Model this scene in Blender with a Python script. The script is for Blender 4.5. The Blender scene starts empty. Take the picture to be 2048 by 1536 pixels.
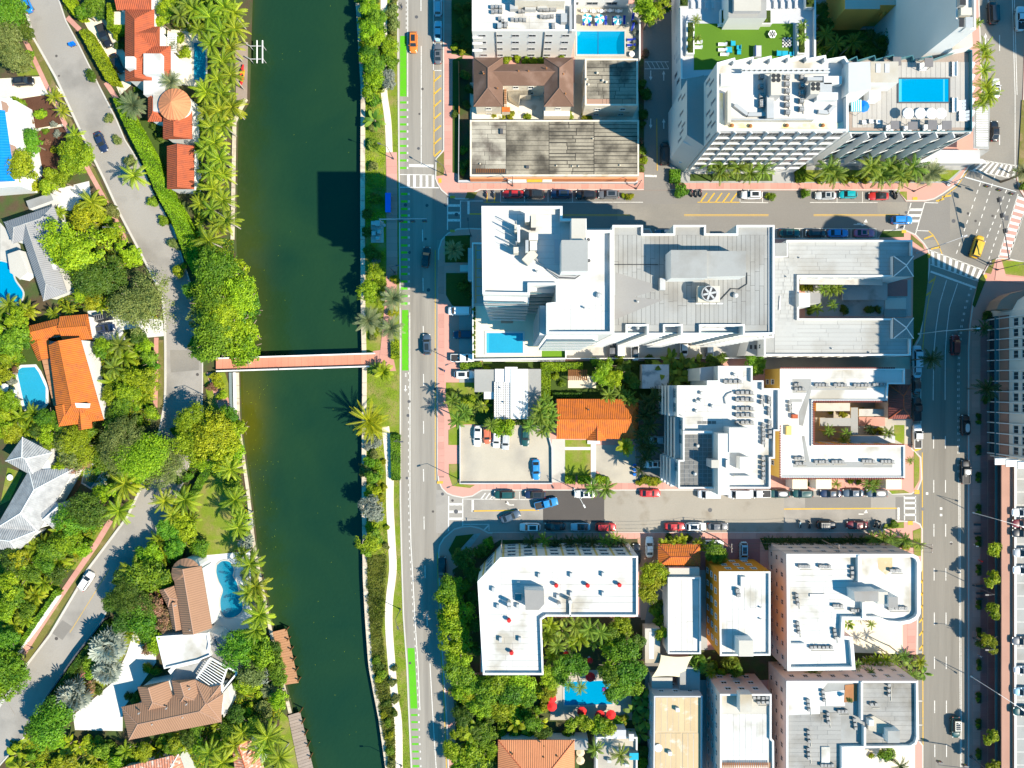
import bpy,bmesh,math,random
import numpy as np
from mathutils import Vector,Matrix
R = random.Random(7);NR = np.random.default_rng(7)
sc = bpy.context.scene
COL = sc.collection
# ---------------------------------------------------------------- camera, sky, sun, exposure
S,H,CX,CY = 0.115,157.0,1024.0,768.0          # metres per ground pixel of the photo, flying height, nadir
cam = bpy.data.objects.new('camera',bpy.data.cameras.new('camera'));COL.objects.link(cam)
cam.location = (0,0,H);cam.rotation_euler = (0,0,0)
cam.data.sensor_width = 36;cam.data.lens = 18 * H / (1024 * S);cam.data.clip_end = 2000;cam.data.clip_start = 1
sc.camera = cam
SUN_EL = math.radians(44.7);SX,SY = 348.0,-169.5
_n = math.hypot(SX,SY);SD = Vector((SX/_n*math.cos(SUN_EL),SY/_n*math.cos(SUN_EL),math.sin(SUN_EL)))
wd = bpy.data.worlds.new('World');sc.world = wd;wd.use_nodes = True
nt = wd.node_tree;bg = nt.nodes['Background']
sky = nt.nodes.new('ShaderNodeTexSky');sky.sky_type = 'NISHITA';sky.sun_disc = False
sky.sun_elevation = SUN_EL;sky.sun_rotation = math.atan2(SX,SY);sky.ozone_density = 3.0;sky.air_density = 1.3;sky.dust_density = 0.2
hs_ = nt.nodes.new('ShaderNodeHueSaturation');hs_.inputs['Saturation'].default_value = 1.55;hs_.inputs['Hue'].default_value = .485
nt.links.new(sky.outputs[0],hs_.inputs['Color']);nt.links.new(hs_.outputs[0],bg.inputs[0]);bg.inputs[1].default_value = 0.11
sun = bpy.data.objects.new('sun',bpy.data.lights.new('sun','SUN'));COL.objects.link(sun)
sun.data.energy = 5.0;sun.data.angle = math.radians(0.5);sun.data.color = (1,.90,.74)
sun.rotation_euler = (-SD).to_track_quat('-Z','Y').to_euler()
sc.view_settings.view_transform = 'Standard';sc.view_settings.look = 'None';sc.view_settings.gamma = 1
sc.view_settings.exposure = 0.95
sc.cycles.max_bounces = 6;sc.cycles.diffuse_bounces = 3;sc.cycles.transmission_bounces = 4;sc.cycles.transparent_max_bounces = 4

# ---------------------------------------------------------------- helpers
def W(x,y,z=0.0):
    "photo pixel (2048 wide) of a point at height z -> world"
    k = S * (H - z) / H
    return Vector(((x - CX) * k,(CY - y) * k,z))
def XY(p,z=0.0):
    q = W(p[0],p[1],z);return (q.x,q.y)
WL = {}
def wl(o): return WL.get(o.name,Vector((0,0,0))) if o else Vector((0,0,0))
def tag(o,label=None,cat=None,group=None,kind=None):
    if label: o['label'] = label
    if cat: o['category'] = cat
    if group: o['group'] = group
    if kind: o['kind'] = kind
    return o
def thing(name,label,cat,loc=(0,0,0),rz=0,group=None):
    o = bpy.data.objects.new(name,None);COL.objects.link(o);o.empty_display_size = .3
    o.location = loc;o.rotation_euler = (0,0,rz);WL[o.name] = Vector(loc)
    return tag(o,label,cat,group)
def link(name,me,parent=None,loc=(0,0,0),rot=(0,0,0),scale=(1,1,1),color=None):
    o = bpy.data.objects.new(name,me);COL.objects.link(o)
    if parent: o.parent = parent
    o.location = loc;o.rotation_euler = rot;o.scale = scale
    if color: o.color = (*color[:3],1)
    return o
def at(name,me,parent,wloc,rz=0,scale=(1,1,1),color=None):
    "shared mesh at a world place under a parent that is only translated"
    o = link(name,me,parent,Vector(wloc) - wl(parent),(0,0,rz),scale,color)
    WL[o.name] = Vector(wloc);return o
def mesh(name,v,f,mats,mi=None,smooth=False,uv=None,attr=None):
    me = bpy.data.meshes.new(name);me.from_pydata(v,[],f)
    for m in (mats if isinstance(mats,(list,tuple)) else [mats]): me.materials.append(MAT[m] if isinstance(m,str) else m)
    if mi is not None: me.polygons.foreach_set('material_index',mi)
    if smooth: me.polygons.foreach_set('use_smooth',[True]*len(f))
    if uv is not None:
        l = me.uv_layers.new(name='UVMap');l.data.foreach_set('uv',[c for q in uv for c in q])
    if attr is not None:
        a = me.attributes.new('tint','FLOAT','FACE');a.data.foreach_set('value',attr)
    me.update();return me
class MB:
    "collects boxes, prisms and tubes in world space; build() makes ONE mesh object"
    def __init__(s): s.v,s.f,s.m = [],[],[]
    def face(s,pts,m=0):
        n = len(s.v);s.v += [tuple(p) for p in pts];s.f.append(tuple(range(n,n+len(pts))));s.m.append(m);return s
    def prism(s,poly,z0,z1,m=0,top=True,bot=False,mt=None):
        n = len(s.v);k = len(poly)
        s.v += [(p[0],p[1],z0) for p in poly] + [(p[0],p[1],z1) for p in poly]
        for i in range(k):
            j = (i+1) % k;s.f.append((n+i,n+j,n+k+j,n+k+i));s.m.append(m)
        if top: s.f.append(tuple(n+k+i for i in range(k)));s.m.append(m if mt is None else mt)
        if bot: s.f.append(tuple(n+k-1-i for i in range(k)));s.m.append(m)
        return s
    def box(s,c,d,rz=0,m=0):
        "centre of the base, dimensions"
        ca,sa = math.cos(rz),math.sin(rz)
        P = [(c[0]+x*d[0]*ca-y*d[1]*sa,c[1]+x*d[0]*sa+y*d[1]*ca) for x,y in ((-.5,-.5),(.5,-.5),(.5,.5),(-.5,.5))]
        return s.prism(P,c[2],c[2]+d[2],m,True,True)
    def cyl(s,c,r,h,n=12,r2=None,m=0,bot=False):
        r2 = r if r2 is None else r2;k = len(s.v)
        for z,q in ((c[2],r),(c[2]+h,r2)):
            s.v += [(c[0]+q*math.cos(2*math.pi*i/n),c[1]+q*math.sin(2*math.pi*i/n),z) for i in range(n)]
        for i in range(n):
            j = (i+1) % n;s.f.append((k+i,k+j,k+n+j,k+n+i));s.m.append(m)
        s.f.append(tuple(k+n+i for i in range(n)));s.m.append(m)
        if bot: s.f.append(tuple(k+n-1-i for i in range(n)));s.m.append(m)
        return s
    def tube(s,pts,r,n=6,r2=None,m=0):
        P = [Vector(p) for p in pts];k0 = len(s.v)
        for i,p in enumerate(P):
            d = (P[min(i+1,len(P)-1)] - P[max(i-1,0)]).normalized()
            a = d.cross(Vector((0,0,1)) if abs(d.z) < .9 else Vector((1,0,0))).normalized();b = d.cross(a)
            q = r if r2 is None else r + (r2-r)*i/max(1,len(P)-1)
            s.v += [tuple(p + a*q*math.cos(2*math.pi*j/n) + b*q*math.sin(2*math.pi*j/n)) for j in range(n)]
        for i in range(len(P)-1):
            for j in range(n):
                a,b = k0+i*n+j,k0+i*n+(j+1) % n
                s.f.append((a,b,b+n,a+n));s.m.append(m)
        s.f.append(tuple(k0+n-1-j for j in range(n)));s.m.append(m)
        s.f.append(tuple(k0+(len(P)-1)*n+j for j in range(n)));s.m.append(m)
        return s
    def build(s,name,mats,parent=None,smooth=False,color=None):
        o = wl(parent)
        me = mesh(name,[(a-o.x,b-o.y,c-o.z) for a,b,c in s.v],s.f,mats,s.m,smooth)
        ob = link(name,me,parent,color=color)
        WL[ob.name] = o.copy();return ob
def ccw(P):
    a = sum(P[i][0]*P[(i+1) % len(P)][1] - P[(i+1) % len(P)][0]*P[i][1] for i in range(len(P)))
    return list(P) if a > 0 else list(P)[::-1]
def inset(P,t):
    "offset a CCW polygon inward by t metres"
    n = len(P);out = []
    for i in range(n):
        a,b,c = Vector(P[i-1]),Vector(P[i]),Vector(P[(i+1) % n])
        d1 = (b-a).normalized();d2 = (c-b).normalized()
        n1 = Vector((-d1.y,d1.x));n2 = Vector((-d2.y,d2.x))
        k = n1 + n2;den = 1 + n1.dot(n2)
        k = k/den if den > .2 else n1
        out.append((b.x + k.x*t,b.y + k.y*t))
    return out
def inpoly(x,y,P):
    c = np.zeros(np.shape(x),bool);n = len(P)
    for i in range(n):
        (x1,y1),(x2,y2) = P[i],P[i-1]
        if y1 == y2: continue
        c ^= ((y1 > y) != (y2 > y)) & (x < (x2-x1)*(y-y1)/(y2-y1)+x1)
    return c
def rect(x0,y0,x1,y1): return [(x0,y0),(x1,y0),(x1,y1),(x0,y1)]

# ---------------------------------------------------------------- materials
MAT = {}
def mat(name,c,rough=.85,v1=.12,s1=.15,v2=.10,s2=4,bump=0,bs=None,ov=0,spec=.25,metal=0,c2=None,t2=.55,s3=.4,w2=.08,
        stretch=(1,1,1),objcol=False,coat=0,uvwave=None):
    m = bpy.data.materials.new(name);m.use_nodes = True;MAT[name] = m
    n,l = m.node_tree.nodes,m.node_tree.links;b = n['Principled BSDF']
    b.inputs['Roughness'].default_value = rough;b.inputs['Metallic'].default_value = metal
    b.inputs['Specular IOR Level'].default_value = spec
    if coat: b.inputs['Coat Weight'].default_value = coat;b.inputs['Coat Roughness'].default_value = .08
    geo = n.new('ShaderNodeNewGeometry');mp = n.new('ShaderNodeMapping');mp.inputs['Scale'].default_value = stretch
    l.new(geo.outputs['Position'],mp.inputs['Vector'])
    def noise(sc_,det=4):
        t = n.new('ShaderNodeTexNoise');t.inputs['Scale'].default_value = sc_;t.inputs['Detail'].default_value = det
        l.new(mp.outputs[0],t.inputs['Vector']);return t.outputs['Fac']
    def math_(op,a,b_):
        t = n.new('ShaderNodeMath');t.operation = op
        for i,q in enumerate((a,b_)):
            if isinstance(q,(int,float)): t.inputs[i].default_value = q
            else: l.new(q,t.inputs[i])
        return t.outputs[0]
    if objcol:
        oi = n.new('ShaderNodeObjectInfo');base = oi.outputs['Color']
    else:
        rgb = n.new('ShaderNodeRGB');rgb.outputs[0].default_value = (*c,1);base = rgb.outputs[0]
    if c2 is not None:
        mx = n.new('ShaderNodeMix');mx.data_type = 'RGBA';mr = n.new('ShaderNodeMapRange')
        mr.inputs[1].default_value = t2 - w2;mr.inputs[2].default_value = t2 + w2
        l.new(noise(s3,6),mr.inputs[0]);l.new(mr.outputs[0],mx.inputs[0])
        l.new(base,mx.inputs[6]);mx.inputs[7].default_value = (*c2,1);base = mx.outputs[2]
    f = math_('ADD',math_('MULTIPLY',math_('SUBTRACT',noise(s1,5),.5),v1*2.4),math_('MULTIPLY',math_('SUBTRACT',noise(s2,3),.5),v2*2.4))
    if ov:
        oi2 = n.new('ShaderNodeObjectInfo');f = math_('ADD',f,math_('MULTIPLY',math_('SUBTRACT',oi2.outputs['Random'],.5),ov*2))
    f = math_('ADD',f,1.0)
    mul = n.new('ShaderNodeVectorMath');mul.operation = 'SCALE';l.new(base,mul.inputs[0]);l.new(f,mul.inputs['Scale'])
    l.new(mul.outputs[0],b.inputs['Base Color'])
    if bump:
        bp = n.new('ShaderNodeBump');bp.inputs['Strength'].default_value = bump;bp.inputs['Distance'].default_value = .1
        if uvwave:
            uv = n.new('ShaderNodeUVMap');sp = n.new('ShaderNodeSeparateXYZ');l.new(uv.outputs[0],sp.inputs[0])
            s_ = math_('SINE',math_('MULTIPLY',sp.outputs[0],2*math.pi/uvwave),0)
            hgt = math_('MULTIPLY',s_,.5);l.new(hgt,bp.inputs['Height'])
        else: l.new(noise(bs or s2,3),bp.inputs['Height'])
        l.new(bp.outputs[0],b.inputs['Normal'])
    return m
def leafmat(name,ca,cb,trans=.35,ov=.18,rough=.55):
    m = bpy.data.materials.new(name);m.use_nodes = True;MAT[name] = m
    n,l = m.node_tree.nodes,m.node_tree.links;b = n['Principled BSDF'];out = n['Material Output']
    b.inputs['Roughness'].default_value = rough;b.inputs['Specular IOR Level'].default_value = .3
    a = n.new('ShaderNodeAttribute');a.attribute_name = 'tint'
    mx = n.new('ShaderNodeMix');mx.data_type = 'RGBA';mx.inputs[6].default_value = (*ca,1);mx.inputs[7].default_value = (*cb,1)
    l.new(a.outputs['Fac'],mx.inputs[0])
    oi = n.new('ShaderNodeObjectInfo');hs = n.new('ShaderNodeHueSaturation')
    mr = n.new('ShaderNodeMapRange');mr.inputs[3].default_value = .5-ov*.12;mr.inputs[4].default_value = .5+ov*.12
    l.new(oi.outputs['Random'],mr.inputs[0]);l.new(mr.outputs[0],hs.inputs['Hue'])
    mv = n.new('ShaderNodeMapRange');mv.inputs[3].default_value = 1-ov;mv.inputs[4].default_value = 1+ov
    w = n.new('ShaderNodeMath');w.operation = 'FRACT';w2 = n.new('ShaderNodeMath');w2.operation = 'MULTIPLY';w2.inputs[1].default_value = 7.31
    l.new(oi.outputs['Random'],w2.inputs[0]);l.new(w2.outputs[0],w.inputs[0]);l.new(w.outputs[0],mv.inputs[0]);l.new(mv.outputs[0],hs.inputs['Value'])
    l.new(mx.outputs[2],hs.inputs['Color']);l.new(hs.outputs[0],b.inputs['Base Color'])
    tr = n.new('ShaderNodeBsdfTranslucent');l.new(hs.outputs[0],tr.inputs[0])
    ms = n.new('ShaderNodeMixShader');ms.inputs[0].default_value = trans
    l.new(b.outputs[0],ms.inputs[1]);l.new(tr.outputs[0],ms.inputs[2]);l.new(ms.outputs[0],out.inputs[0])
    return m
mat('asphalt',(.225,.205,.175),.9,.12,.06,.10,3,.15,8,c2=(.145,.14,.13),t2=.56,s3=.05,w2=.1)
mat('asphalt_streaked',(.25,.228,.196),.9,.2,.42,.10,5,.2,8,stretch=(1,.035,1),c2=(.17,.155,.135),t2=.6,s3=.35,w2=.1)
mat('asphalt_dark',(.075,.068,.064),.9,.12,.2,.15,5,.2,9)
mat('asphalt_pale',(.27,.245,.205),.9,.10,.12,.08,3,.1,8,c2=(.2,.17,.13),t2=.66,s3=.25)
mat('asphalt_mid',(.185,.172,.155),.9,.10,.1,.12,4,.15,8)
mat('street_grey',(.275,.255,.228),.9,.12,.1,.10,4,.15,8,c2=(.21,.195,.175),t2=.58,s3=.12)
mat('kerb',(.45,.43,.39),.85,.08,.3,.1,4)
mat('pink',(.46,.235,.19),.85,.08,.2,.06,5,ov=.10)
mat('pinkgap',(.30,.16,.13),.9,.08,.2,.06,5)
mat('redpave',(.30,.12,.11),.85,.12,.3,.08,5,ov=.08)
mat('concrete',(.42,.40,.36),.85,.12,.15,.08,4,c2=(.3,.28,.25),t2=.64,s3=.3)
mat('concrete_grey',(.3,.3,.29),.85,.12,.15,.08,4,c2=(.2,.2,.19),t2=.6,s3=.3)
mat('lotconc',(.40,.36,.29),.85,.12,.15,.08,4,c2=(.27,.25,.22),t2=.58,s3=.12,w2=.15)
mat('cream',(.62,.55,.42),.8,.08,.2,.06,4,ov=.06)
mat('whitepaint',(.56,.55,.52),.6,.05,.3,.04,4)
mat('wallwhite',(.64,.64,.62),.7,.06,.2,.03,3)
mat('roofwhite',(.50,.49,.465),.75,.09,.1,.05,2.5,ov=.02,c2=(.34,.315,.265),t2=.6,s3=.12,w2=.06)
mat('roofoff',(.42,.395,.345),.8,.10,.15,.05,3,c2=(.33,.27,.185),t2=.63,s3=.1,w2=.1)
mat('roofgrey',(.275,.275,.262),.8,.10,.12,.05,3,ov=.05,c2=(.215,.205,.185),t2=.58,s3=.15,w2=.1)
mat('roofmid',(.24,.232,.22),.8,.10,.15,.05,3,ov=.05,c2=(.2,.18,.16),t2=.6,s3=.15,w2=.1)
mat('rooftan',(.45,.34,.2),.85,.1,.2,.05,3,ov=.06,c2=(.55,.5,.42),t2=.66,s3=.5)
mat('roofworn',(.27,.24,.185),.95,.35,.14,.2,2.2,.4,5,ov=.16,c2=(.075,.066,.052),t2=.54,s3=.22,w2=.11)
mat('roofwornlight',(.34,.31,.25),.95,.2,.2,.12,2.5,.3,5,ov=.15,c2=(.13,.11,.09),t2=.55,s3=.3,w2=.12)
mat('tarseam',(.035,.032,.028),.9,.2,.5,.1,3)
mat('tar',(.06,.055,.05),.9,.2,.5,.1,3)
mat('greytile',(.24,.24,.245),.8,.12,.4,.08,5,.5,uvwave=.45)
mat('palegreytile',(.33,.33,.325),.8,.2,.5,.12,3,.6,uvwave=.5,c2=(.24,.24,.24),t2=.55,s3=.8,w2=.15)
mat('orangetile',(.47,.125,.02),.8,.16,.4,.2,5,.8,uvwave=.42,ov=.03,c2=(.36,.10,.03),t2=.58,s3=.9,w2=.12)
mat('redtile',(.36,.085,.035),.8,.15,.4,.18,5,.8,uvwave=.42,ov=.04,c2=(.27,.07,.035),t2=.58,s3=.9,w2=.12)
mat('paleorangetile',(.52,.2,.09),.75,.12,.5,.10,4,.8,uvwave=.42)
mat('darkredtile',(.17,.05,.04),.75,.12,.5,.10,4,.8,uvwave=.5)
mat('browntile',(.26,.145,.088),.8,.08,.4,.06,4,.55,uvwave=.5)
mat('brownshingle',(.145,.085,.06),.9,.15,.3,.12,4,.3,6,c2=(.19,.12,.09),t2=.58,s3=.3)
mat('redstripetile',(.5,.2,.12),.75,.15,.6,.15,4,.9,uvwave=.6,c2=(.6,.5,.42),t2=.6,s3=1.5)
mat('whitemetal',(.7,.7,.69),.5,.05,.3,.03,3,.7,uvwave=.55)
mat('tealtile',(.16,.2,.2),.8,.1,.5,.08,4,.5,uvwave=.5)
mat('yellowwall',(.62,.38,.08),.8,.08,.3,.05,3)
mat('orangewall',(.55,.22,.015),.8,.08,.3,.05,3)
mat('pinkwall',(.62,.51,.46),.8,.08,.3,.05,3)
mat('creamwall',(.62,.56,.46),.8,.10,.3,.05,3,c2=(.45,.38,.28),t2=.63,s3=.5)
mat('beigewall',(.55,.48,.40),.8,.06,.3,.04,3)
mat('brownwall',(.33,.2,.14),.8,.08,.3,.05,3)
mat('greywall',(.42,.42,.43),.8,.06,.3,.04,3)
mat('glass',(.03,.045,.055),.12,.1,.5,.1,3,spec=.6)
mat('tealglass',(.06,.17,.19),.12,.1,.5,.1,3,spec=.6)
mat('dark',(.03,.03,.032),.6,.1,.5,.1,4)
mat('metal',(.42,.42,.41),.5,.1,.6,.08,5,metal=.3)
mat('metal_beige',(.48,.44,.36),.6,.1,.6,.08,5)
mat('metal_dark',(.08,.08,.085),.5,.1,.6,.08,5)
mat('rust',(.3,.13,.05),.8,.2,.8,.15,5)
mat('soil',(.075,.055,.03),1,.25,.2,.2,3,.4,5,c2=(.05,.075,.02),t2=.5,s3=.3,w2=.1)
mat('mulch',(.085,.038,.022),1,.25,.3,.25,4,.5,6)
mat('lawn',(.145,.195,.016),1,.22,.18,.3,4,.6,9,c2=(.22,.19,.06),t2=.56,s3=.35,w2=.12)
mat('lawn_dark',(.045,.075,.012),1,.2,.15,.25,4,.6,9)
mat('turf',(.075,.16,.012),.95,.06,.2,.15,8,.3,12)
mat('turf_bright',(.12,.24,.015),.95,.06,.2,.1,8,.3,12)
mat('verge',(.13,.125,.03),1,.2,.3,.25,4,.5,8,c2=(.2,.15,.07),t2=.6,s3=.5)
mat('seawall',(.5,.43,.33),.9,.15,.4,.12,3,c2=(.3,.25,.19),t2=.6,s3=.5)
mat('pathpale',(.66,.58,.48),.9,.06,.3,.05,4)
mat('wood',(.36,.19,.1),.75,.12,.4,.1,3,ov=.05)
mat('wood_grey',(.28,.22,.18),.8,.15,.4,.12,3,ov=.08)
mat('wood_dark',(.17,.07,.025),.8,.15,.4,.12,3,ov=.08)
mat('green_paint',(.085,.36,.008),.85,.10,.3,.14,4,c2=(.12,.26,.04),t2=.62,s3=2.2,w2=.06)
mat('green_faded',(.10,.45,.02),.85,.15,1,.12,3)
mat('white_line',(.58,.56,.52),.75,.12,.8,.15,4,c2=(.36,.34,.3),t2=.62,s3=3,w2=.06)
mat('yellow_line',(.55,.33,.03),.75,.12,.8,.15,4,c2=(.36,.26,.12),t2=.62,s3=3,w2=.06)
mat('brick_red',(.42,.24,.2),.85,.08,.3,.08,4,ov=.05)
mat('pool',(.0,.22,.40),.06,.06,.25,.05,2.5,.25,3.5,spec=.5)
mat('pool_pale',(.02,.27,.42),.06,.08,.25,.05,2.5,.25,3.5,spec=.5)
mat('pool_teal',(.004,.15,.24),.06,.12,.25,.08,2.5,.25,3.5,spec=.5)
mat('pool_green',(.012,.07,.06),.06,.12,.25,.08,2.5,.25,3.5,spec=.5)
mat('pool_deep',(.0,.13,.25),.06,.06,.25,.05,2.5,.25,3.5,spec=.5)
mat('bluecloth',(.01,.03,.28),.8,.1,1,.05,4)
mat('navycloth',(.015,.05,.16),.8,.1,1,.05,4)
mat('tealcloth',(.01,.3,.42),.8,.1,1,.05,4)
mat('brightblue',(.0,.14,.62),.7,.1,.5,.05,3)
mat('blueroof',(.0,.17,.6),.6,.12,.5,.15,2,.4,uvwave=.6)
mat('redcloth',(.62,.02,.02),.8,.08,1,.05,4)
mat('greycloth',(.16,.15,.15),.85,.08,1,.05,4)
mat('tancloth',(.55,.45,.3),.85,.08,1,.05,4)
mat('sailcloth',(.62,.55,.38),.85,.05,.5,.04,3)
mat('whitecloth',(.75,.74,.72),.85,.05,1,.04,4)
mat('paint',(1,1,1),.35,.03,.3,.0,3,spec=.5,objcol=True,coat=.7)
mat('carglass',(.02,.026,.03),.08,0,1,0,1,spec=.6)
mat('rubber',(.02,.02,.02),.9,0,1,0,1)
mat('chrome',(.5,.5,.5),.3,0,1,0,1,metal=.8)
mat('lamp_white',(.8,.8,.75),.2,0,1,0,1)
mat('lamp_red',(.4,.01,.01),.3,0,1,0,1)
mat('skin',(.45,.26,.17),.7,0,1,0,1)
mat('trunk',(.22,.17,.12),.95,.15,.5,.2,4)
mat('trunk_pale',(.38,.34,.28),.95,.15,.5,.2,4)
leafmat('leaf_bright',(0.084,0.185,0.00448),(0.381,0.515,0.0134))
leafmat('leaf_green',(0.0403,0.132,0.00805),(0.207,0.356,0.0138))
leafmat('leaf_dark',(0.033,0.0935,0.0099),(0.121,0.198,0.0154))
leafmat('leaf_olive',(0.075,0.115,0.02),(0.26,0.3,0.08))
leafmat('leaf_yellow',(0.12,0.18,0.004),(0.4,0.44,0.012))
leafmat('leaf_silver',(.17,.21,.16),(.40,.43,.35))
leafmat('leaf_pink',(.13,.13,.03),(.42,.2,.14))
leafmat('palm_coconut',(0.108,0.184,0.0054),(0.4,0.475,0.0216))
leafmat('palm_green',(0.0672,0.146,0.0134),(0.246,0.336,0.0336))
leafmat('palm_date',(.10,.14,.05),(.30,.33,.16))
leafmat('palm_silver',(.24,.29,.24),(.52,.55,.46))
leafmat('palm_dark',(.018,.05,.012),(.06,.105,.02))
leafmat('hedge_leaf',(0.13,0.238,0.00432),(0.335,0.464,0.0108))
leafmat('reed',(.08,.12,.012),(.22,.25,.04))
def water_mat():
    m = bpy.data.materials.new('canal_water');m.use_nodes = True;MAT['canal_water'] = m
    n,l = m.node_tree.nodes,m.node_tree.links;b = n['Principled BSDF']
    b.inputs['Roughness'].default_value = .16;b.inputs['Specular IOR Level'].default_value = .3
    geo = n.new('ShaderNodeNewGeometry')
    at_ = n.new('ShaderNodeAttribute');at_.attribute_name = 'shallow'
    t = n.new('ShaderNodeTexNoise');t.inputs['Scale'].default_value = .18;t.inputs['Detail'].default_value = 7;l.new(geo.outputs['Position'],t.inputs['Vector'])
    ad = n.new('ShaderNodeMath');ad.operation = 'MULTIPLY_ADD';l.new(t.outputs['Fac'],ad.inputs[0]);ad.inputs[1].default_value = .9;ad.inputs[2].default_value = -.47
    a2 = n.new('ShaderNodeMath');a2.operation = 'MULTIPLY_ADD';l.new(ad.outputs[0],a2.inputs[0]);l.new(at_.outputs['Fac'],a2.inputs[1]);l.new(at_.outputs['Fac'],a2.inputs[2])
    a2.use_clamp = True
    mx = n.new('ShaderNodeMix');mx.data_type = 'RGBA';l.new(a2.outputs[0],mx.inputs[0])
    t3 = n.new('ShaderNodeTexNoise');t3.inputs['Scale'].default_value = .045;t3.inputs['Detail'].default_value = 8;t3.inputs['Distortion'].default_value = .6;l.new(geo.outputs['Position'],t3.inputs['Vector'])
    mr3 = n.new('ShaderNodeMapRange');mr3.inputs[1].default_value = .3;mr3.inputs[2].default_value = .7;l.new(t3.outputs['Fac'],mr3.inputs[0])
    m3 = n.new('ShaderNodeMix');m3.data_type = 'RGBA';l.new(mr3.outputs[0],m3.inputs[0]);m3.inputs[6].default_value = (.006,.030,.0145,1);m3.inputs[7].default_value = (.0125,.041,.0145,1);l.new(m3.outputs[2],mx.inputs[6])
    mx.inputs[7].default_value = (.075,.075,.004,1)
    l.new(mx.outputs[2],b.inputs['Base Color'])
    w = n.new('ShaderNodeTexNoise');w.inputs['Scale'].default_value = 1.1;w.inputs['Detail'].default_value = 4;l.new(geo.outputs['Position'],w.inputs['Vector'])
    bp = n.new('ShaderNodeBump');bp.inputs['Strength'].default_value = .3;bp.inputs['Distance'].default_value = .2
    l.new(w.outputs['Fac'],bp.inputs['Height']);l.new(bp.outputs[0],b.inputs['Normal'])
water_mat()
mat('brick_deck',(.5,.2,.13),.85,.08,.3,.08,4,ov=.06)
mat('terrace_plank',(.36,.34,.31),.8,.08,.3,.06,4,ov=.06)
mat('yellowish',(.72,.6,.25),.8,.2,.2,.1,2,c2=(.75,.72,.6),t2=.5,s3=.3)
mat('palestain',(.5,.53,.55),.85,.15,.5,.1,3,c2=(.2,.25,.28),t2=.55,s3=.5)
mat('paver',(.14,.14,.135),.85,.1,.3,.08,4,ov=.12)
mat('yellowpale',(.55,.42,.14),.8,.06,.3,.04,3)
mat('purplecloth',(.25,.02,.25),.8,.08,1,.05,4)
mat('ac_body',(.2,.2,.195),.6,.15,.8,.1,5,ov=.25)
mat('ac_ring',(.5,.5,.49),.5,.1,1,.1,5)
mat('brownflat',(.34,.19,.14),.85,.1,.3,.06,4)
mat('browncap',(.19,.115,.085),.9,.1,.3,.1,4)
mat('pool_stepm',(.06,.36,.5),.06,.06,.25,.05,2.5,.25,3.5,spec=.5)
mat('palewall',(.68,.62,.55),.8,.05,.3,.04,3)
mat('roofmidl',(.27,.262,.245),.85,.14,.15,.06,3,ov=.06,c2=(.17,.155,.13),t2=.58,s3=.14,w2=.1)
mat('rooflight',(.345,.345,.33),.8,.10,.12,.05,3,ov=.05,c2=(.28,.27,.245),t2=.6,s3=.15,w2=.1)
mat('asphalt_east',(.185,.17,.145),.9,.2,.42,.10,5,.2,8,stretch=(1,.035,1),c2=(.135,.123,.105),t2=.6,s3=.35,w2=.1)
# ---------------------------------------------------------------- builders: ground
def sheet(name,pts,z,m,parent=None,kind='structure',h=0.0,pz=None):
    "flat ground polygon (pixels at height pz or z); h > 0 gives it a real edge below"
    P = ccw([XY(p,z if pz is None else pz) for p in pts]);b = MB()
    if h: b.prism(P,z-h,z)
    else: b.face([(x,y,z) for x,y in P])
    o = b.build(name,m,parent)
    if not parent: tag(o,kind=kind)
    return o
def offset_line(pts,d):
    out = []
    for i,p in enumerate(pts):
        a,b = Vector(pts[max(i-1,0)]),Vector(pts[min(i+1,len(pts)-1)])
        t = (b-a).normalized();out.append((p[0]-t.y*d,p[1]+t.x*d))
    return out
def resample(pts,step):
    out = [Vector(pts[0])];acc = 0
    for i in range(len(pts)-1):
        a,b = Vector(pts[i]),Vector(pts[i+1]);L = (b-a).length
        while acc + L >= step:
            q = a + (b-a)*((step-acc)/max(L,1e-6));out.append(q);a = q;L = (b-a).length;acc = 0
        acc += L
    if acc > step*.3: out.append(Vector(pts[-1]))
    return out
def smooth_line(pts,n=6):
    "Catmull-Rom through the points"
    P = [Vector(p) for p in pts];P = [2*P[0]-P[1]] + P + [2*P[-1]-P[-2]];out = []
    for i in range(1,len(P)-2):
        for k in range(n):
            t = k/n;a,b,c,d = P[i-1],P[i],P[i+1],P[i+2]
            out.append(.5*((2*b)+(c-a)*t+(2*a-5*b+4*c-d)*t*t+(3*b-a-3*c+d)*t**3))
    out.append(P[-2]);return [(q.x,q.y) for q in out]
def strip(name,line,w,z,m,parent=None,h=0.0,kind='structure'):
    "ribbon along a pixel polyline, w pixels wide"
    L = offset_line(line,w/2);Q = offset_line(line,-w/2);b = MB();k = len(line)
    for i in range(k-1):
        q = ccw([XY(L[i]),XY(L[i+1]),XY(Q[i+1]),XY(Q[i])])
        if h: b.prism(q,z-h,z)
        else: b.face([(x,y,z) for x,y in q])
    o = b.build(name,m,parent)
    if not parent: tag(o,kind=kind)
    return o
def paved_walk(line,w,z=.17,m='pink',step=13.5,name='sidewalk',slab='paving_slab',gapm='pinkgap'):
    "a walk: bed + individual slabs with recessed joints"
    bed = strip(name,line,w,z-.02,gapm,h=.15)
    P = resample(line,step);g = .35
    for i in range(len(P)-1):
        a,b = P[i],P[i+1];t = (b-a).normalized();n_ = Vector((-t.y,t.x))*(w/2-.15)
        a2,b2 = a + t*g/2,b - t*g/2
        q = ccw([XY(a2+n_),XY(b2+n_),XY(b2-n_),XY(a2-n_)])
        MB().prism(q,z-.02,z+R.uniform(-.004,.004)).build(slab,m,bed)
    return bed
ROAD = None
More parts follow.
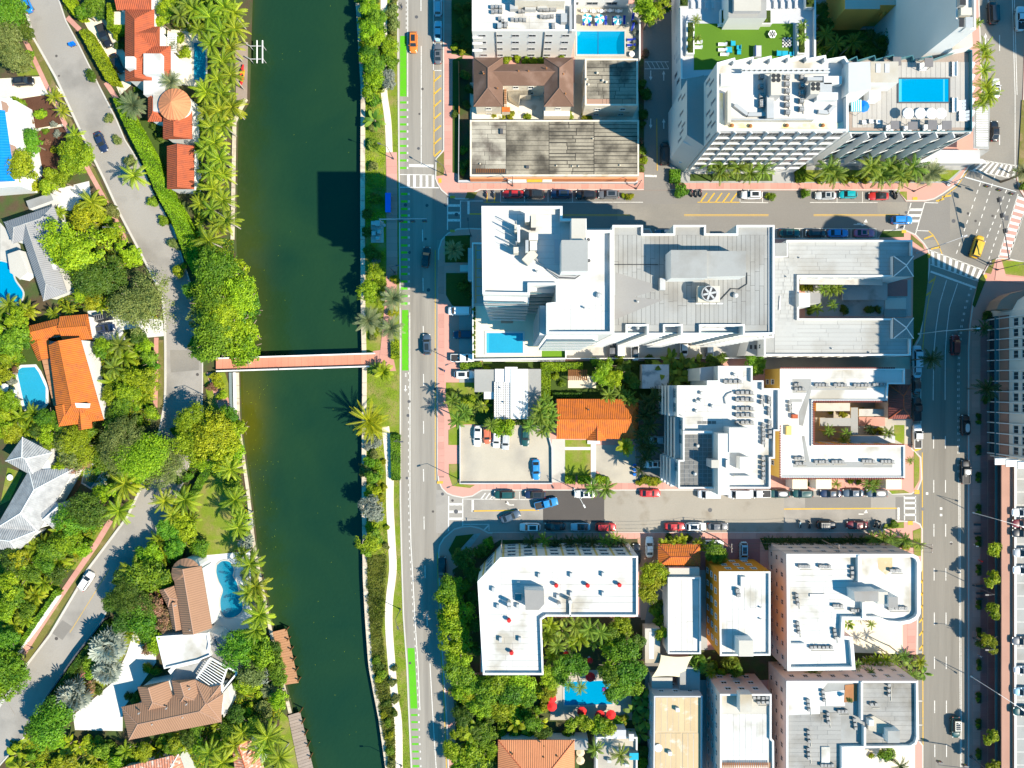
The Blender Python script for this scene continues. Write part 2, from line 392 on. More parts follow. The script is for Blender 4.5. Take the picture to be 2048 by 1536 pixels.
def mark(pts,m='white_line',z=.032,name='road_marking',parent=None):
    P = ccw([XY(p) for p in pts]);MB().face([(x,y,z) for x,y in P]).build(name,m,parent or ROAD)
def line(x0,y0,x1,y1,w=1.3,m='white_line',z=.032,name='lane_line',parent=None):
    d = Vector((x1-x0,y1-y0)).normalized();n_ = Vector((-d.y,d.x))*w/2
    mark([(x0+n_.x,y0+n_.y),(x1+n_.x,y1+n_.y),(x1-n_.x,y1-n_.y),(x0-n_.x,y0-n_.y)],m,z,name,parent)
def pline(pts,w=1.3,m='white_line',z=.032,name='lane_line',parent=None):
    strip(name,pts,w,z,m,parent or ROAD)
def disc(x,y,r,m,z,name,parent,n=14):
    c = W(x,y);MB().face([(c.x+r*math.cos(2*math.pi*i/n),c.y+r*math.sin(2*math.pi*i/n),z) for i in range(n)]).build(name,m,parent)
def arrow(x,y,ang,L=24,bend=0,z=.032):
    "painted arrow; ang in degrees, 0 = right, 90 = up"
    a = math.radians(ang);c,s = math.cos(a),-math.sin(a)
    T = lambda u,v: (x+u*c-v*s,y+u*s+v*c)
    if not bend: P = [T(-L/2,-1),T(L*.12,-1),T(L*.12,-3.4),T(L/2,0),T(L*.12,3.4),T(L*.12,1),T(-L/2,1)]
    else:
        b = bend
        P = [T(-L/2,-1),T(0,-1),T(L*.2,b*2),T(L*.2+3,b*2),T(L*.2,b*9),T(L*.2-5,b*2.6),T(L*.2-2.5,b*2.2),T(-.5,1.2),T(-L/2,1.2)]
    mark(P,name='arrow_marking',z=z)
# ---------------------------------------------------------------- builders: windows, roof plant
CACHE = {}
def winmesh(w,h,fm,gm):
    k = ('win',w,h,fm,gm)
    if k not in CACHE:
        b = MB();t = .09
        for x0,x1,z0,z1 in ((-w/2,w/2,0,t),(-w/2,w/2,h-t,h),(-w/2,-w/2+t,t,h-t),(w/2-t,w/2,t,h-t),(-t/3,t/3,t,h-t)):
            b.prism([(x0,-.07),(x1,-.07),(x1,.03),(x0,.03)],z0,z1,bot=True)
        b.prism([(-w/2-.1,-.14),(w/2+.1,-.14),(w/2+.1,.02),(-w/2-.1,.02)],-.1,-.005,bot=True)
        g = MB().prism([(-w/2+t*.9,-.03),(w/2-t*.9,-.03),(w/2-t*.9,-.004),(-w/2+t*.9,-.004)],t*.9,h-t*.9,bot=True)
        CACHE[k] = (mesh('window',b.v,b.f,fm),mesh('pane',g.v,g.f,gm))
    return CACHE[k]
def window(root,p,rz,z,w,h,fm='wallwhite',gm='glass'):
    a,g = winmesh(w,h,fm,gm)
    o = at('window',a,root,(p[0],p[1],z),rz);link('pane',g,o);return o
def edge_windows(root,P,Q,w=1.5,h=1.4,gap=3.2,z0=1.0,dz=3.0,rows=3,margin=1.2,fm='wallwhite',gm='glass'):
    P,Q = Vector(P),Vector(Q);L = (Q-P).length;n = int((L-2*margin+gap-w)/gap)
    if n < 1: return
    rz = math.atan2(Q.y-P.y,Q.x-P.x);s0 = (L-(n-1)*gap)/2
    for i in range(n):
        c = P + (Q-P)*((s0+i*gap)/L)
        for r in range(rows): window(root,c,rz,z0+r*dz,w,h,fm,gm)
def faces_nadir(P,Q,tol=6.0):
    d = Vector((Q[0]-P[0],Q[1]-P[1]));n_ = Vector((d.y,-d.x)).normalized();m_ = (Vector(P)+Vector(Q))/2
    return -n_.dot(m_) > -tol
def ac_meshes():
    if 'ac' not in CACHE:
        b = MB();b.box((0,0,.25),(.95,.95,.75),m=0)
        for x in (-.4,.4):
            for y in (-.4,.4): b.box((x,y,0),(.08,.08,.25),m=1)
        f = MB();n = 14
        for r0,r1,m_ in ((.0,.34,1),(.34,.42,0)):
            for i in range(n):
                a0,a1 = 2*math.pi*i/n,2*math.pi*(i+1)/n;z = 1.012 if m_ else 1.03
                f.face([(r0*math.cos(a0),r0*math.sin(a0),z),(r1*math.cos(a0),r1*math.sin(a0),z),(r1*math.cos(a1),r1*math.sin(a1),z),(r0*math.cos(a1),r0*math.sin(a1),z)],m_)
        for i in range(4):
            a = math.pi/2*i;f.box((.15*math.cos(a),.15*math.sin(a),1.014),(.28,.09,.008),a)
        f.cyl((0,0,1.0),.47,.01,16,m=1)
        b2 = MB();b2.box((0,0,.2),(1.0,1.0,.8))
        CACHE['ac'] = (mesh('condenser_unit',b.v,b.f,['ac_body','metal_dark'],b.m),mesh('fan',f.v,f.f,['ac_ring','dark'],f.m))
    return CACHE['ac']
def ac(root,x,y,z,rot=0,s=1.0):
    s *= .72
    a,f = ac_meshes();p = W(x,y,z+.9)
    o = at('condenser_unit',a,root,(p.x,p.y,z),rot,(s,s,s));link('fan',f,o);return o
def acs(root,z,rows,s=1.0):
    "rows of condensers: (x, y, dx, dy, count)"
    for x,y,dx,dy,n in rows:
        for i in range(n): ac(root,x+dx*i+R.uniform(-.6,.6),y+dy*i+R.uniform(-.6,.6),z,R.uniform(-.06,.06),s)
        if n > 1:
            p,q = W(x-dx*.3+1.5,y-dy*.3+5,z),W(x+dx*(n-.6)+1.5,y+dy*(n-.6)+5,z)
            MB().tube([(p.x,p.y,z+.12),(q.x,q.y,z+.12)],.07,5).build('refrigerant_pipe','metal_beige',root)
def rbox(root,name,x0,y0,x1,y1,z0,z1,m,mt=None):
    "box on a roof given by its top rectangle in pixels"
    P = ccw([XY(p,z1) for p in rect(x0,y0,x1,y1)]);b = MB().prism(P,z0,z1,0,mt=1 if mt else None)
    return b.build(name,[m,mt] if mt else m,root)
def rpoly(root,name,pts,z0,z1,m,mt=None):
    P = ccw([XY(p,z1) for p in pts]);b = MB().prism(P,z0,z1,0,mt=1 if mt else None)
    return b.build(name,[m,mt] if mt else m,root)
def vent(root,x,y,z,r=.22,h=.6,m='metal',name='roof_vent'):
    p = W(x,y,z+h);b = MB().cyl((p.x,p.y,z),r*.6,h*.7,10).cyl((p.x,p.y,z+h*.7),r,h*.3,10,r*.5,bot=True)
    return b.build(name,m,root)
def sheets(root,x0,y0,x1,y1,z,pitch,m,axis='x',cuts=3,name='roofing_sheet',clip=None,gap=.55,jit=.012,bed='tarseam'):
    "roof covering of separate overlapping sheets with dark joints; pixels at height z"
    P = ccw([XY(p,z) for p in rect(x0,y0,x1,y1)])
    MB().face([(a,b,z+.006) for a,b in P]).build('roof_underlay',bed,root)
    lo,hi = (y0,y1) if axis == 'x' else (x0,x1);a0,a1 = (x0,x1) if axis == 'x' else (y0,y1)
    n = max(1,round((hi-lo)/pitch));d = (hi-lo)/n
    for i in range(n):
        c = sorted([a0] + [a0+(a1-a0)*((j+1)/(cuts+1)+R.uniform(-.12,.12)) for j in range(cuts)] + [a1])
        for j in range(len(c)-1):
            g0,g1 = gap*R.uniform(.15,.85),gap*R.uniform(.15,.85);u0,u1,v0,v1 = c[j]+gap/2,c[j+1]-gap/2,lo+d*i+g0,lo+d*(i+1)-g1
            q = rect(u0,v0,u1,v1) if axis == 'x' else rect(v0,u0,v1,u1)
            MB().prism(ccw([XY(p,z) for p in q]),z+.005,z+.03+R.uniform(0,jit)).build(name,m,root)
# ---------------------------------------------------------------- builders: buildings
def flat(name,label,cat,pts,h,wall='wallwhite',roof='roofwhite',par=.7,pt=.35,cap=None,win=None,base=0.0,group=None,rows=None,root=None,capm=None):
    "flat-roofed block; pts are the photo pixels of the parapet top at height h"
    P = ccw([XY(p,h) for p in pts]);c = sum((Vector(p) for p in P),Vector((0,0)))/len(P)
    if root is None: root = thing(name,label,cat,(c.x,c.y,base),group=group)
    I = inset(P,pt);k = len(P);rz = h-par
    b = MB();b.prism(P,base,h,0,top=False)
    b.build('wall',wall,root)
    t = MB()
    for i in range(k):
        j = (i+1) % k
        t.face([(*P[i],h),(*P[j],h),(*I[j],h),(*I[i],h)])
        t.face([(*I[i],h),(*I[j],h),(*I[j],rz),(*I[i],rz)])
    t.build('parapet',capm or wall,root)
    MB().face([(x,y,rz) for x,y in I]).build('roof',roof,root)
    if win:
        d = dict(w=1.5,h=1.4,gap=3.2,z0=1.0+base,dz=3.0,rows=max(1,int((h-base-par)/3.0)));d.update(win)
        only = d.pop('edges',None);tol = d.pop('tol',6.0)
        for i in range(k):
            if only is not None and i not in only: continue
            if faces_nadir(P[i],P[(i+1) % k],tol): edge_windows(root,P[i],P[(i+1) % k],**d)
    return root
def ridge_roof(root,pts,eave,rise,m,capm=None,ends=(1,1),axis=None,name='roof',over=0,th=.18):
    "hip (1) or gable (0) roof over a pixel quad at eave height; ridge along the longer axis unless axis given"
    Q = ccw([XY(p,eave) for p in pts]);V = [Vector(q) for q in Q]
    L01 = (V[1]-V[0]).length + (V[2]-V[3]).length;L12 = (V[2]-V[1]).length + (V[3]-V[0]).length
    if (L01 < L12) if axis is None else axis: V = V[1:] + V[:1];L01,L12 = L12,L01
    A,B,C,D = V;ma,mb = (A+D)/2,(B+C)/2;half = min(L12/4,(mb-ma).length*.499);u = (mb-ma).normalized()
    ra = ma + u*half*ends[0];rb = mb - u*half*ends[1];z1 = eave+rise
    fs,uvs,vs = [],[],[]
    def add(pts3):
        p0,p1 = Vector(pts3[0]),Vector(pts3[1]);t = (p1-p0).normalized();nrm = t.cross(Vector(pts3[2])-p0);v = nrm.cross(t).normalized()
        n = len(vs);vs.extend(pts3);fs.append(tuple(range(n,n+len(pts3))))
        uvs.extend(((Vector(p)-p0).dot(t),(Vector(p)-p0).dot(v)) for p in pts3)
    e = lambda p: (p.x,p.y,eave);r = lambda p: (p.x,p.y,z1)
    add([e(A),e(B),r(rb),r(ra)]);add([e(C),e(D),r(ra),r(rb)])
    add([e(B),e(C),r(rb)]);add([e(D),e(A),r(ra)])
    lo = [(p.x,p.y,eave-th) for p in (A,B,C,D)]
    for i,(p,q) in enumerate(((A,B),(B,C),(C,D),(D,A))):
        add([lo[i],lo[(i+1) % 4],e(q),e(p)])
    add(lo[::-1])
    o_ = wl(root)
    me = mesh(name,[(a-o_.x,b-o_.y,c-o_.z) for a,b,c in vs],fs,m,uv=uvs)
    ob = link(name,me,root);WL[ob.name] = o_.copy()
    cap = MB();rr = .11
    segs = [(r(ra),r(rb))]
    if ends[0]: segs += [(e(A),r(ra)),(e(D),r(ra))]
    if ends[1]: segs += [(e(B),r(rb)),(e(C),r(rb))]
    for p,q in segs: cap.tube([p,q],rr,5)
    cap.build('ridge_cap',capm or m,ob)
    return ob
def walls(root,pts,h,m='wallwhite',t=.45,eave=None,base=0.0,win=None):
    P = inset(ccw([XY(p,h if eave is None else eave) for p in pts]),t)
    MB().prism(P,base,h,0).build('wall',m,root)
    if win:
        d = dict(w=1.3,h=1.2,gap=3.4,z0=1.0+base,dz=3.0,rows=max(1,int((h-base)/3.0)));d.update(win)
        for i in range(len(P)):
            if faces_nadir(P[i],P[(i+1) % len(P)]): edge_windows(root,P[i],P[(i+1) % len(P)],**d)
def house(name,label,cx,cy,group=None,cat='house'):
    p = W(cx,cy);return thing(name,label,cat,(p.x,p.y,0),group=group)
# ---------------------------------------------------------------- builders: pools, furniture
def pool(label,pts,z,m='pool',cop='concrete',cw=.35,deep=None,smooth=False,group=None,pz=None,step=None):
    pts = smooth_line(pts + [pts[0]])[:-1] if smooth else pts
    P = ccw([XY(p,z if pz is None else pz) for p in pts]);c = sum((Vector(p) for p in P),Vector((0,0)))/len(P)
    root = thing('swimming_pool',label,'pool',(c.x,c.y,z),group=group)
    O = inset(P,-cw);b = MB();k = len(P)
    for i in range(k):
        j = (i+1) % k
        b.face([(*P[i],z+.1),(*O[i],z+.1),(*O[j],z+.1),(*P[j],z+.1)][::-1])
        b.face([(*O[i],z),(*O[j],z),(*O[j],z+.1),(*O[i],z+.1)])
        b.face([(*P[j],z+.02),(*P[i],z+.02),(*P[i],z+.1),(*P[j],z+.1)])
    b.build('coping',cop,root)
    w = MB().face([(x,y,z+.045) for x,y in P]).build('water',m,root)
    if deep:
        D = ccw([XY(p,z) for p in deep]);MB().face([(x,y,z+.052) for x,y in D]).build('deep_end','pool_deep',root)
    if step:
        for q in step: MB().face([(x,y,z+.056) for x,y in ccw([XY(p,z) for p in q])]).build('pool_step','pool_stepm',root)
    return root
def proto(key,fn):
    if key not in CACHE: CACHE[key] = fn()
    return CACHE[key]
def _mk(b,name,mats,smooth=False): return mesh(name,b.v,b.f,mats,b.m,smooth)
def lounger(x,y,ang,label,group,z=0.0,m='bluecloth',frame='whitecloth'):
    def build():
        f = MB()
        for sx in (-.85,.75):
            for sy in (-.28,.28): f.box((sx,sy,0),(.06,.06,.3))
        for sy in (-.31,.31): f.box((0,sy,.28),(1.9,.06,.07))
        s = MB().box((-.3,0,.33),(1.25,.56,.09))
        bk = MB();bk.prism([(-.0,-.28),(.72,-.28),(.72,.28),(0,.28)],0,.09,bot=True)
        bk.v = [(.3+a*math.cos(.5)-c*math.sin(.5),b,.34+a*math.sin(.5)+c*math.cos(.5)) for a,b,c in bk.v]
        return f,s,bk
    k = ('lounger',m,frame)
    if k not in CACHE:
        f,s,bk = build();CACHE[k] = (_mk(f,'frame',frame),_mk(s,'seat_cushion',m),_mk(bk,'backrest',m))
    p = W(x,y,z);t = thing('sun_lounger',label,'sun lounger',(p.x,p.y,z),math.radians(ang),group)
    for nm,me in zip(('frame','seat_cushion','backrest'),CACHE[k]): link(nm,me,t)
    return t
def parasol(x,y,label,group,z=0.0,r=1.5,h=2.4,m='whitecloth',m2=None,n=8):
    k = ('parasol',r,h,m,m2,n)
    if k not in CACHE:
        c = MB()
        for i in range(n):
            a0,a1 = 2*math.pi*i/n,2*math.pi*(i+1)/n;am = (a0+a1)/2
            c.face([(0,0,h),(r*math.cos(a0),r*math.sin(a0),h-.5),(r*.93*math.cos(am),r*.93*math.sin(am),h-.47),(r*math.cos(a1),r*math.sin(a1),h-.5)],i % 2 if m2 else 0)
        q = MB().cyl((0,0,0),.03,h-.02,8).cyl((0,0,0),.3,.08,12)
        CACHE[k] = (_mk(c,'canopy',[m,m2] if m2 else m),_mk(q,'pole','metal'))
    p = W(x,y,z+h-.3);t = thing('parasol',label,'parasol',(p.x,p.y,z),R.uniform(0,1),group)
    link('canopy',CACHE[k][0],t);link('pole',CACHE[k][1],t);return t
def table(x,y,label,group,z=0.0,r=.5,m='whitecloth',chairs=0):
    k = ('table',r,m)
    if k not in CACHE:
        CACHE[k] = (_mk(MB().cyl((0,0,.7),r,.05,14,bot=True),'table_top',m),_mk(MB().cyl((0,0,0),.05,.7,8).cyl((0,0,0),.25,.04,10),'pedestal','metal'))
    p = W(x,y,z+.7);t = thing('round_table',label,'table',(p.x,p.y,z),0,group)
    link('table_top',CACHE[k][0],t);link('pedestal',CACHE[k][1],t);return t
def chair(x,y,ang,label,group,z=0.0,m='whitecloth',w=.6):
    k = ('chair',m,w)
    if k not in CACHE:
        l = MB()
        for sx in (-.22,.22):
            for sy in (-.22,.22): l.box((sx*w/.6,sy*w/.6,0),(.05,.05,.4))
        CACHE[k] = (_mk(l,'legs','metal_dark'),_mk(MB().box((0,0,.4),(w*.85,w*.85,.1)),'seat',m),_mk(MB().box((-w*.42,0,.45),(.1,w*.85,.4)),'backrest',m))
    p = W(x,y,z+.4);t = thing('outdoor_chair',label,'chair',(p.x,p.y,z),math.radians(ang),group)
    for nm,me in zip(('leg_frame','seat','backrest'),CACHE[k]): link(nm,me,t)
    return t
# ---------------------------------------------------------------- builders: vehicles
def loft(rings,closed=True):
    b = MB();n = len(rings[0])
    for r in rings: b.v += [tuple(p) for p in r]
    for i in range(len(rings)-1):
        for j in range(n if closed else n-1):
            a,c = i*n+j,i*n+(j+1) % n;b.f.append((a,c,c+n,a+n));b.m.append(0)
    b.f.append(tuple(range(n))[::-1]);b.m.append(0);b.f.append(tuple((len(rings)-1)*n+j for j in range(n)));b.m.append(0)
    return b
KINDS = {  # length, width, hood z, deck z, windscreen base x, roof front x, roof rear x, rear glass base x, roof z, glass roof
    'sedan': (4.75,1.84,.86,.98,.98,.28,-1.02,-1.78,1.44),
    'coupe': (4.5,1.84,.80,.92,.75,.0,-.85,-1.75,1.30),
    'hatch': (4.1,1.76,.92,1.0,1.05,.40,-1.35,-1.9,1.50),
    'suv': (4.75,1.92,1.05,1.12,1.15,.52,-1.75,-2.18,1.70),
    'van': (5.2,1.98,1.12,1.2,1.75,1.1,-2.3,-2.48,2.05),
    'pickup': (5.5,1.96,1.08,1.06,1.35,.75,-.5,-.75,1.80),
    'jeep': (4.2,1.86,1.10,1.15,.75,.5,-1.6,-1.85,1.82),
}
def car_meshes(kind):
    if ('car',kind) in CACHE: return CACHE[('car',kind)]
    L,Wd,hz,dz,xb,xf,xr,xq,zr = KINDS[kind];hw = Wd/2;boxy = kind in ('van','jeep','pickup')
    rings = []
    N = 15
    for i in range(N):
        t = -1 + 2*i/(N-1);x = L/2*t;e = abs(t)
        w = hw*(1-(.16 if boxy else .30)*max(0,(e-.55)/.45)**2.2)
        if e > .97: w *= .88
        top = (hz if x > 0 else dz)
        if x > xb: top = hz - (.22 if not boxy else .08)*((x-xb)/(L/2-xb))**2
        elif x < xq: top = dz - .10*((xq-x)/max(.1,L/2+xq))**2
        else:
            s_ = (x-xq)/(xb-xq);top = dz+(hz-dz)*s_
        bot = .24 + (.12 if e > .9 else 0)
        h_ = [(.80*w,bot),(.97*w,bot+.12),(w,.55*top+.1),(.98*w,top*.84),(.90*w,top-.03),(.6*w,top+.015)]
        ring = [(x,y,z) for y,z in h_] + [(x,0,top+.035)] + [(x,-y,z) for y,z in h_[::-1]] + [(x,0,bot)]
        rings.append(ring)
    body = loft(rings)
    # cabin shell in body colour, glass set proud of it
    def ring(x,w,z): return [(x,w,z),(x,-w,z)]
    wb,wr = hw*.86,hw*(.80 if boxy else .70)
    zb = min(hz,dz)-.02
    cab = MB()
    A = [(xb,wb*.93,hz),(xb,-wb*.93,hz),(xq,-wb*.92,dz),(xq,wb*.92,dz)]
    T = [(xf,wr,zr-.04),(xf,-wr,zr-.04),(xr,-wr,zr-.04),(xr,wr,zr-.04)]
    n0 = len(cab.v);cab.v += A + T
    for i in range(4): cab.f.append((n0+i,n0+(i+1) % 4,n0+4+(i+1) % 4,n0+4+i)[::-1]);cab.m.append(0)
    cab.f.append((n0+4,n0+5,n0+6,n0+7)[::-1]);cab.m.append(0)
    roof = MB();nx,ny = 5,5;n0 = 0
    for i in range(nx):
        for j in range(ny):
            u,v = i/(nx-1),j/(ny-1)*2-1
            x = xr + (xf-xr)*u;d = 1-.55*abs(2*u-1)**3*.25
            roof.v.append((x,v*wr*1.01*d,zr - .07*abs(v)**2.5 - .05*abs(2*u-1)**3))
    for i in range(nx-1):
        for j in range(ny-1):
            a = i*ny+j;roof.f.append((a,a+ny,a+ny+1,a+1));roof.m.append(0)
    def lerp(p,q,t): return tuple(p[k]+(q[k]-p[k])*t for k in range(3))
    def pane(p0,p1,q0,q1,off,a=.05,lo=.06,hi=.93):
        l0,l1 = lerp(p0,p1,a),lerp(p0,p1,1-a);h0,h1 = lerp(q0,q1,a),lerp(q0,q1,1-a)
        P = [lerp(l0,h0,lo),lerp(l1,h1,lo),lerp(l1,h1,hi),lerp(l0,h0,hi)]
        return [tuple(p[k]+off[k] for k in range(3)) for p in P]
    ws = MB().face(pane(A[1],A[0],T[1],T[0],(.012,0,.012)))
    rg = MB().face(pane(A[3],A[2],T[3],T[2],(-.012,0,.012)))
    sl = MB().face(pane(A[0],A[3],T[0],T[3],(0,.014,.006),.07));sr = MB().face(pane(A[2],A[1],T[2],T[1],(0,-.014,.006),.07))
    wh = MB();n = 16
    for y,s_ in ((-.11,-1),(.11,1)):
        pass
    for k_ in (-.1,.1): wh.v += [(.33*math.cos(2*math.pi*i/n),k_,.33*math.sin(2*math.pi*i/n)) for i in range(n)]
    for i in range(n): wh.f.append((i,(i+1) % n,n+(i+1) % n,n+i));wh.m.append(0)
    wh.f.append(tuple(range(n))[::-1]);wh.f.append(tuple(range(n,2*n)));wh.m += [0,0]
    rim = MB()
    for k_ in (-.108,.108): rim.face([(.2*math.cos(2*math.pi*i/n),k_,.2*math.sin(2*math.pi*i/n)) for i in range(n)][::(1 if k_ > 0 else -1)])
    hl = MB().box((0,0,0),(.14,.36,.12));tl = MB().box((0,0,0),(.1,.3,.14));mi = MB().box((0,0,0),(.12,.22,.13))
    d = dict(body=_mk(body,'body','paint',True),cabin=_mk(cab,'cabin','paint'),roof=_mk(roof,'roof_panel','paint',True),
             ws=_mk(ws,'windscreen','carglass'),rg=_mk(rg,'rear_window','carglass'),sl=_mk(sl,'side_window','carglass'),sr=_mk(sr,'side_window','carglass'),
             wh=_mk(wh,'wheel','rubber'),rim=_mk(rim,'rim','chrome'),hl=_mk(hl,'headlight','lamp_white'),tl=_mk(tl,'tail_light','lamp_red'),mi=_mk(mi,'mirror','paint'))
    if kind == 'pickup':
        b = MB();x0,x1 = -L/2+.12,xq-.06;w = hw*.78
        b.face([(x0,-w,dz+.03),(x1,-w,dz+.03),(x1,w,dz+.03),(x0,w,dz+.03)])
        d['bed'] = _mk(b,'cargo_bed','dark')
        r_ = MB()
        for y in (-w-.05,w+.05): r_.box(((x0+x1)/2,y,dz+.0),(x1-x0,.09,.16))
        r_.box((x0,0,dz),(.08,2*w,.16));d['rail'] = _mk(r_,'bed_rail','paint')
    CACHE[('car',kind)] = d;return d
CARCOL = dict(white=(.72,.72,.71),silver=(.42,.43,.44),grey=(.11,.115,.125),black=(.012,.012,.014),red=(.42,.02,.018),darkred=(.14,.008,.012),blue=(.01,.17,.5),
              navy=(.012,.025,.07),teal=(.0,.28,.32),darkgreen=(.01,.06,.055),orange=(.62,.17,.015),yellow=(.6,.35,.015),brightblue=(.02,.2,.46),purple=(.28,.1,.22),rust=(.5,.13,.06),slate=(.05,.08,.12),lightblue=(.3,.48,.56))
def car(x,y,ang,kind,col,label,roof=None,sun=False,z=0.02,group=None,rack=False):
    d = car_meshes(kind);L,Wd,hz,dz,xb,xf,xr,xq,zr = KINDS[kind]
    p = W(x,y,z+.7);c = CARCOL[col]
    nm = {'van': 'van','pickup': 'pickup_truck','jeep': 'off_road_car','suv': 'sport_utility_car'}.get(kind,'car')
    t = thing(nm,label,'van' if kind == 'van' else 'truck' if kind == 'pickup' else 'car',(p.x,p.y,z),math.radians(ang),group)
    body = link('body',d['body'],t,color=c);link('cabin',d['cabin'],t,color=c if roof is None else (.02,.02,.02));rf = link('roof_panel',d['roof'],t,color=c if roof is None else CARCOL[roof])
    link('windscreen',d['ws'],t);link('rear_window',d['rg'],t);link('side_window',d['sl'],t);link('side_window',d['sr'],t)
    for sx in (-.31,.30):
        for sy in (-1,1):
            w = link('wheel',d['wh'],t,(L*sx,sy*(Wd/2-.11),.33));link('rim',d['rim'],w)
    for sy in (-1,1):
        link('headlight',d['hl'],body,(L/2-.16,sy*Wd*.34,hz-.32));link('tail_light',d['tl'],body,(-L/2+.07,sy*Wd*.36,dz-.3))
        link('mirror',d['mi'],body,(xb-.25,sy*(Wd/2+.02),hz+.05),color=c)
    if kind == 'pickup': link('cargo_bed',d['bed'],t);link('bed_rail',d['rail'],t,color=c)
    if sun:
        k = ('sunroof',kind)
        if k not in CACHE:
            a,b = xr+(xf-xr)*.18,xr+(xf-xr)*.84;w = Wd*.24
            CACHE[k] = _mk(MB().face([(a,-w,zr+.012),(b,-w,zr+.012),(b,w,zr+.012),(a,w,zr+.012)]),'sunroof','carglass')
        link('sunroof',CACHE[k],rf)
    if rack:
        k = ('rack',kind)
        if k not in CACHE:
            b = MB()
            for yy in (-.6,.6): b.box(((xf+xr)/2,yy,zr+.06),(xf-xr-.1,.05,.05))
            for q in range(5): b.box((xr+.2+(xf-xr-.4)*q/4,0,zr+.06),(.05,1.2,.04))
            CACHE[k] = _mk(b,'roof_rack','metal')
        link('roof_rack',CACHE[k],rf)
    return t
def scooter(x,y,ang,label,col='black',group=None):
    if 'scooter' not in CACHE:
        w = MB();n = 14
        for k_ in (-.06,.06): w.v += [(.28*math.cos(2*math.pi*i/n),k_,.28*math.sin(2*math.pi*i/n)) for i in range(n)]
        for i in range(n): w.f.append((i,(i+1) % n,n+(i+1) % n,n+i));w.m.append(0)
        w.f.append(tuple(range(n))[::-1]);w.f.append(tuple(range(n,2*n)));w.m += [0,0]
        b = loft([[(x_,y_*s,z_) for y_,z_ in ((.5,.3),(1,.5),(.7,zt),(0,zt+.05),(-.7,zt),(-1,.5),(-.5,.3))] for x_,s,zt in ((-.75,.1,.7),(-.45,.2,.78),(0,.14,.55),(.3,.17,.72),(.6,.12,.85),(.72,.05,.8))])
        se = MB().box((-.35,0,.78),(.7,.26,.1));hb = MB().tube([(.5,-.36,1.05),(.58,0,1.0),(.5,.36,1.05)],.03).tube([(.58,0,1.0),(.72,0,.4)],.04)
        CACHE['scooter'] = (_mk(b,'body','paint',True),_mk(w,'wheel','rubber'),_mk(se,'seat','dark'),_mk(hb,'handlebar','metal'))
    p = W(x,y,.5);t = thing('motor_scooter',label,'motorcycle',(p.x,p.y,.02),math.radians(ang),group);c = CACHE['scooter']
    link('body',c[0],t,color=CARCOL[col]);link('seat',c[2],t);link('handlebar',c[3],t)
    for sx in (-.62,.68): link('wheel',c[1],t,(sx,0,.28))
    return t
# ---------------------------------------------------------------- builders: street lamps
def lamp(x,y,ang,label,h=8.0,arm=2.2,group=None,m='metal_dark',base_px=None,name='street_lamp',z=.15):
    "x, y pixel of the foot; ang: direction of the arm"
    p = W(x,y);a = math.radians(ang)
    t = thing(name,label,'street lamp',(p.x,p.y,z),0,group)
    MB().tube([(p.x,p.y,z),(p.x,p.y,z+h)],.1,8,.06).cyl((p.x,p.y,z),.2,.4,10).build('pole',m,t)
    e = (p.x+arm*math.cos(a),p.y+arm*math.sin(a),z+h+.25)
    MB().tube([(p.x,p.y,z+h-.1),(p.x+arm*.5*math.cos(a),p.y+arm*.5*math.sin(a),z+h+.2),e],.05,6).build('arm',m,t)
    MB().box((e[0],e[1],e[2]-.1),(.75,.32,.14),a).build('lamp_head',m,t)
    return t
# ---------------------------------------------------------------- builders: vegetation
def quads_mesh(name,V,F,m,tint,nq=4):
    me = bpy.data.meshes.new(name);n = len(F)
    me.vertices.add(len(V));me.vertices.foreach_set('co',np.asarray(V,np.float32).ravel())
    me.loops.add(n*nq);me.loops.foreach_set('vertex_index',np.asarray(F,np.int32).ravel())
    me.polygons.add(n);me.polygons.foreach_set('loop_start',np.arange(0,n*nq,nq,dtype=np.int32));me.polygons.foreach_set('loop_total',np.full(n,nq,np.int32))
    a = me.attributes.new('tint','FLOAT','FACE');a.data.foreach_set('value',np.asarray(tint,np.float32))
    me.materials.append(MAT[m]);me.update();me.validate();return me
def leaves(C,Nrm,size,aspect=.55):
    "leaf quads (rhombs) at centres C facing Nrm"
    n = len(C);r = NR.normal(size=(n,3));t = np.cross(Nrm,r);t /= np.linalg.norm(t,axis=1)[:,None]+1e-9
    b = np.cross(Nrm,t);s = np.asarray(size)[:,None] if np.ndim(size) else size
    V = np.stack([C-t*s,C-b*s*aspect,C+t*s,C+b*s*aspect],1).reshape(-1,3)
    return V,np.arange(n*4).reshape(n,4)
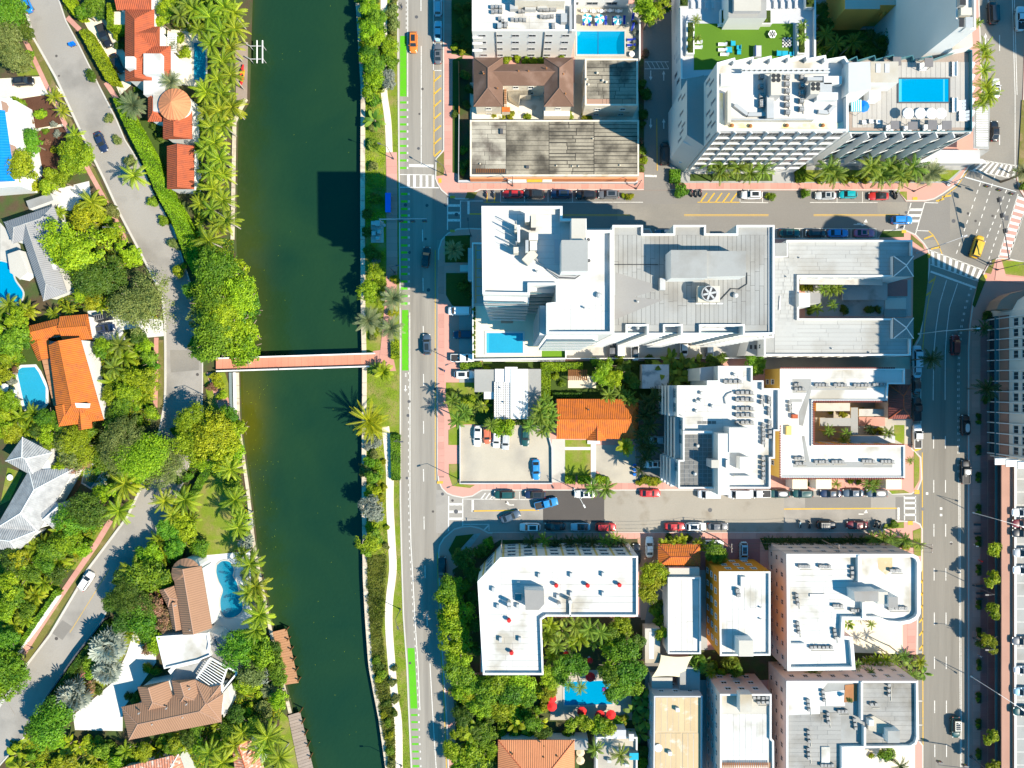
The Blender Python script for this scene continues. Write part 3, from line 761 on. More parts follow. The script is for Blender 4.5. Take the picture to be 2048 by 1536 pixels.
def crown(key,m,clumps,per,leaf,flat_=.75,lobes=6,hollow=.55,clump_r=(.16,.26)):
    k = ('crown',key)
    if k in CACHE: return CACHE[k]
    L = NR.normal(size=(lobes,3));L /= np.linalg.norm(L,axis=1)[:,None];L *= NR.uniform(.25,.62,(lobes,1));L[:,2] *= .5
    LR = NR.uniform(.38,.62,lobes)
    C,Nn,T = [],[],[]
    for _ in range(clumps):
        i = NR.integers(lobes);d = NR.normal(size=3);d[2] = abs(d[2])*.9 if NR.random() < .8 else d[2];d /= np.linalg.norm(d)
        c = L[i] + d*LR[i]*NR.uniform(hollow,1.0)
        cr = NR.uniform(*clump_r);q = NR.normal(size=(per,3));q /= np.linalg.norm(q,axis=1)[:,None];q *= cr*NR.uniform(.3,1,(per,1))**.6
        q[:,2] *= .7
        C.append(c+q);nn = q/cr*.6 + d*.5 + NR.normal(size=(per,3))*.45 + np.array([0,0,.45]);Nn.append(nn/np.linalg.norm(nn,axis=1)[:,None])
        T.append(np.clip(NR.uniform(.15,.85) + NR.normal(size=per)*.16,0,1))
    C = np.concatenate(C);Nn = np.concatenate(Nn);T = np.concatenate(T)
    rr = np.quantile(np.linalg.norm(C[:,:2],axis=1),.96);C /= rr;C[:,2] *= flat_
    V,F = leaves(C,Nn,leaf*NR.uniform(.7,1.3,len(C)))
    CACHE[k] = quads_mesh('crown',V,F,m,T);return CACHE[k]
def palmcrown(key,m,n=20,L=1.0,droop=.9,seg=9,leaf=.24,rise=(.1,1.1),lw=.03,pairs=3,vshape=.5,stiff=0.0):
    k = ('palm',key)
    if k in CACHE: return CACHE[k]
    V,F,T = [],[],[]
    for i in range(n):
        az = i*2.39996 + NR.normal()*.18;el = rise[0] + (rise[1]-rise[0])*(i/(n-1)) + NR.normal()*.08;ln = L*NR.uniform(.82,1.08);tn = np.clip(1-i/(n-1) + NR.normal()*.25,0,1)
        pts = [np.zeros(3)];e = el;N = seg*pairs
        for s in range(N):
            e -= droop*(.35+1.3*s/N)/N*(1-stiff)
            pts.append(pts[-1] + np.array([math.cos(e)*math.cos(az),math.cos(e)*math.sin(az),math.sin(e)])*ln/N)
        side = np.array([-math.sin(az),math.cos(az),0]);v0 = len(V)
        # rachis
        for s in range(0,N,3):
            p,q = pts[s],pts[min(s+3,N)];w = .016*(1-s/N)+.004;b = len(V)
            V += [p-side*w,q-side*w*.8,q+side*w*.8,p+side*w];F.append((b,b+1,b+2,b+3));T.append(1.0)
        for s in range(2,N+1):
            t = s/N;p = pts[s];d = pts[s]-pts[s-1];d = d/np.linalg.norm(d);up = np.cross(d,side)*-1
            l = leaf*(math.sin(math.pi*min(1,.12+.86*t))**.6)*(1 if t < .97 else .7)
            for sg in (-1,1):
                a = .75 - .35*t + NR.normal()*.08
                dirn = side*sg*math.sin(math.pi/2-a*.6) + d*math.cos(math.pi/2-a) + np.array([0,0,-vshape*NR.uniform(.5,1.2)])
                dirn = dirn/np.linalg.norm(dirn);tip = p+dirn*l;w = d*lw;b = len(V);mid = p+dirn*l*.5
                V += [p-w*.5,mid-w,tip,mid+w];F.append((b,b+1,b+2,b+3));T.append(float(np.clip(tn*.75+NR.uniform(0,.25),0,1)))
    CACHE[k] = quads_mesh('fronds',V,F,m,T);return CACHE[k]
def fancrown(key,m,n=26,lobes=12,rise=(-.2,1.25)):
    k = ('fan',key)
    if k in CACHE: return CACHE[k]
    V,F,T = [],[],[]
    for i in range(n):
        az = i*2.39996+NR.normal()*.15;el = rise[0]+(rise[1]-rise[0])*i/(n-1);st = NR.uniform(.42,.55);rad = NR.uniform(.42,.52)
        d = np.array([math.cos(el)*math.cos(az),math.cos(el)*math.sin(az),math.sin(el)]);s = np.array([-math.sin(az),math.cos(az),0.]);u = np.cross(d,s)*-1
        c = d*st;tn = NR.uniform(.2,.9)
        b = len(V);w = .012;V += [d*.02-s*w,c-s*w,c+s*w,d*.02+s*w];F.append((b,b+1,b+2,b+3));T.append(.9)
        for j in range(lobes):
            a = (j/(lobes-1)-.5)*2*2.3;dr = d*math.cos(a)+s*math.sin(a) - u*.12*abs(math.sin(a));p = np.array([0,0,-1.0])
            e = c + dr*rad*NR.uniform(.85,1.1) + p*rad*.18;da = d*math.cos(a+.17)+s*math.sin(a+.17);db = d*math.cos(a-.17)+s*math.sin(a-.17)
            b = len(V);V += [c,c+da*rad*.62+u*.03,e,c+db*rad*.62-u*.03];F.append((b,b+1,b+2,b+3));T.append(float(np.clip(tn+NR.normal()*.15,0,1)))
    CACHE[k] = quads_mesh('fronds',V,F,m,T);return CACHE[k]
def paddlecrown(key,m,n=11):
    k = ('paddle',key)
    if k in CACHE: return CACHE[k]
    V,F,T = [],[],[]
    for i in range(n):
        az = i*2.39996+NR.normal()*.2;el = NR.uniform(.35,1.2);tn = NR.uniform(0,1);N = 6;p = np.array([NR.normal()*.1,NR.normal()*.1,-.3]);side = np.array([-math.sin(az),math.cos(az),0]);rows = []
        for s in range(N+1):
            t = s/N;w = .02 if t < .25 else .17*math.sin(math.pi*min(1,(t-.2)/.8))**.6+.01
            rows.append((p-side*w+np.array([0,0,.04*w/.17]),p+side*w+np.array([0,0,.04*w/.17])));el -= .28*(t+.2)
            p = p+np.array([math.cos(el)*math.cos(az),math.cos(el)*math.sin(az),math.sin(el)])*(1.15/N)
        for s in range(N):
            b = len(V);V += [rows[s][0],rows[s+1][0],rows[s+1][1],rows[s][1]];F.append((b,b+1,b+2,b+3));T.append(float(np.clip(tn+NR.normal()*.1,0,1)))
    CACHE[k] = quads_mesh('fronds',V,F,m,T);return CACHE[k]
def trunkmesh(key,taper=(.06,.04),bend=.06,m='trunk',limbs=0,n=7):
    k = ('trunk',key)
    if k in CACHE: return CACHE[k]
    a = NR.uniform(0,6.28);P = [(bend*math.sin(math.pi*t)*math.cos(a),bend*math.sin(math.pi*t)*math.sin(a),t) for t in np.linspace(0,1,6)]
    b = MB().tube(P,taper[0],n,taper[1])
    for i in range(limbs):
        az = i*2*math.pi/limbs+NR.normal()*.3;b.tube([P[3],(P[3][0]+.22*math.cos(az),P[3][1]+.22*math.sin(az),.85),(.5*math.cos(az),.5*math.sin(az),1.12)],taper[1]*.8,5,taper[1]*.3)
    CACHE[k] = mesh('trunk',b.v,b.f,m,smooth=True);return CACHE[k]
LEAF = {'b': 'leaf_bright','g': 'leaf_green','d': 'leaf_dark','o': 'leaf_olive','y': 'leaf_yellow','s': 'leaf_silver','k': 'leaf_pink'}
LEAFNAME = {'b': 'bright green','g': 'mid green','d': 'dark green','o': 'olive green','y': 'yellow green','s': 'silver grey','k': 'pink flecked'}
TREES = []   # (root, group, phrase, x, y)
SHRUBS = []
def broad(c,x,y,r,where,h=None,feather=False,_now=False):
    rm = r*S*.94;v = R.randrange(3)
    if rm > 4.2: me = crown(('L',c,v,feather),LEAF[c],330 if not feather else 420,34,.042 if not feather else .026,.62,9,clump_r=(.10,.19))
    elif rm > 2.0: me = crown(('M',c,v,feather),LEAF[c],150,30,.068 if not feather else .045,.72,6,clump_r=(.14,.24))
    else: me = crown(('S',c,v),LEAF[c],60,26,.12,.85,4,clump_r=(.2,.34))
    shrub = rm < 1.9
    if shrub and not _now: SHRUBS.append((r,c,x,y,where,h));return
    hc = h if h is not None else (rm*.62 if shrub else 2.2+rm*.75)
    p = W(x,y,hc);size = 'broad ' if rm > 4.2 else ''
    z0 = .05 if not (shrub and hc > 3) else hc-rm*.7
    t = thing('shrub' if shrub else 'leafy_tree',None,'shrub' if shrub else 'tree',(p.x,p.y,z0),0,where)
    link('crown',me,t,(0,0,hc-z0),(R.uniform(-.15,.15),R.uniform(-.15,.15),R.uniform(0,6.28)),(rm,rm*R.uniform(.86,1.06),rm))
    th = max(.4,hc) if z0 < .1 else rm*.7
    link('trunk',trunkmesh(('t',v),(.07 if shrub else .045,.03),.05,'trunk',4),t,(0,0,0),(0,0,R.uniform(0,6)),(th*.9 if shrub else max(th,rm*.9),th*.9 if shrub else max(th,rm*.9),th))
    TREES.append((t,where,f"{size}{LEAFNAME[c]} {'shrub' if shrub else 'tree'}",x,y));return t
PALM = {  # material, crown builder, trunk, default height, name, phrase
    'C': (lambda v: palmcrown(('C',v),'palm_coconut',20,droop=1.45,leaf=.15,rise=(-.15,1.2),lw=.02,vshape=.75),'trunk_pale',7.0,'coconut_palm','yellow green coconut palm'),
    'G': (lambda v: palmcrown(('G',v),'palm_green',18,droop=1.45,leaf=.15,rise=(-.1,1.2),lw=.02,vshape=.7),'trunk_pale',6.0,'palm_tree','green feather palm'),
    'K': (lambda v: palmcrown(('K',v),'palm_dark',18,droop=1.4,leaf=.15,rise=(-.1,1.2),lw=.02,vshape=.7),'trunk',5.0,'palm_tree','dark green feather palm'),
    'D': (lambda v: palmcrown(('D',v),'palm_date',46,droop=.55,leaf=.16,rise=(-.35,1.35),lw=.014,vshape=.1),'trunk',5.0,'date_palm','grey green date palm'),
    'A': (lambda v: palmcrown(('A',v),'palm_coconut',17,droop=1.3,leaf=.17,rise=(.1,1.35),lw=.022,vshape=.5),'trunk_pale',2.2,'areca_palm','yellow green areca palm'),
    'S': (lambda v: fancrown(('S',v),'palm_silver'),'trunk',3.5,'fan_palm','silver blue fan palm'),
    'F': (lambda v: fancrown(('F',v),'palm_green',30),'trunk',4.0,'fan_palm','green fan palm'),
    'B': (lambda v: paddlecrown(('B',v),'palm_green'),'trunk',2.0,'banana_plant','green paddle leaved plant'),
    'Y': (lambda v: paddlecrown(('Y',v),'leaf_yellow'),'trunk',1.8,'banana_plant','yellow paddle leaved plant'),
    'P': (lambda v: palmcrown(('P',v),'leaf_yellow',30,droop=.35,leaf=.085,rise=(-.1,1.2),lw=.012,vshape=.15),'trunk',4.0,'casuarina_tree','feathery yellow green casuarina'),
    'L': (lambda v: palmcrown(('L',v),'leaf_yellow',20,droop=1.0,leaf=.24,rise=(0,1.3),lw=.03,vshape=.3),'trunk_pale',2.5,'areca_palm','lemon yellow feather palm'),
}
def palm(c,x,y,r,where,h=None):
    fn,tm,dh,nm,ph = PALM[c];v = R.randrange(4);me = fn(v);h = dh if h is None else h;h *= R.uniform(.92,1.08) if dh > 3 else 1
    rm = r*S*1.12;p = W(x,y,h)
    t = thing(nm,None,'plant' if nm == 'banana_plant' else 'tree' if c == 'P' else 'palm',(p.x,p.y,.05),0,where)
    link('crown',me,t,(0,0,h-.05),(R.uniform(-.2,.2),R.uniform(-.2,.2),R.uniform(0,6.28)),(rm*R.uniform(.88,1.08),rm,rm*.95))
    thin = .16 if c not in 'DS' else .3
    s_ = thin/.06*1.0
    link('trunk',trunkmesh(('p',v,tm),(.06,.042),.04,tm),t,(0,0,0),(0,0,R.uniform(0,6)),(s_,s_,h))
    TREES.append((t,where,ph,x,y));return t
def place_shrubs(keep=285):
    "the largest as things; the many tiny rest as one joined object"
    SHRUBS.sort(key=lambda q: -q[0]*(.6 if q[5] is not None and q[5] > 8 else 1));rest = SHRUBS[keep:]
    for r,c,x,y,w_,h in SHRUBS[:keep]: broad(c,x,y,r,w_,h,_now=True)
    VV,FF,TT,MI,n0 = [],[],[],[],0;ms = sorted({LEAF[q[1]] for q in rest})
    for r,c,x,y,w_,h in rest:
        me = crown(('S',c,R.randrange(3)),LEAF[c],60,26,.12,.85,4,clump_r=(.2,.34));rm = r*S;hc = h if h is not None else rm*.62;p = W(x,y,hc)
        v = np.empty(len(me.vertices)*3,np.float32);me.vertices.foreach_get('co',v);v = v.reshape(-1,3);a = R.uniform(0,6.28);ca,sa = math.cos(a),math.sin(a)
        v = np.stack([(v[:,0]*ca-v[:,1]*sa)*rm+p.x,(v[:,0]*sa+v[:,1]*ca)*rm+p.y,v[:,2]*rm+hc],1);t = np.empty(len(me.polygons),np.float32);me.attributes['tint'].data.foreach_get('value',t)
        VV.append(v);FF.append(np.arange(len(v)).reshape(-1,4)+n0);n0 += len(v);TT.append(t);MI.append(np.full(len(t),ms.index(LEAF[c]),np.int32))
    me = quads_mesh('ground_cover',np.concatenate(VV),np.concatenate(FF),ms[0],np.concatenate(TT))
    for m in ms[1:]: me.materials.append(MAT[m])
    me.polygons.foreach_set('material_index',np.concatenate(MI));tag(link('ground_cover',me),'small leafy plants strewn through the garden beds and planters','plants',kind='stuff')
def veg(where,txt):
    "rows: kind x y radius [height]; lower-case letters are broad-leaved crowns, capitals palms, f+letter feathery"
    for row in txt.replace(';','\n').split('\n'):
        q = row.split()
        if not q: continue
        k,x,y,r = q[0],float(q[1]),float(q[2]),float(q[3]);h = float(q[4]) if len(q) > 4 else None
        if len(k) == 2: broad(k[1],x,y,r,where,h,True)
        elif k.islower(): broad(k,x,y,r,where,h)
        else: palm(k,x,y,r,where,h)
def fill(where,pts,n,kinds,r0,r1,sep=.75,avoid=()):
    xs = [p[0] for p in pts];ys = [p[1] for p in pts];got = [];tries = 0
    while len(got) < n and tries < n*60:
        tries += 1;x,y,r = R.uniform(min(xs),max(xs)),R.uniform(min(ys),max(ys)),R.uniform(r0,r1)
        if not inpoly(np.array([x]),np.array([y]),pts)[0]: continue
        if any((x-a)**2+(y-b)**2 < (sep*(r+c))**2 for a,b,c in got): continue
        if any(a-r*.5 < x < c+r*.5 and b-r*.5 < y < d+r*.5 for a,b,c,d in avoid): continue
        got.append((x,y,r));k = R.choice(kinds)
        if k.islower(): broad(k,x,y,r,where)
        else: palm(k,x,y,r,where)
OW = ['first','second','third','fourth','fifth','sixth','seventh','eighth','ninth','tenth']
ORD = ['','second ','third ','fourth ','fifth ','sixth ','seventh ','eighth ','ninth ','tenth ','eleventh ','twelfth ','thirteenth ','fourteenth ','fifteenth ','sixteenth ','seventeenth ','eighteenth ','nineteenth ','twentieth ','twenty-first ','twenty-second ','twenty-third ','twenty-fourth ','twenty-fifth ']
def label_trees():
    G = {}
    for t in TREES: G.setdefault((t[1],t[2]),[]).append(t)
    for (where,ph),L in G.items():
        if len(L) == 1: L[0][0]['label'] = f"{ph} {where}";continue
        xs = [t[3] for t in L];ys = [t[4] for t in L];byx = (max(xs)-min(xs)) > (max(ys)-min(ys))
        L.sort(key=lambda t: t[3] if byx else t[4]);a,b,c,d = ('leftmost','from left','rightmost','from right') if byx else ('topmost','from top','lowest','from bottom');n = len(L)
        for i,t in enumerate(L):
            o = a if i == 0 else c if i == n-1 else f"{ORD[i].strip()} {b}" if i <= n/2 else f"{ORD[n-1-i].strip()} {d}"
            t[0]['label'] = f"{ph} {where}, {o}"
def hedge(label,left,right,h,m='hedge_leaf',dens=70,leaf=.16,name='hedge',group=None,z=.03):
    "clipped hedge between two pixel polylines seen at height h"
    n = max(len(left),len(right));L = [Vector(XY(p,h)) for p in left];Q = [Vector(XY(p,h)) for p in right]
    c = (L[0]+Q[-1])/2;t = thing(name,label,'hedge',(c.x,c.y,z),0,group)
    C,Nn = [],[]
    def area(a,b,d,e,up):   # quad a b d e
        a,b,d,e = map(np.array,(a,b,d,e));A = np.linalg.norm(np.cross(b-a,e-a));k = max(4,int(A*dens))
        u,v = NR.uniform(size=(k,1)),NR.uniform(size=(k,1));p = a*(1-u)*(1-v)+b*u*(1-v)+d*u*v+e*(1-u)*v
        nn = np.cross(b-a,e-a);nn = nn/(np.linalg.norm(nn)+1e-9)
        C.append(p+NR.normal(size=(k,3))*.07);q = nn*.8+NR.normal(size=(k,3))*.5;Nn.append(q/np.linalg.norm(q,axis=1)[:,None])
    core = MB();g = .12
    for i in range(len(L)-1):
        a,b,d,e = L[i],L[i+1],Q[i+1],Q[i]
        P = ccw([tuple(a),tuple(b),tuple(d),tuple(e)]);core.prism(inset(P,.05),z,h-g)
        area((*P[0],h),(*P[1],h),(*P[2],h),(*P[3],h),1)
        for j in range(4): area((*P[j],z),(*P[(j+1) % 4],z),(*P[(j+1) % 4],h),(*P[j],h),0)
    core.build('branches','leafcore',t)
    C = np.concatenate(C);Nn = np.concatenate(Nn);V,F = leaves(C-np.array(wl(t)),Nn,leaf*NR.uniform(.7,1.3,len(C)))
    link('foliage',quads_mesh('foliage',V,F,m,np.clip(.5+.45*np.sin(C[:,0]*.9+C[:,1]*1.3)*NR.uniform(.2,1,len(C))+NR.normal(size=len(C))*.2,0,1)),t)
    return t
mat('leafcore',(.03,.05,.008),1,.2,.5,.2,4)
def cover(name,label,polys,dens,leaf,m,h=(.05,.5),up=.8,aspect=.5):
    "uncountable low growth: leaf quads strewn over pixel polygons, one object"
    C = []
    for P in polys:
        Q = [XY(p) for p in P];xs = [q[0] for q in Q];ys = [q[1] for q in Q];A = (max(xs)-min(xs))*(max(ys)-min(ys));k = int(A*dens)
        x,y = NR.uniform(min(xs),max(xs),k),NR.uniform(min(ys),max(ys),k);ok = inpoly(x,y,Q);x,y = x[ok],y[ok]
        lump = (np.sin(x*1.7+1.3*np.sin(y*1.1))+np.sin(y*2.1+1.7*np.sin(x*.8)))*.25+.5
        z = h[0] + (h[1]-h[0])*np.clip(lump,0,1)*NR.uniform(.4,1,len(x));C.append(np.stack([x,y,z],1))
    C = np.concatenate(C);q = np.array([0,0,up])+NR.normal(size=C.shape)*.55;q /= np.linalg.norm(q,axis=1)[:,None]
    V,F = leaves(C,q,leaf*NR.uniform(.6,1.4,len(C)),aspect)
    t = np.clip(.5+.4*np.sin(C[:,0]*.6+2*np.sin(C[:,1]*.4))+NR.normal(size=len(C))*.2,0,1)
    o = link(name,quads_mesh(name,V,F,m,t));tag(o,label,'plants',kind='stuff');return o
# ================================================================= SETTING
WB = [(503,-40),(499,80),(496,200),(473,240),(469,480),(473,600),(475,700),(480,840),(485,880),(499,980),(511,1090),(523,1152),(545,1262),(570,1370),(584,1425),(607,1536),(640,1700)]
EB = [(709,-40),(715,60),(722,180),(721,400),(722,620),(725,740),(724,900),(724,1000),(726,1152),(730,1230),(737,1330),(750,1400),(758,1440),(771,1536),(800,1700)]
FARP = 5200
sheet('ground',[(-FARP,-FARP),(WB[0][0],-FARP)] + WB + [(WB[-1][0],FARP),(-FARP,FARP)],0,'soil',h=3)
sheet('ground',[(FARP,-FARP),(EB[0][0],-FARP)] + EB + [(EB[-1][0],FARP),(FARP,FARP)],0,'soil',h=3)
def water():
    xs = np.linspace(400,840,56);ys = np.linspace(-300,1900,180);v = [];sh = []
    wx = lambda y: np.interp(y,[p[1] for p in WB],[p[0] for p in WB])
    ex = lambda y: np.interp(y,[p[1] for p in EB],[p[0] for p in EB])
    for y in ys:
        for x in xs:
            p = W(x,y,-1.1);v.append((p.x,p.y,-1.1));d = x-wx(y)
            s = .22*math.exp(-max(0,d)/16) + .6*math.exp(-((x-503)/34)**2-((y-840)/80)**2) + .35*math.exp(-((x-500)/40)**2-((y-650)/300)**2)
            sh.append(min(1,s))
    f = [(j*56+i,(j+1)*56+i,(j+1)*56+i+1,j*56+i+1) for j in range(179) for i in range(55)]
    me = mesh('canal_water',v,f,'canal_water',smooth=True);a = me.attributes.new('shallow','FLOAT','POINT');a.data.foreach_set('value',sh)
    tag(link('canal_water',me),kind='structure')
water()
def seawall(label,pts,w,side,mat_='seawall',h=.28):
    c = W(*pts[len(pts)//2]);t = thing('seawall',label,'seawall',(c.x,c.y,0));pts = resample(pts,26)
    for i in range(len(pts)-1):
        a,b = pts[i],pts[i+1];d = (b-a).normalized();n_ = Vector((-d.y,d.x))*w*side;g = d*.25
        P = ccw([XY(a+g),XY(b-g),XY(b-g+n_),XY(a+g+n_)]);MB().prism(P,-.02,h+R.uniform(-.01,.01)).build('coping_slab',mat_,t)
    return t
seawall('long pale concrete seawall cap along the east bank of the canal',EB[:15],9,-1)
seawall('narrow pale seawall cap along the west bank under the coconut palms',WB[2:5],7,1)
seawall('narrow pale seawall cap on the west bank south of the footbridge',[(478,745)]+WB[7:15],6,1)
# ---- roads of the east side: one asphalt sheet, raised blocks on it
ROAD = sheet('road',[(790,-300),(2700,-300),(2700,1900),(850,1900),(822,1540),(800,1000),(798,400)],.02,'asphalt')
AVE = [(795,-30),(797,200),(799,400),(801,700),(801,1000),(803,1100),(807,1230),(814,1330),(819,1450),(824,1560)]
AVR = [(886,-30),(886,300),(871,318),(870,360),(876,480),(875,600),(874,960),(876,1090),(877,1152),(882,1280),(888,1380),(893,1450),(897,1560)]
sheet('road',AVE + AVR[::-1],.024,'asphalt_streaked')
sheet('road',[(872,378),(1900,378),(1900,480),(872,480)],.0265,'asphalt_mid')
sheet('road',[(872,980),(1090,980),(1090,1066),(872,1066)],.0265,'street_grey')
sheet('road',[(1208,980),(1568,980),(1568,1066),(1208,1066)],.0268,'asphalt_pale')
sheet('road',[(1086,980),(1208.5,980),(1208.5,1046),(1086,1046)],.0271,'asphalt_dark')
sheet('road',[(1086,1045),(1208.5,1045),(1208.5,1066),(1086,1066)],.0277,'street_grey')
sheet('road',[(1567,980),(1808,980),(1808,1066),(1567,1066)],.0265,'street_grey')
sheet('road',[(1610,994),(1742,994),(1742,1016),(1610,1016)],.028,'asphalt_mid')
sheet('road',[(1791,994),(1808,994),(1808,1045),(1791,1045)],.0283,'asphalt_mid')
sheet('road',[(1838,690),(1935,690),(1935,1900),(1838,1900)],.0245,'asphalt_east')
sheet('road',[(1235,408),(1400,408),(1400,440),(1235,440)],.0285,'asphalt')
sheet('road',[(1755,404),(1815,404),(1815,430),(1755,430)],.0285,'asphalt_dark' if 0 else 'asphalt')
BLK_A = [(886,-300),(886,300),(871,318),(870,358),(874,368),(882,381),(894,391),(912,399),(936,399),(951,385),(961,380),(1300,380),(1795,381),(1812,403),(1850,403),(1868,399),(1885,389),(1914,369),(1930,345),(1946,322),(1962,290),(1965,200),(1958,0),(1955,-300)]
BLK_B = [(965,457),(940,456),(915,457),(895,466),(882,480),(876,500),(875,600),(874,940),(876,962),(883,977),(893,987),(905,992),(925,996),(945,993),(958,985),(965,981),(1300,981),(1771,981),(1783,989),(1822,989),(1836,980),(1844,958),(1842,914),(1826,899),(1824,897),(1824,706),(1827,700),(1841,675),(1846,636),(1854,568),(1859,540),(1860,518),(1857,499),(1848,486),(1832,469),(1809,459),(1768,460),(1755,476),(1310,476),(1300,457)]
BLK_C = [(977,1064),(960,1055),(942,1051),(925,1052),(908,1057),(887,1075),(878,1090),(876,1105),(877,1152),(882,1280),(888,1380),(893,1450),(900,1700),(1846,1700),(1846,1490),(1838,1480),(1834,1330),(1837,1150),(1844,1140),(1845,1058),(1840,1047),(1830,1042),(1785,1040),(1768,1058),(1755,1064)]
BLK_D = [(2700,560),(2100,540),(2048,524),(2018,517),(1997,515),(1979,523),(1968,543),(1953,575),(1945,600),(1938,650),(1935,700),(1935,1200),(1935,1700),(2700,1700)]
BLK_E = [(2700,400),(2110,420),(2048,394),(2038,378),(2033,356),(2042,300),(2046,190),(2060,-300),(2700,-300)]
for B in (BLK_A,BLK_B,BLK_C,BLK_D,BLK_E):
    k = sheet('pavement',B,.14,'pink',h=.13)
    P = ccw([XY(p) for p in B]);I = inset(P,.3);kb = MB();n = len(P)
    for i in range(n):
        j = (i+1) % n;kb.prism([P[i],P[j],I[j],I[i]],.01,.155)
    kb.build('kerb','kerb',k)
# canal-side strip: verge, kerb, path
sheet('verge',[(p[0]+8,p[1]) for p in EB] + [(830,1700),(824,1560)] + AVE[::-1],.08,'lawn',h=.08)
strip('kerb',AVE,2.6,.15,'kerb',h=.14)
paved_walk(smooth_line([(768,-20),(768,90),(768,180),(776,240),(779,305)]),13,m='pathpale',gapm='seawall',step=24,name='path',slab='path_slab')
paved_walk(smooth_line([(783,305),(784,370),(784,470),(784,540),(781,600),(776,660),(768,735)]),22,step=14)
sheet('pavement',[(746,702),(760,700),(782,690),(792,742),(760,742),(746,738)],.12,'pink',h=.1)
paved_walk(smooth_line([(771,853),(776,900),(780,950),(780,1010),(784,1090),(786,1140),(779,1200),(778,1250),(782,1310),(789,1390),(797,1450),(798,1560)]),15,m='pathpale',gapm='seawall',step=24,name='path',slab='path_slab')
# sidewalks with slabs on the blocks
for ln,w in (([(896,-20),(896,345)],14),([(920,372),(1790,373)],13),([(882,520),(882,955)],13),([(960,972),(1330,972)],14),([(1540,973),(1765,973)],12),([(985,1071),(1750,1071)],12),([(1815,715),(1815,890)],15),([(1822,1150),(1822,1480)],16),
              ([(1950,640),(1952,1540)],15),([(888,1110),(890,1160),(897,1290),(903,1400),(910,1540)],12)):
    paved_walk(ln,w,.165)
paved_walk([(1967,650),(1967,1540)],14,.165,'redpave',13)
paved_walk([(1982,920),(1982,1540)],14,.165,'redpave',13)
# ---------------------------------------------------------------- road paint
G,Y = 'green_paint','yellow_line'
mark(rect(800,72,813,193),G,name='cycle_lane_paint');mark(rect(804,620,817,741),G,name='cycle_lane_paint');mark([(815,1296),(829,1296),(835,1417),(821,1417)],G,name='cycle_lane_paint')
for y in (205,220,234,249,263,278,292,306,321,336): mark(rect(800,y-2.2,813,y+2.2),G,name='cycle_lane_bar');mark(rect(814,y-2.2,816.5,y+2.2),name='cycle_lane_tick')
for y in (388,403,418,431,444,459,475,491,505,519,534,548,563,577,592,607):
    mark(rect(802,y-2.4,815,y+2.4),'green_faded',name='cycle_lane_bar');mark(rect(816,y-2.2,817.3,y+2.2),name='cycle_lane_tick');mark(rect(818.3,y-2.2,819.6,y+2.2),name='cycle_lane_tick')
for i,y in enumerate((1430,1444,1459,1474,1488,1503,1517,1532)): mark(rect(822+i*.5,y-2,835+i*.5,y+2),G,name='cycle_lane_bar');mark(rect(836.5+i*.6,y-2,838.5+i*.6,y+2),name='cycle_lane_tick')
line(815.5,-20,815.5,194,1.6)
for y in range(-10,60,9): line(812.5,y,812.5,y+5,1.2)
ZL = [(819.5,625),(820,760),(820,1000),(822,1090),(826,1160),(830,1240),(836,1330),(840,1420)]
pline(ZL,1.6)
for i,q in enumerate(resample([(p[0]-3,p[1]) for p in ZL],7)[:-1]):
    if i % 2: line(q.x,q.y,q.x+.1,q.y+4.5,1.3,name='lane_dash')
line(842,-20,842,22,1.6);line(842.5,92,842.5,330,1.6)
for x,y0,y1 in ((845,459,483),(846,556,582),(846.5,652,681),(847,748,772),(847,842,867),(847,938,963),(848,1033,1059),(850,1131,1156),(854,1228,1252)): line(x,y0,x+.4,y1,1.5,name='lane_dash')
pline([(860,1327),(864,1400),(868,1470),(874,1560)],1.6)
line(818,331,867,332,5.5,name='stop_line');line(800,349,870,350,1.5,name='crossing_line');line(800,374.5,878,375.5,2,name='crossing_line')
for x in (817,829,842,854,866): line(x,350,x,374,5.2,name='crossing_bar')
line(895.5,395,895,460,2,name='crossing_line');line(921,401,921,456,2,name='crossing_line')
for y in (411,426,440.5): line(896,y,921,y,5,name='crossing_bar')
line(937,402,937,428.5,4.5,name='stop_line');line(939,428,972,428,2.6,Y)
line(921,402,966,402,1.2)
for x0,x1 in ((1120,1260),(1368,1537),(1627,1800)): line(x0,429.2,x1,429.2,1,Y);line(x0,431.6,x1,431.6,1,Y)
line(1000,404.5,1286,404.5,1.1);line(1480,404.5,1536,405.5,1.1);line(1620,405,1755,405,1.1)
for x in (1001,1049,1096,1145,1480,1525,1674,1725): line(x,383,x,404.5,1.1,name='parking_tick')
for x0,x1,s_ in ((968,1001,0),(1395,1480,1)):
    line(x0,404.5,x1,404.5,1.6,Y)
    for i in range(int((x1-x0)/15)): line(x0+6+15*i,404,x0+6+15*i+(13 if s_ else 0),386,2.6,Y,name='hatch_bar')
line(1552,457,1752,457.5,1.1)
for x in (1552,1605,1622,1652,1702,1752): line(x,457,x,475,1.1,name='parking_tick')
arrow(1727,447,0,26,-1);arrow(1720,449,0,26)
line(1822,406,1807,459,1.8,name='crossing_line');line(1849,406,1831,468,1.8,name='crossing_line')
for y in (419.5,431,442): line(1819-(y-417)*.28,y,1845-(y-417)*.28,y,5,name='crossing_bar')
line(1797,438,1793,458,4,name='stop_line')
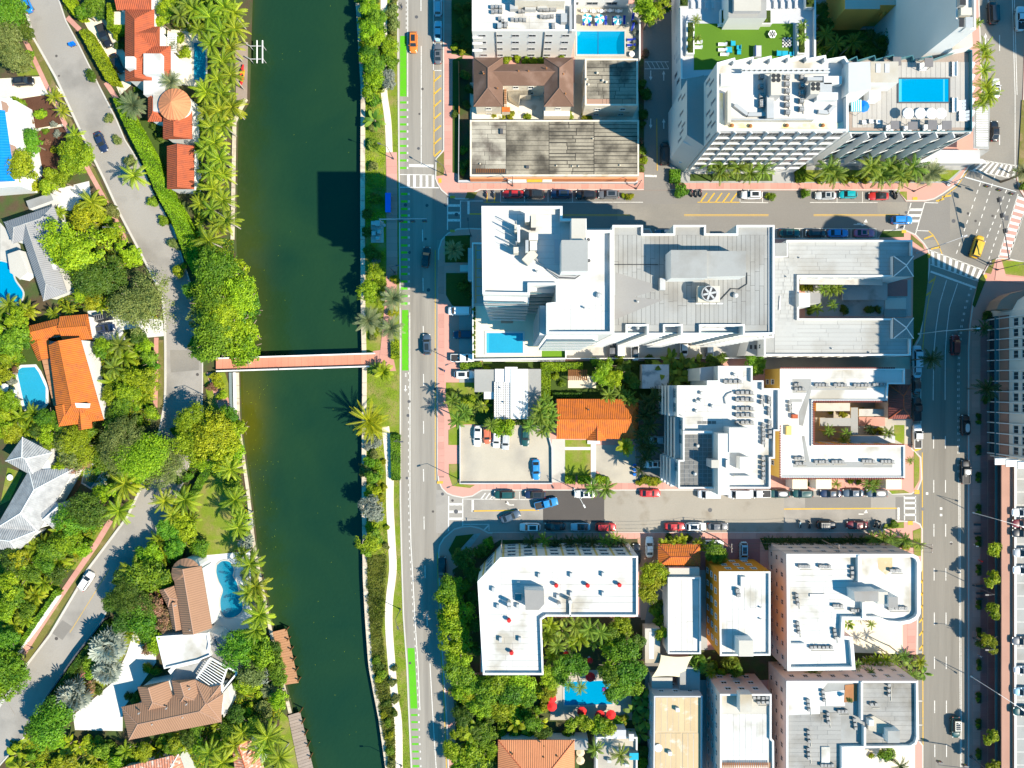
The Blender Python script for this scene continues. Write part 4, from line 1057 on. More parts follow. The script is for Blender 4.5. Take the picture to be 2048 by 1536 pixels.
def zebra(a0,a1,b0,b1,n,f=.5,m='white_line',m2=None):
    "bars between two crossing lines a0-a1 and b0-b1"
    a0,a1,b0,b1 = map(Vector,(a0,a1,b0,b1));line(*a0,*a1,1.6,name='crossing_line');line(*b0,*b1,1.6,name='crossing_line')
    for i in range(n):
        t0,t1 = (i+.5-f/2)/n,(i+.5+f/2)/n
        mark([a0.lerp(a1,t0),a0.lerp(a1,t1),b0.lerp(b1,t1),b0.lerp(b1,t0)],m,name='crossing_bar')
        if m2:
            u0,u1 = (i+.5+f/2)/n,min(1,(i+1.5-f/2)/n);mark([a0.lerp(a1,u0),a0.lerp(a1,u1),b0.lerp(b1,u1),b0.lerp(b1,u0)],m2,z=.0305,name='brick_bar')
zebra((1859,500),(1969,541),(1861,529),(1958,563),9,.48)
line(1861,543,1955,577,3.8,name='stop_line')
zebra((1966,321),(2036,332),(1940,341),(2031,358),8,.48)
zebra((2036,388),(1997,514),(2058,396),(2018,516),10,.42,'white_line','brick_red')
line(2046,430,2020,506,1.5)
for k,(x0,y0,x1,y1) in enumerate(((1966,350,1910,515),(1990,352,1935,520),(2013,380,1955,520),(2024,385,1975,525))):
    n = 11
    for i in range(n):
        t = i/n;line(x0+(x1-x0)*t,y0+(y1-y0)*t,x0+(x1-x0)*(t+.045),y0+(y1-y0)*(t+.045),1.6,name='guide_dash')
pline([(1893,560),(1879,608),(1872,655),(1868,700),(1866.5,760),(1866,801)],1.4);pline([(1915,567),(1899,615),(1893,665),(1890.5,705),(1890,760),(1890,800)],1.4)
for y in (872,960,1048,1136,1225,1313,1401,1489):
    line(1867+(y-872)*.004,y,1867+(y-872)*.004,y+25,1.5,name='lane_dash');line(1890.5+(y-872)*.004,y,1890.5+(y-872)*.004,y+25,1.5,name='lane_dash')
for i in range(30):
    y = 575+12.6*i;x = np.interp(y,[575,610,650,700,760,940],[1942,1931,1923,1918.5,1916.5,1917.5])
    for d in (-1.4,1.4): line(x+d,y,x+d-.3,y+4.6,1.2,name='lane_dash')
line(1917,955,1921,1560,1.2);line(1919.6,955,1923.6,1560,1.2)
line(1844.5,905,1846,1560,1.8,Y)
for y in (1160,1185,1210,1236,1262,1290): line(1838.5,y+9,1845.5,y,3,Y,name='hatch_bar')
for y in (1304,1354,1402,1450): line(1837,y,1846,y,1.4,name='parking_tick')
line(1841,706,1842,895,1.2)
for y in (706,747,799,848,895): line(1825,y,1842,y,1.2,name='parking_tick')
line(1827,902,1841,897,4,Y,name='hatch_bar')
line(1808.5,992,1809,1044,2,name='crossing_line');line(1831,992,1831,1044,2,name='crossing_line')
for y in (996,1006,1016.5,1029.5): line(1809,y,1831,y,4.6,name='crossing_bar')
line(1797,1015,1797,1042,4.5,name='stop_line');line(1568,1018,1793,1016.5,2.4,Y)
line(897.5,992,897,1062,2,name='crossing_line');line(925.5,997,925.5,1054,2,name='crossing_line')
for y in (1008.5,1023.5,1037.5): line(898,y,925,y,4.6,name='crossing_bar')
line(945.5,1000,945.5,1024,4.5,name='stop_line');line(945,1022,1078,1020,2.6,Y)
line(926,998,1086,999.5,1.2)
for x in (987,1039): line(x,983,x,999,1.1,name='parking_tick')
for x in (962,971,980): line(x,998,x+9,986,2.2,name='hatch_bar')
line(926,1048.5,978,1048.5,1.2);line(978,1048,978,1062,1.2);line(968,1060,977,1051,2.4,name='hatch_bar')
arrow(1018,1010,180,20,1);arrow(1728,1028,0,22,-1)
line(868,141,868,312,1.8,Y);line(867,141,883,141,1.4)
for i in range(7): y = 163+25*i;line(868.5,y,882,y-12,3,Y,name='hatch_bar')
line(867,-20,867,140,1.2)
for y in (45,90): line(867,y,884,y,1.1,name='parking_tick')
line(870.5,500,870.5,960,1.5,Y)
pline([(875,1105),(876,1160),(881,1290),(887,1380),(894,1560)],1.7,Y)
pline([(1936,340),(1914,373),(1893,389),(1876,404)],1.5,Y);line(1849,405,1876,406,1.3)
line(1884,394,1902,391,3,Y,name='hatch_bar');line(1872,402,1888,398,3,Y,name='hatch_bar')
pline([(1857,462),(1866,470),(1875,485),(1884,508)],1.5,Y);line(1831,461,1857,462,1.3);line(1848,478,1866,471,3,Y,name='hatch_bar');line(1862,498,1880,494,3,Y,name='hatch_bar')
pline([(1871,552),(1858,595),(1850,640),(1845,700)],1.5,Y)
for x,y in ((1863,560),(1857,585)): line(x-5,y+6,x+5,y-2,3,Y,name='hatch_bar')
line(2024,-20,2030,190,1.3);line(2028,-20,2034,190,1.3);line(1999,70,1999,102,1.5);line(1976,78,1976,92,1.5);line(1976,-10,1976,12,1.5)
line(2030,190,2030,330,1.3);arrow(1971,78,90,24);line(1999,270,1999,290,1.5)
for x0,x1,y in ((810,813,748),(810,813,752)): line(x0,y,x1,y,2.2,name='cycle_symbol')
arrow(811,777,270,13)
for x,y in ((1882,1017),(1882,1030),(1854,987),(1902,1086)): mark(rect(x-2.4,y-2.4,x+2.4,y+2.4),name='painted_square')
# manhole covers and patches
for x,y,r in ((833,34,.38),(837,297,.33),(857,806,.36),(818,803,.36),(816,831,.36),(814,956,.33),(885,988,.36),(866,1023,.28),(905,1001,.3),(912,1023,.5),(851,478,.3),(854,411,.36),(891,410,.42),(913,429,.45),(811,410,.4),(819,505,.35),(857,580,.42),(870,778,.3),(870,699,.3),
                (1012,1004,.25),(1420,1020,.5),(1812,425,.35),(1846,1018,.4),(1902,1087,.3),(1985,432,.3),(1907,442,.45),(1936,427,.3),(1951,442,.3),(845,178,.3),(839,228,.25),(820,1326,.3)):
    disc(x,y,r,'metal_dark' if r > .3 else 'asphalt_dark',.036,'manhole_cover',ROAD)
mark(rect(2009,431,2017,441),'metal_dark',z=.036,name='drain_grate')
# ---------------------------------------------------------------- west island street
RL = [(30,-60),(55,30),(67,75),(112,155),(172,285),(207,355),(240,427),(268,480),(302,545),(324,590),(330,640),(331,700),(331,770),(330,805),(322,850),(305,915),(280,980),(255,1033),(220,1080),(175,1140),(155,1177),(100,1270),(50,1335),(0,1412),(-60,1500)]
RR = [(100,-60),(118,0),(132,42),(158,90),(200,175),(232,237),(250,280),(285,335),(305,384),(347,459),(367,524),(389,591),(401,640),(405,700),(405,770),(404,825),(392,890),(367,963),(340,1020),(315,1068),(275,1115),(235,1175),(205,1240),(150,1312),(88,1400),(57,1465),(0,1530),(-60,1600)]
wr = sheet('road',RL + RR[::-1],.03,'street_grey')
def pix_strip(name,line_,w,z,m,h): return strip(name,line_,w,z,m,h=h)
strip('kerb',RL,4.2,.13,'kerb',h=.12);strip('kerb',RR,2.6,.13,'kerb',h=.12)
ROAD_E = ROAD;ROAD = wr
line(218,1140,140,1265,1,Y,z=.04)
for x,y,r in ((113,1277,.4),(118,152,.25),(113,112,.3),(395,749,.35),(36,1387,.3),(24,1426,.3),(8,1427,.3)): disc(x,y,r,'asphalt_dark',.04,'manhole_cover',wr)
mark([(125,1240),(145,1253),(125,1280),(104,1266)],'asphalt_mid',.036,'road_patch')
mark([(340,700),(398,700),(398,740),(342,745)],'asphalt',.036,'road_patch')
ROAD = ROAD_E
strip('verge',[(58,62),(95,150),(155,283),(190,355),(222,425),(250,478)],14,.1,'verge',h=.1)
strip('verge',[(321,680),(322,760),(320,815)],12,.1,'verge',h=.1)
strip('verge',[(240,1032),(205,1085),(160,1140),(140,1180),(85,1270),(40,1335)],12,.1,'verge',h=.1)
paved_walk([(47,72),(72,125),(92,168),(115,215),(140,268),(180,345),(206,392),(232,440),(254,487)],9,.13)
paved_walk([(313,675),(312,770),(311,815)],9,.13)
paved_walk([(222,1040),(195,1085),(155,1143),(135,1172),(78,1258),(38,1322)],11,.13)
paved_walk([(135,35),(160,60)],10,.13);paved_walk([(212,165),(235,200)],10,.13)
# driveways, patios, lawns of the island
Z = .06
for nm,pts,m in (
    ('driveway',[(-20,158),(95,152),(125,185),(110,197),(-20,200)],'cream'),
    ('driveway',[(165,38),(205,30),(258,120),(262,170),(240,190),(205,110)],'cream'),
    ('driveway',[(175,622),(265,615),(325,640),(328,672),(245,680),(185,680)],'whitepaint'),
    ('driveway',[(268,1262),(285,1288),(312,1305),(312,1325),(280,1372),(245,1418),(245,1462),(150,1460),(146,1430),(175,1408),(225,1365),(252,1310)],'whitepaint'),
    ('patio',[(335,60),(398,55),(400,175),(335,165)],'cream'),('patio',[(110,1375),(170,1345),(180,1360),(120,1390)],'redpave'),
    ('path',[(40,262),(125,243),(128,252),(44,267)],'cream'),
    ('path',[(60,198),(68,198),(78,222),(74,240),(78,262),(72,262),(68,240),(72,222)],'concrete_grey'),
    ('path',[(70,305),(78,318),(98,330),(104,345),(98,348),(92,336),(72,324),(65,308)],'concrete_grey'),
    ('garden_bed',[(25,200),(120,185),(140,245),(45,262)],'mulch'),('garden_bed',[(48,268),(132,252),(160,330),(100,375),(60,360)],'mulch'),
    ('lawn',[(32,110),(70,120),(78,150),(35,152)],'lawn'),('lawn',[(270,240),(290,235),(335,300),(335,380),(318,340)],'lawn_dark'),
    ('lawn',[(395,950),(445,935),(470,960),(500,1060),(490,1095),(420,1115),(365,1095),(375,1030)],'lawn'),
    ('lawn',[(28,695),(85,690),(92,740),(35,740)],'lawn_dark'),('lawn',[(15,935),(45,945),(20,1000),(0,1010)],'lawn'),
    ('lawn',[(245,1262),(268,1262),(250,1310),(222,1362),(172,1405),(150,1420),(200,1350)],'lawn'),('lawn',[(140,1095),(205,1050),(215,1060),(150,1140),(110,1130)],'lawn'),
    ('lawn',[(580,1440),(560,1420),(555,1540),(600,1540)],'lawn'),('lawn',[(-20,1180),(110,1150),(120,1175),(15,1315),(-20,1320)],'lawn'),
    ('lawn',[(205,470),(250,500),(245,540),(215,530)],'verge'),('lawn',[(245,660),(280,655),(275,690),(255,690)],'lawn_dark'),('lawn',[(265,755),(300,740),(300,815),(270,830)],'lawn'),
    ('pool_deck',[(395,1112),(440,1108),(500,1102),(505,1265),(430,1260),(405,1140)],'whitepaint'),
    ('wood_deck',[(118,1000),(152,935),(185,922),(180,935),(138,1010)],'wood_dark'),('patio',[(185,970),(205,938),(222,950),(208,978)],'cream'),
    ('patio',[(0,445),(40,490),(50,545),(25,540),(0,520)],'concrete'),('patio',[(15,500),(38,495),(55,545),(40,560),(20,540)],'concrete_grey'),
    ('patio',[(0,770),(40,765),(50,810),(10,815)],'cream'),('patio',[(405,745),(450,745),(475,825),(420,825)],'lawn'),('path',[(412,745),(425,745),(462,805),(465,825),(440,822)],'pink'),
    ('wood_deck',[(470,88),(496,84),(494,200),(472,200)],'wood_grey'),
    ('patio',[(105,380),(178,362),(182,395),(140,422),(107,412)],'whitepaint'),
    ('driveway',[(-20,1345),(30,1430),(-20,1440)],'street_grey'),
):
    sheet(nm,pts,Z,m,h=.06);Z += .0007
# ---- lots on the east blocks
Z = .172
for nm,pts,m in (
    ('lawn',[(873,318),(888,303),(888,350),(873,352)],'verge'),('lawn',[(935,384),(955,384),(948,397),(930,397)],'verge'),
    ('lawn',[(905,120),(925,112),(925,350),(905,345)],'lawn_dark'),('bare_lot',[(920,118),(945,118),(942,362),(918,362)],'soil'),
    ('lawn',[(903,-40),(944,-40),(944,112),(903,108)],'lawn_dark'),
    ('pool_deck',[(1148,8),(1278,8),(1278,116),(1148,116)],'lotconc'),('courtyard',[(940,165),(1290,165),(1290,245),(940,245)],'creamwall'),
    ('courtyard',[(1150,116),(1172,116),(1172,242),(1148,242)],'lotconc'),
    ('alley',[(1286,40),(1345,20),(1345,330),(1342,380),(1288,380)],'asphalt_mid'),('garden_bed',[(1277,116),(1288,116),(1288,345),(1278,345)],'soil'),
    ('forecourt',[(1340,300),(1980,300),(1930,335),(1900,366),(1340,366)],'concrete_grey'),
    ('lawn',[(1600,340),(1920,340),(1895,362),(1600,364)],'lawn'),('lawn',[(1380,348),(1545,348),(1545,362),(1380,362)],'lawn_dark'),
    ('lawn',[(1797,383),(1814,383),(1814,401)],'lawn'),('garden_bed',[(1625,55),(1870,40),(1870,130),(1625,130)],'lawn_dark'),
    ('courtyard',[(1630,-40),(1900,-40),(1850,58),(1630,60)],'concrete_grey'),
    ('lawn',[(890,472),(940,470),(940,525),(890,525)],'lawn_dark'),('lawn',[(892,546),(942,546),(942,612),(905,612),(892,590)],'lawn_dark'),
    ('driveway',[(920,530),(945,530),(945,543),(920,543)],'whitepaint'),('driveway',[(918,614),(945,614),(945,770),(918,770)],'concrete_grey'),
    ('alley',[(1130,676),(1520,676),(1520,717),(1130,717)],'concrete'),('alley',[(1530,714),(1820,714),(1820,738),(1530,738)],'lotconc'),
    ('lawn',[(1827,520),(1857,505),(1856,560),(1846,640),(1838,672),(1825,695)],'lawn_dark'),('lawn',[(1766,462),(1808,461),(1808,474),(1758,475)],'lawn_dark'),('lawn',[(1822,468),(1845,488),(1850,500),(1822,480)],'verge'),
    ('courtyard',[(1610,560),(1822,560),(1822,632),(1610,632)],'concrete_grey'),('courtyard',[(1630,805),(1822,805),(1822,888),(1630,888)],'lotconc'),('lawn',[(1788,850),(1809,850),(1809,890),(1788,878)],'lawn'),
    ('lawn',[(1828,902),(1839,916),(1839,960),(1828,978)],'lawn'),('lawn',[(1778,981),(1808,980),(1820,986),(1784,988)],'lawn'),
    ('lawn',[(965,722),(1290,722),(1290,745),(965,745)],'lawn_dark'),('lawn',[(892,765),(950,765),(950,848),(905,850),(892,800)],'lawn'),
    ('garden_bed',[(950,785),(1110,785),(1110,850),(950,850)],'lawn_dark'),('garden_bed',[(1080,738),(1320,738),(1320,800),(1080,800)],'lawn_dark'),
    ('lawn',[(897,860),(918,850),(918,890),(897,890)],'lawn'),('lawn',[(898,928),(918,928),(918,968),(950,970),(940,976),(905,972),(898,950)],'lawn'),
    ('car_park',[(919,850),(1090,850),(1105,895),(1105,966),(921,966)],'lotconc'),
    ('driveway',[(1103,878),(1130,878),(1130,965),(1105,965)],'concrete'),('lawn',[(1130,880),(1181,880),(1181,952),(1130,952)],'lawn'),
    ('path',[(1182,880),(1192,880),(1192,968),(1182,968)],'whitepaint'),('driveway',[(1192,890),(1270,890),(1272,966),(1220,966),(1192,940)],'lotconc'),
    ('path',[(1130,894),(1181,894),(1181,900),(1130,900)],'pathpale'),
    ('parking_strip',[(1272,800),(1330,800),(1330,965),(1272,965)],'asphalt_mid'),
    ('lawn',[(897,1100),(912,1072),(948,1068),(905,1115)],'lawn_dark'),('path',[(948,1068),(962,1066),(915,1130),(903,1120)],'concrete_grey'),
    ('garden_bed',[(905,1140),(1000,1080),(1275,1078),(1280,1110),(960,1160),(960,1345),(915,1345)],'soil'),
    ('courtyard',[(1085,1235),(1290,1235),(1300,1540),(915,1540),(905,1350),(1085,1350)],'soil'),
    ('pool_deck',[(1105,1340),(1260,1340),(1265,1440),(1100,1440)],'lotconc'),
    ('driveway',[(1275,1076),(1318,1076),(1318,1240),(1282,1240)],'brownwall'),('driveway',[(1400,1078),(1520,1078),(1520,1140),(1400,1140)],'redpave'),
    ('garden_bed',[(1520,1076),(1820,1076),(1830,1095),(1530,1100)],'lawn_dark'),('lawn',[(1826,1062),(1842,1056),(1842,1112),(1828,1112)],'lawn'),('lawn',[(1770,1048),(1808,1044),(1808,1056),(1765,1058)],'lawn'),
    ('patio',[(1690,1240),(1805,1240),(1806,1310),(1690,1310)],'cream'),('alley',[(1318,1100),(1340,1100),(1340,1400),(1290,1400),(1290,1240)],'asphalt_mid'),('alley',[(1400,1140),(1415,1140),(1415,1540),(1400,1540)],'concrete_grey'),
    ('garden_bed',[(1400,1300),(1560,1300),(1850,1310),(1845,1360),(1400,1360)],'soil'),('patio',[(1680,1490),(1830,1485),(1830,1540),(1680,1540)],'cream'),
    ('lawn',[(2004,520),(2110,530),(2110,560),(2010,548)],'lawn'),('lawn',[(1958,560),(1966,548),(1972,560),(1950,615),(1945,610)],'lawn_dark'),('lawn',[(1985,520),(1992,518),(1982,548),(1970,545)],'verge'),('pavement',[(1995,518),(2003,519),(2012,552),(2110,562),(2110,575),(1990,560)],'pink'),
    ('lawn',[(2044,200),(2110,200),(2110,400),(2050,388),(2036,350)],'verge'),
):
    sheet(nm,pts,Z,m,h=.04);Z += .0007
for x,y,w,h_ in ((880,965,12,5),(1834,984,10,8),(1821,1046,10,8),(1808,463,9,6),(1830,397,10,6),(905,462,9,5),(880,361,6,9),(905,394,10,5),(1858,512,5,8),(1971,553,6,8),(2008,522,14,6),(2042,360,8,12),(1098,0,1,1)):
    sheet('tactile_paving',rect(x-w/2,y-h_/2,x+w/2,y+h_/2),.19,'yellow_line',h=.03)
for y0,y1 in ((124,125.2),(138,139.2)): mark(rect(1289,y0,1337,y1),z=.235,name='hatch_line')
for i in range(5): line(1294+i*9,125,1301+i*9,138,1.2,z=.236,name='hatch_bar')
for x,y,a in ((1301,152,270),(1327,152,90),(1301,248,270),(1327,248,90)): arrow(x,y,a,20,z=.236)
line(1313,238,1314,342,1.6,Y,z=.236);line(1289,352,1313,353,4,z=.236,name='stop_line')
# ================================================================= BUILDINGS, west island
# red tiled villa with the round turret
h = house('tiled_villa','long red tiled villa with a round conical turret beside the canal palms',310,140)
walls(h,rect(250,19,308,162),5.6,eave=6);walls(h,rect(287,53,320,95),5.6,eave=6,win={});walls(h,rect(287,92,341,152),5.6,eave=6,win={})
ridge_roof(h,rect(233,-40,302,20),5.9,1.5,'redtile',ends=(0,0));ridge_roof(h,rect(250,19,308,162),6,1.9,'redtile',ends=(0,1))
ridge_roof(h,rect(280,53,319,95),6.03,1.7,'redtile',ends=(0,0),axis=False);ridge_roof(h,rect(284,92,341,153),6.06,1.5,'redtile',ends=(0,1),axis=False)
walls(h,rect(234,-40,300,20),5.6,eave=6)
rbox(h,'flat_roof',287,107,322,148,5,7.9,'wallwhite','roofwhite')
rbox(h,'flat_roof',287,155,330,189,0,6.2,'wallwhite','roofwhite');rbox(h,'flat_roof',306,185,326,222,0,6.1,'wallwhite','roofwhite')
c = W(260,125,8.5);MB().box((c.x,c.y,5),(1.9,2.5,3.6)).build('chimney','wallwhite',h)
walls(h,rect(296,187,325,243),4.4,eave=4.8);ridge_roof(h,rect(296,187,325,243),4.8,1.1,'redtile')
walls(h,rect(326,225,384,278),5.2,eave=5.6,win={});ridge_roof(h,rect(326,222,384,278),5.6,1.7,'redtile',ends=(0,1),axis=True)
c = W(349,209,7);MB().cyl((c.x,c.y,0),3.3,6.9,28).build('turret_wall','wallwhite',h)
n = 36;vs = [(c.x-wl(h).x,c.y-wl(h).y,8.6)] + [(c.x-wl(h).x+3.6*math.cos(2*math.pi*i/n),c.y-wl(h).y+3.6*math.sin(2*math.pi*i/n),6.9) for i in range(n)]
fs = [(0,1+i,1+(i+1) % n) for i in range(n)];me = mesh('turret_roof',vs,fs,'paleorangetile',uv=[q for i in range(n) for q in ((.3*i+.15,4),(.3*i,0),(.3*i+.3,0))]);link('turret_roof',me,h)
h2 = house('tiled_guest_house','small rectangular red tiled guest house south of the turret villa',360,335);walls(h2,rect(334,292,388,380),4.2,eave=4.6,win={});ridge_roof(h2,rect(334,292,388,378),4.6,1.5,'redtile',ends=(0,0))
t = house('roof_terrace','tan roof terrace ringed by a clipped hedge beside the red villa',236,32,cat='terrace');rbox(t,'terrace_block',214,5,258,56,0,3.0,'wallwhite','leafcore');rbox(t,'terrace_floor',226,20,250,51,2.8,3.05,'cream')
hedge('square clipped hedge around the tan roof terrace, north side',[(214,7),(257,7)],[(214,19),(257,19)],3.6,'hedge_leaf');hedge('square clipped hedge around the tan roof terrace, west side',[(214,20),(214,57)],[(225,20),(225,57)],3.6);hedge('square clipped hedge around the tan roof terrace, south side',[(226,50),(257,50)],[(226,58),(257,58)],3.6)
pg = house('pergola','white slatted pergola on the patio of the red villa',344,85,cat='pergola')
for x in (336,352):
    for y in (68,103): p = W(x,y,2.5);MB().box((p.x,p.y,.06),(.15,.15,2.4)).build('post','wallwhite',pg)
for i in range(9): p = W(344,68+i*4.4,2.6);MB().box((p.x,p.y,2.5),(2.1,.34,.1)).build('slat','wallwhite',pg)
for x in (336,352): p = W(x,85,2.5);MB().box((p.x,p.y,2.4),(.12,4.4,.1)).build('beam','wallwhite',pg)
pool('long teal swimming pool shaded by palms behind the red villa',rect(388,86,412,160),.07,'pool_teal')
# blue roofed house at the left edge
h = house('blue_roofed_house','white house with a bright blue roof at the left edge',-10,290)
walls(h,[(-60,195),(30,200),(45,290),(52,330),(40,372),(-60,380)],5.2,eave=5.5,t=0,win={})
rpoly(h,'roof_slab',[(-60,192),(22,196),(38,255),(36,268),(50,310),(46,322),(32,318),(38,372),(-60,380)],5.2,5.6,'wallwhite')
ridge_roof(h,[(-60,216),(9,221),(29,362),(-60,366)],5.9,1.6,'blueroof',ends=(0,0),axis=True)
for x,y in ((8,213),(26,300)): rpoly(h,'balcony_roof',[(x-6,y-12),(x+4,y-8),(x+9,y),(x+7,y+10),(x-2,y+14)],2.5,5.75,'brownwall')
# grey hipped house
h = house('grey_tiled_house','grey tiled L-shaped house behind the big bright green tree',70,500)
walls(h,[(8,444),(107,411),(122,455),(25,487)],3.6,eave=4,win={});walls(h,[(86,447),(39,463),(87,600),(134,583)],3.6,eave=4,win={})
ridge_roof(h,[(8,444),(107,411),(122,455),(25,487)],4,1.7,'greytile','palegreytile');ridge_roof(h,[(86,442),(39,458),(87,602),(134,585)],4.02,1.75,'greytile','palegreytile',ends=(0,1))
rpoly(h,'flat_roof',[(88,516),(106,514),(114,538),(92,540)],0,4.6,'wallwhite');rpoly(h,'flat_roof',[(52,402),(101,386),(107,400),(58,418)],0,3.4,'wallwhite','roofgrey')
rpoly(h,'flat_roof',[(15,508),(38,500),(55,545),(40,558),(20,545)],0,3.1,'wallwhite','roofoff')
pool('curved cyan swimming pool at the left edge beside the grey house',[(-20,520),(18,528),(30,560),(46,585),(40,605),(25,614),(0,610),(-25,600)],.09,'pool','concrete',smooth=True)
# orange hipped house
h = house('orange_tiled_house','orange tiled house with a wooden deck and angled wings by the white driveway',140,740)
walls(h,[(49,654),(121,635),(128,667),(59,684)],3.6,eave=4);walls(h,[(121,633),(175,628),(184,678),(128,680)],4.2,eave=4.5,win={});walls(h,[(97,690),(160,675),(206,842),(118,852)],5.6,eave=6,win={})
ridge_roof(h,[(49,654),(123,635),(130,668),(59,684)],4,1.3,'orangetile',ends=(1,0));ridge_roof(h,[(119,633),(175,628),(184,678),(126,682)],4.5,1.3,'orangetile',ends=(0,0),axis=False)
ridge_roof(h,[(97,690),(160,675),(207,840),(118,853)],6,1.9,'orangetile',ends=(1,0));ridge_roof(h,[(60,686),(97,676),(99,716),(76,722)],3.6,.7,'orangetile',ends=(0,0));walls(h,[(60,686),(97,676),(99,716),(76,722)],3.4,eave=3.6)
ridge_roof(h,[(152,812),(180,806),(184,856),(157,861)],6.05,1.2,'orangetile',ends=(0,0));ridge_roof(h,[(110,812),(152,806),(158,848),(118,853)],6.1,1.0,'orangetile',ends=(1,0))
rpoly(h,'roof_lantern',[(150,806),(175,807),(174,816),(152,815)],6,7.7,'wallwhite')
dk = rpoly(h,'deck',[(84,720),(98,718),(130,806),(108,813)],0,2.6,'wallwhite','wood_dark')
for i in range(9):
    a,b = Vector((84,720)).lerp(Vector((108,813)),i/9),Vector((98,718)).lerp(Vector((130,806)),i/9);a2,b2 = Vector((84,720)).lerp(Vector((108,813)),(i+.94)/9),Vector((98,718)).lerp(Vector((130,806)),(i+.94)/9)
    MB().prism(ccw([XY(p,2.6) for p in (a,b,b2,a2)]),2.6,2.65).build('deck_board','wood',dk)
pool('white rimmed pale blue pool left of the orange tiled house',[(34,742),(44,735),(70,734),(78,745),(92,775),(92,806),(86,814),(58,822),(50,815)],.1,'pool_pale','whitepaint',.6)
# pale grey tiled house
h = house('pale_tiled_house','weathered pale grey tiled house with crossing hipped wings and a wooden deck',70,990)
Wg = 4.2
for q in ([(12,922),(45,876),(92,896),(110,960),(60,950)],[(60,948),(150,938),(78,1062),(-8,1060)],[(-20,1058),(76,1062),(38,1102),(-20,1092)],[(80,1015),(112,1003),(137,1018),(106,1058)]): walls(h,q,Wg,eave=4.5)
ridge_roof(h,[(11,922),(45,874),(105,905),(70,955)],4.5,1.7,'palegreytile','wallwhite',ends=(1,1));ridge_roof(h,[(58,940),(150,936),(76,1064),(-10,1058)],4.53,2.2,'palegreytile','wallwhite',ends=(1,1),axis=None)
ridge_roof(h,[(-30,1050),(76,1060),(36,1104),(-30,1094)],4.5,1.6,'palegreytile','wallwhite',ends=(0,1));ridge_roof(h,[(80,1017),(112,1003),(137,1018),(107,1058)],4.56,1.4,'palegreytile','wallwhite',ends=(0,0))
pool('small dark green plunge pool beside the brown wooden deck',[(172,932),(196,928),(200,950),(182,975),(166,965)],.11,'pool_green','concrete_grey')
# brown tiled house with white flat roof and pergola
h = house('brown_tiled_house','large brown tiled house with a white flat roof and slatted pergola',350,1310)
walls(h,[(345,1140),(403,1135),(424,1255),(370,1273)],5.6,eave=6,win={});ridge_roof(h,[(344,1135),(403,1132),(424,1256),(366,1270)],6,1.9,'browntile','brownwall',ends=(0,0))
c = W(372,1146,6);MB().cyl((c.x,c.y,0),2.9,5.9,24).build('apse_wall','wallwhite',h)
n = 30;o_ = wl(h);vs = [(c.x-o_.x,c.y-o_.y,7.9)] + [(c.x-o_.x+3.25*math.cos(2*math.pi*i/n),c.y-o_.y+3.25*math.sin(2*math.pi*i/n),5.95) for i in range(n)]
link('apse_roof',mesh('apse_roof',vs,[(0,1+i,1+(i+1) % n) for i in range(n)],'browntile',uv=[q for i in range(n) for q in ((.34*i+.17,4),(.34*i,0),(.34*i+.34,0))]),h)
walls(h,[(320,1182),(350,1172),(376,1200),(364,1217),(335,1206)],4.6,eave=5);ridge_roof(h,[(318,1180),(352,1170),(376,1203),(336,1214)],5.2,1.5,'browntile','brownwall',ends=(1,0));ridge_roof(h,[(334,1206),(366,1198),(370,1258),(345,1258)],5.1,1.2,'browntile','brownwall',ends=(0,0))
flat('x',None,None,[(312,1273),(415,1266),(419,1287),(417,1300),(423,1311),(396,1322),(328,1338)],5.2,root=h,par=.5,pt=.3)
rpoly(h,'side_roof',[(415,1262),(437,1270),(455,1290),(462,1325),(475,1344),(424,1314),(418,1290)],0,4.3,'wallwhite','roofmid')
for i in range(8): p = W(430+i*4.5,1285+i*5.2,4.4);MB().box((p.x,p.y,4.3),(.06,4.2,.06),.5).build('standing_seam','metal_dark',h)
walls(h,[(250,1420),(440,1376),(442,1440),(260,1474)],5.2,eave=5.6);walls(h,[(275,1374),(335,1362),(352,1420),(290,1432)],5.2,eave=5.6,win={})
ridge_roof(h,[(243,1414),(441,1370),(443,1444),(258,1480)],5.6,2.0,'browntile','brownwall');ridge_roof(h,[(275,1374),(336,1362),(352,1420),(292,1432)],5.65,1.85,'browntile','brownwall',ends=(1,0),axis=True)
ridge_roof(h,[(343,1361),(391,1359),(410,1408),(355,1414)],5.66,1.5,'browntile','brownwall',ends=(1,0));ridge_roof(h,[(391,1360),(446,1388),(441,1440),(396,1412)],5.67,1.5,'browntile','brownwall')
rpoly(h,'terrace',[(340,1340),(395,1325),(420,1318),(392,1362),(345,1364)],0,3.4,'wallwhite','concrete_grey')
rpoly(h,'parapet_wall',[(336,1342),(346,1332),(396,1321),(398,1325),(349,1337),(341,1349)],3.2,4.6,'wallwhite')
for q in range(12):
    a = Vector((420,1317)).lerp(Vector((390,1361)),q/11);b = Vector((454,1336)).lerp(Vector((434,1393)),q/11);p0,p1 = W(a.x,a.y,5),W(b.x,b.y,5);m_ = (p0+p1)/2
    MB().box((m_.x,m_.y,4.9),((p1-p0).length,.2,.14),math.atan2(p1.y-p0.y,p1.x-p0.x)).build('pergola_slat','wallwhite',h)
for a,b in (((420,1317),(390,1361)),((474,1346),(435,1394)),((454,1335),(436,1392)),((420,1316),(474,1345))):
    p0,p1 = W(*a,4.9),W(*b,4.9);m_ = (p0+p1)/2;MB().box((m_.x,m_.y,4.6),((p1-p0).length,.35,.3),math.atan2(p1.y-p0.y,p1.x-p0.x)).build('pergola_beam','wallwhite',h)
for x,y in ((420,1318),(472,1345),(436,1392),(391,1361)): p = W(x,y,4.6);MB().box((p.x,p.y,0),(.35,.35,4.6)).build('pergola_post','wallwhite',h)
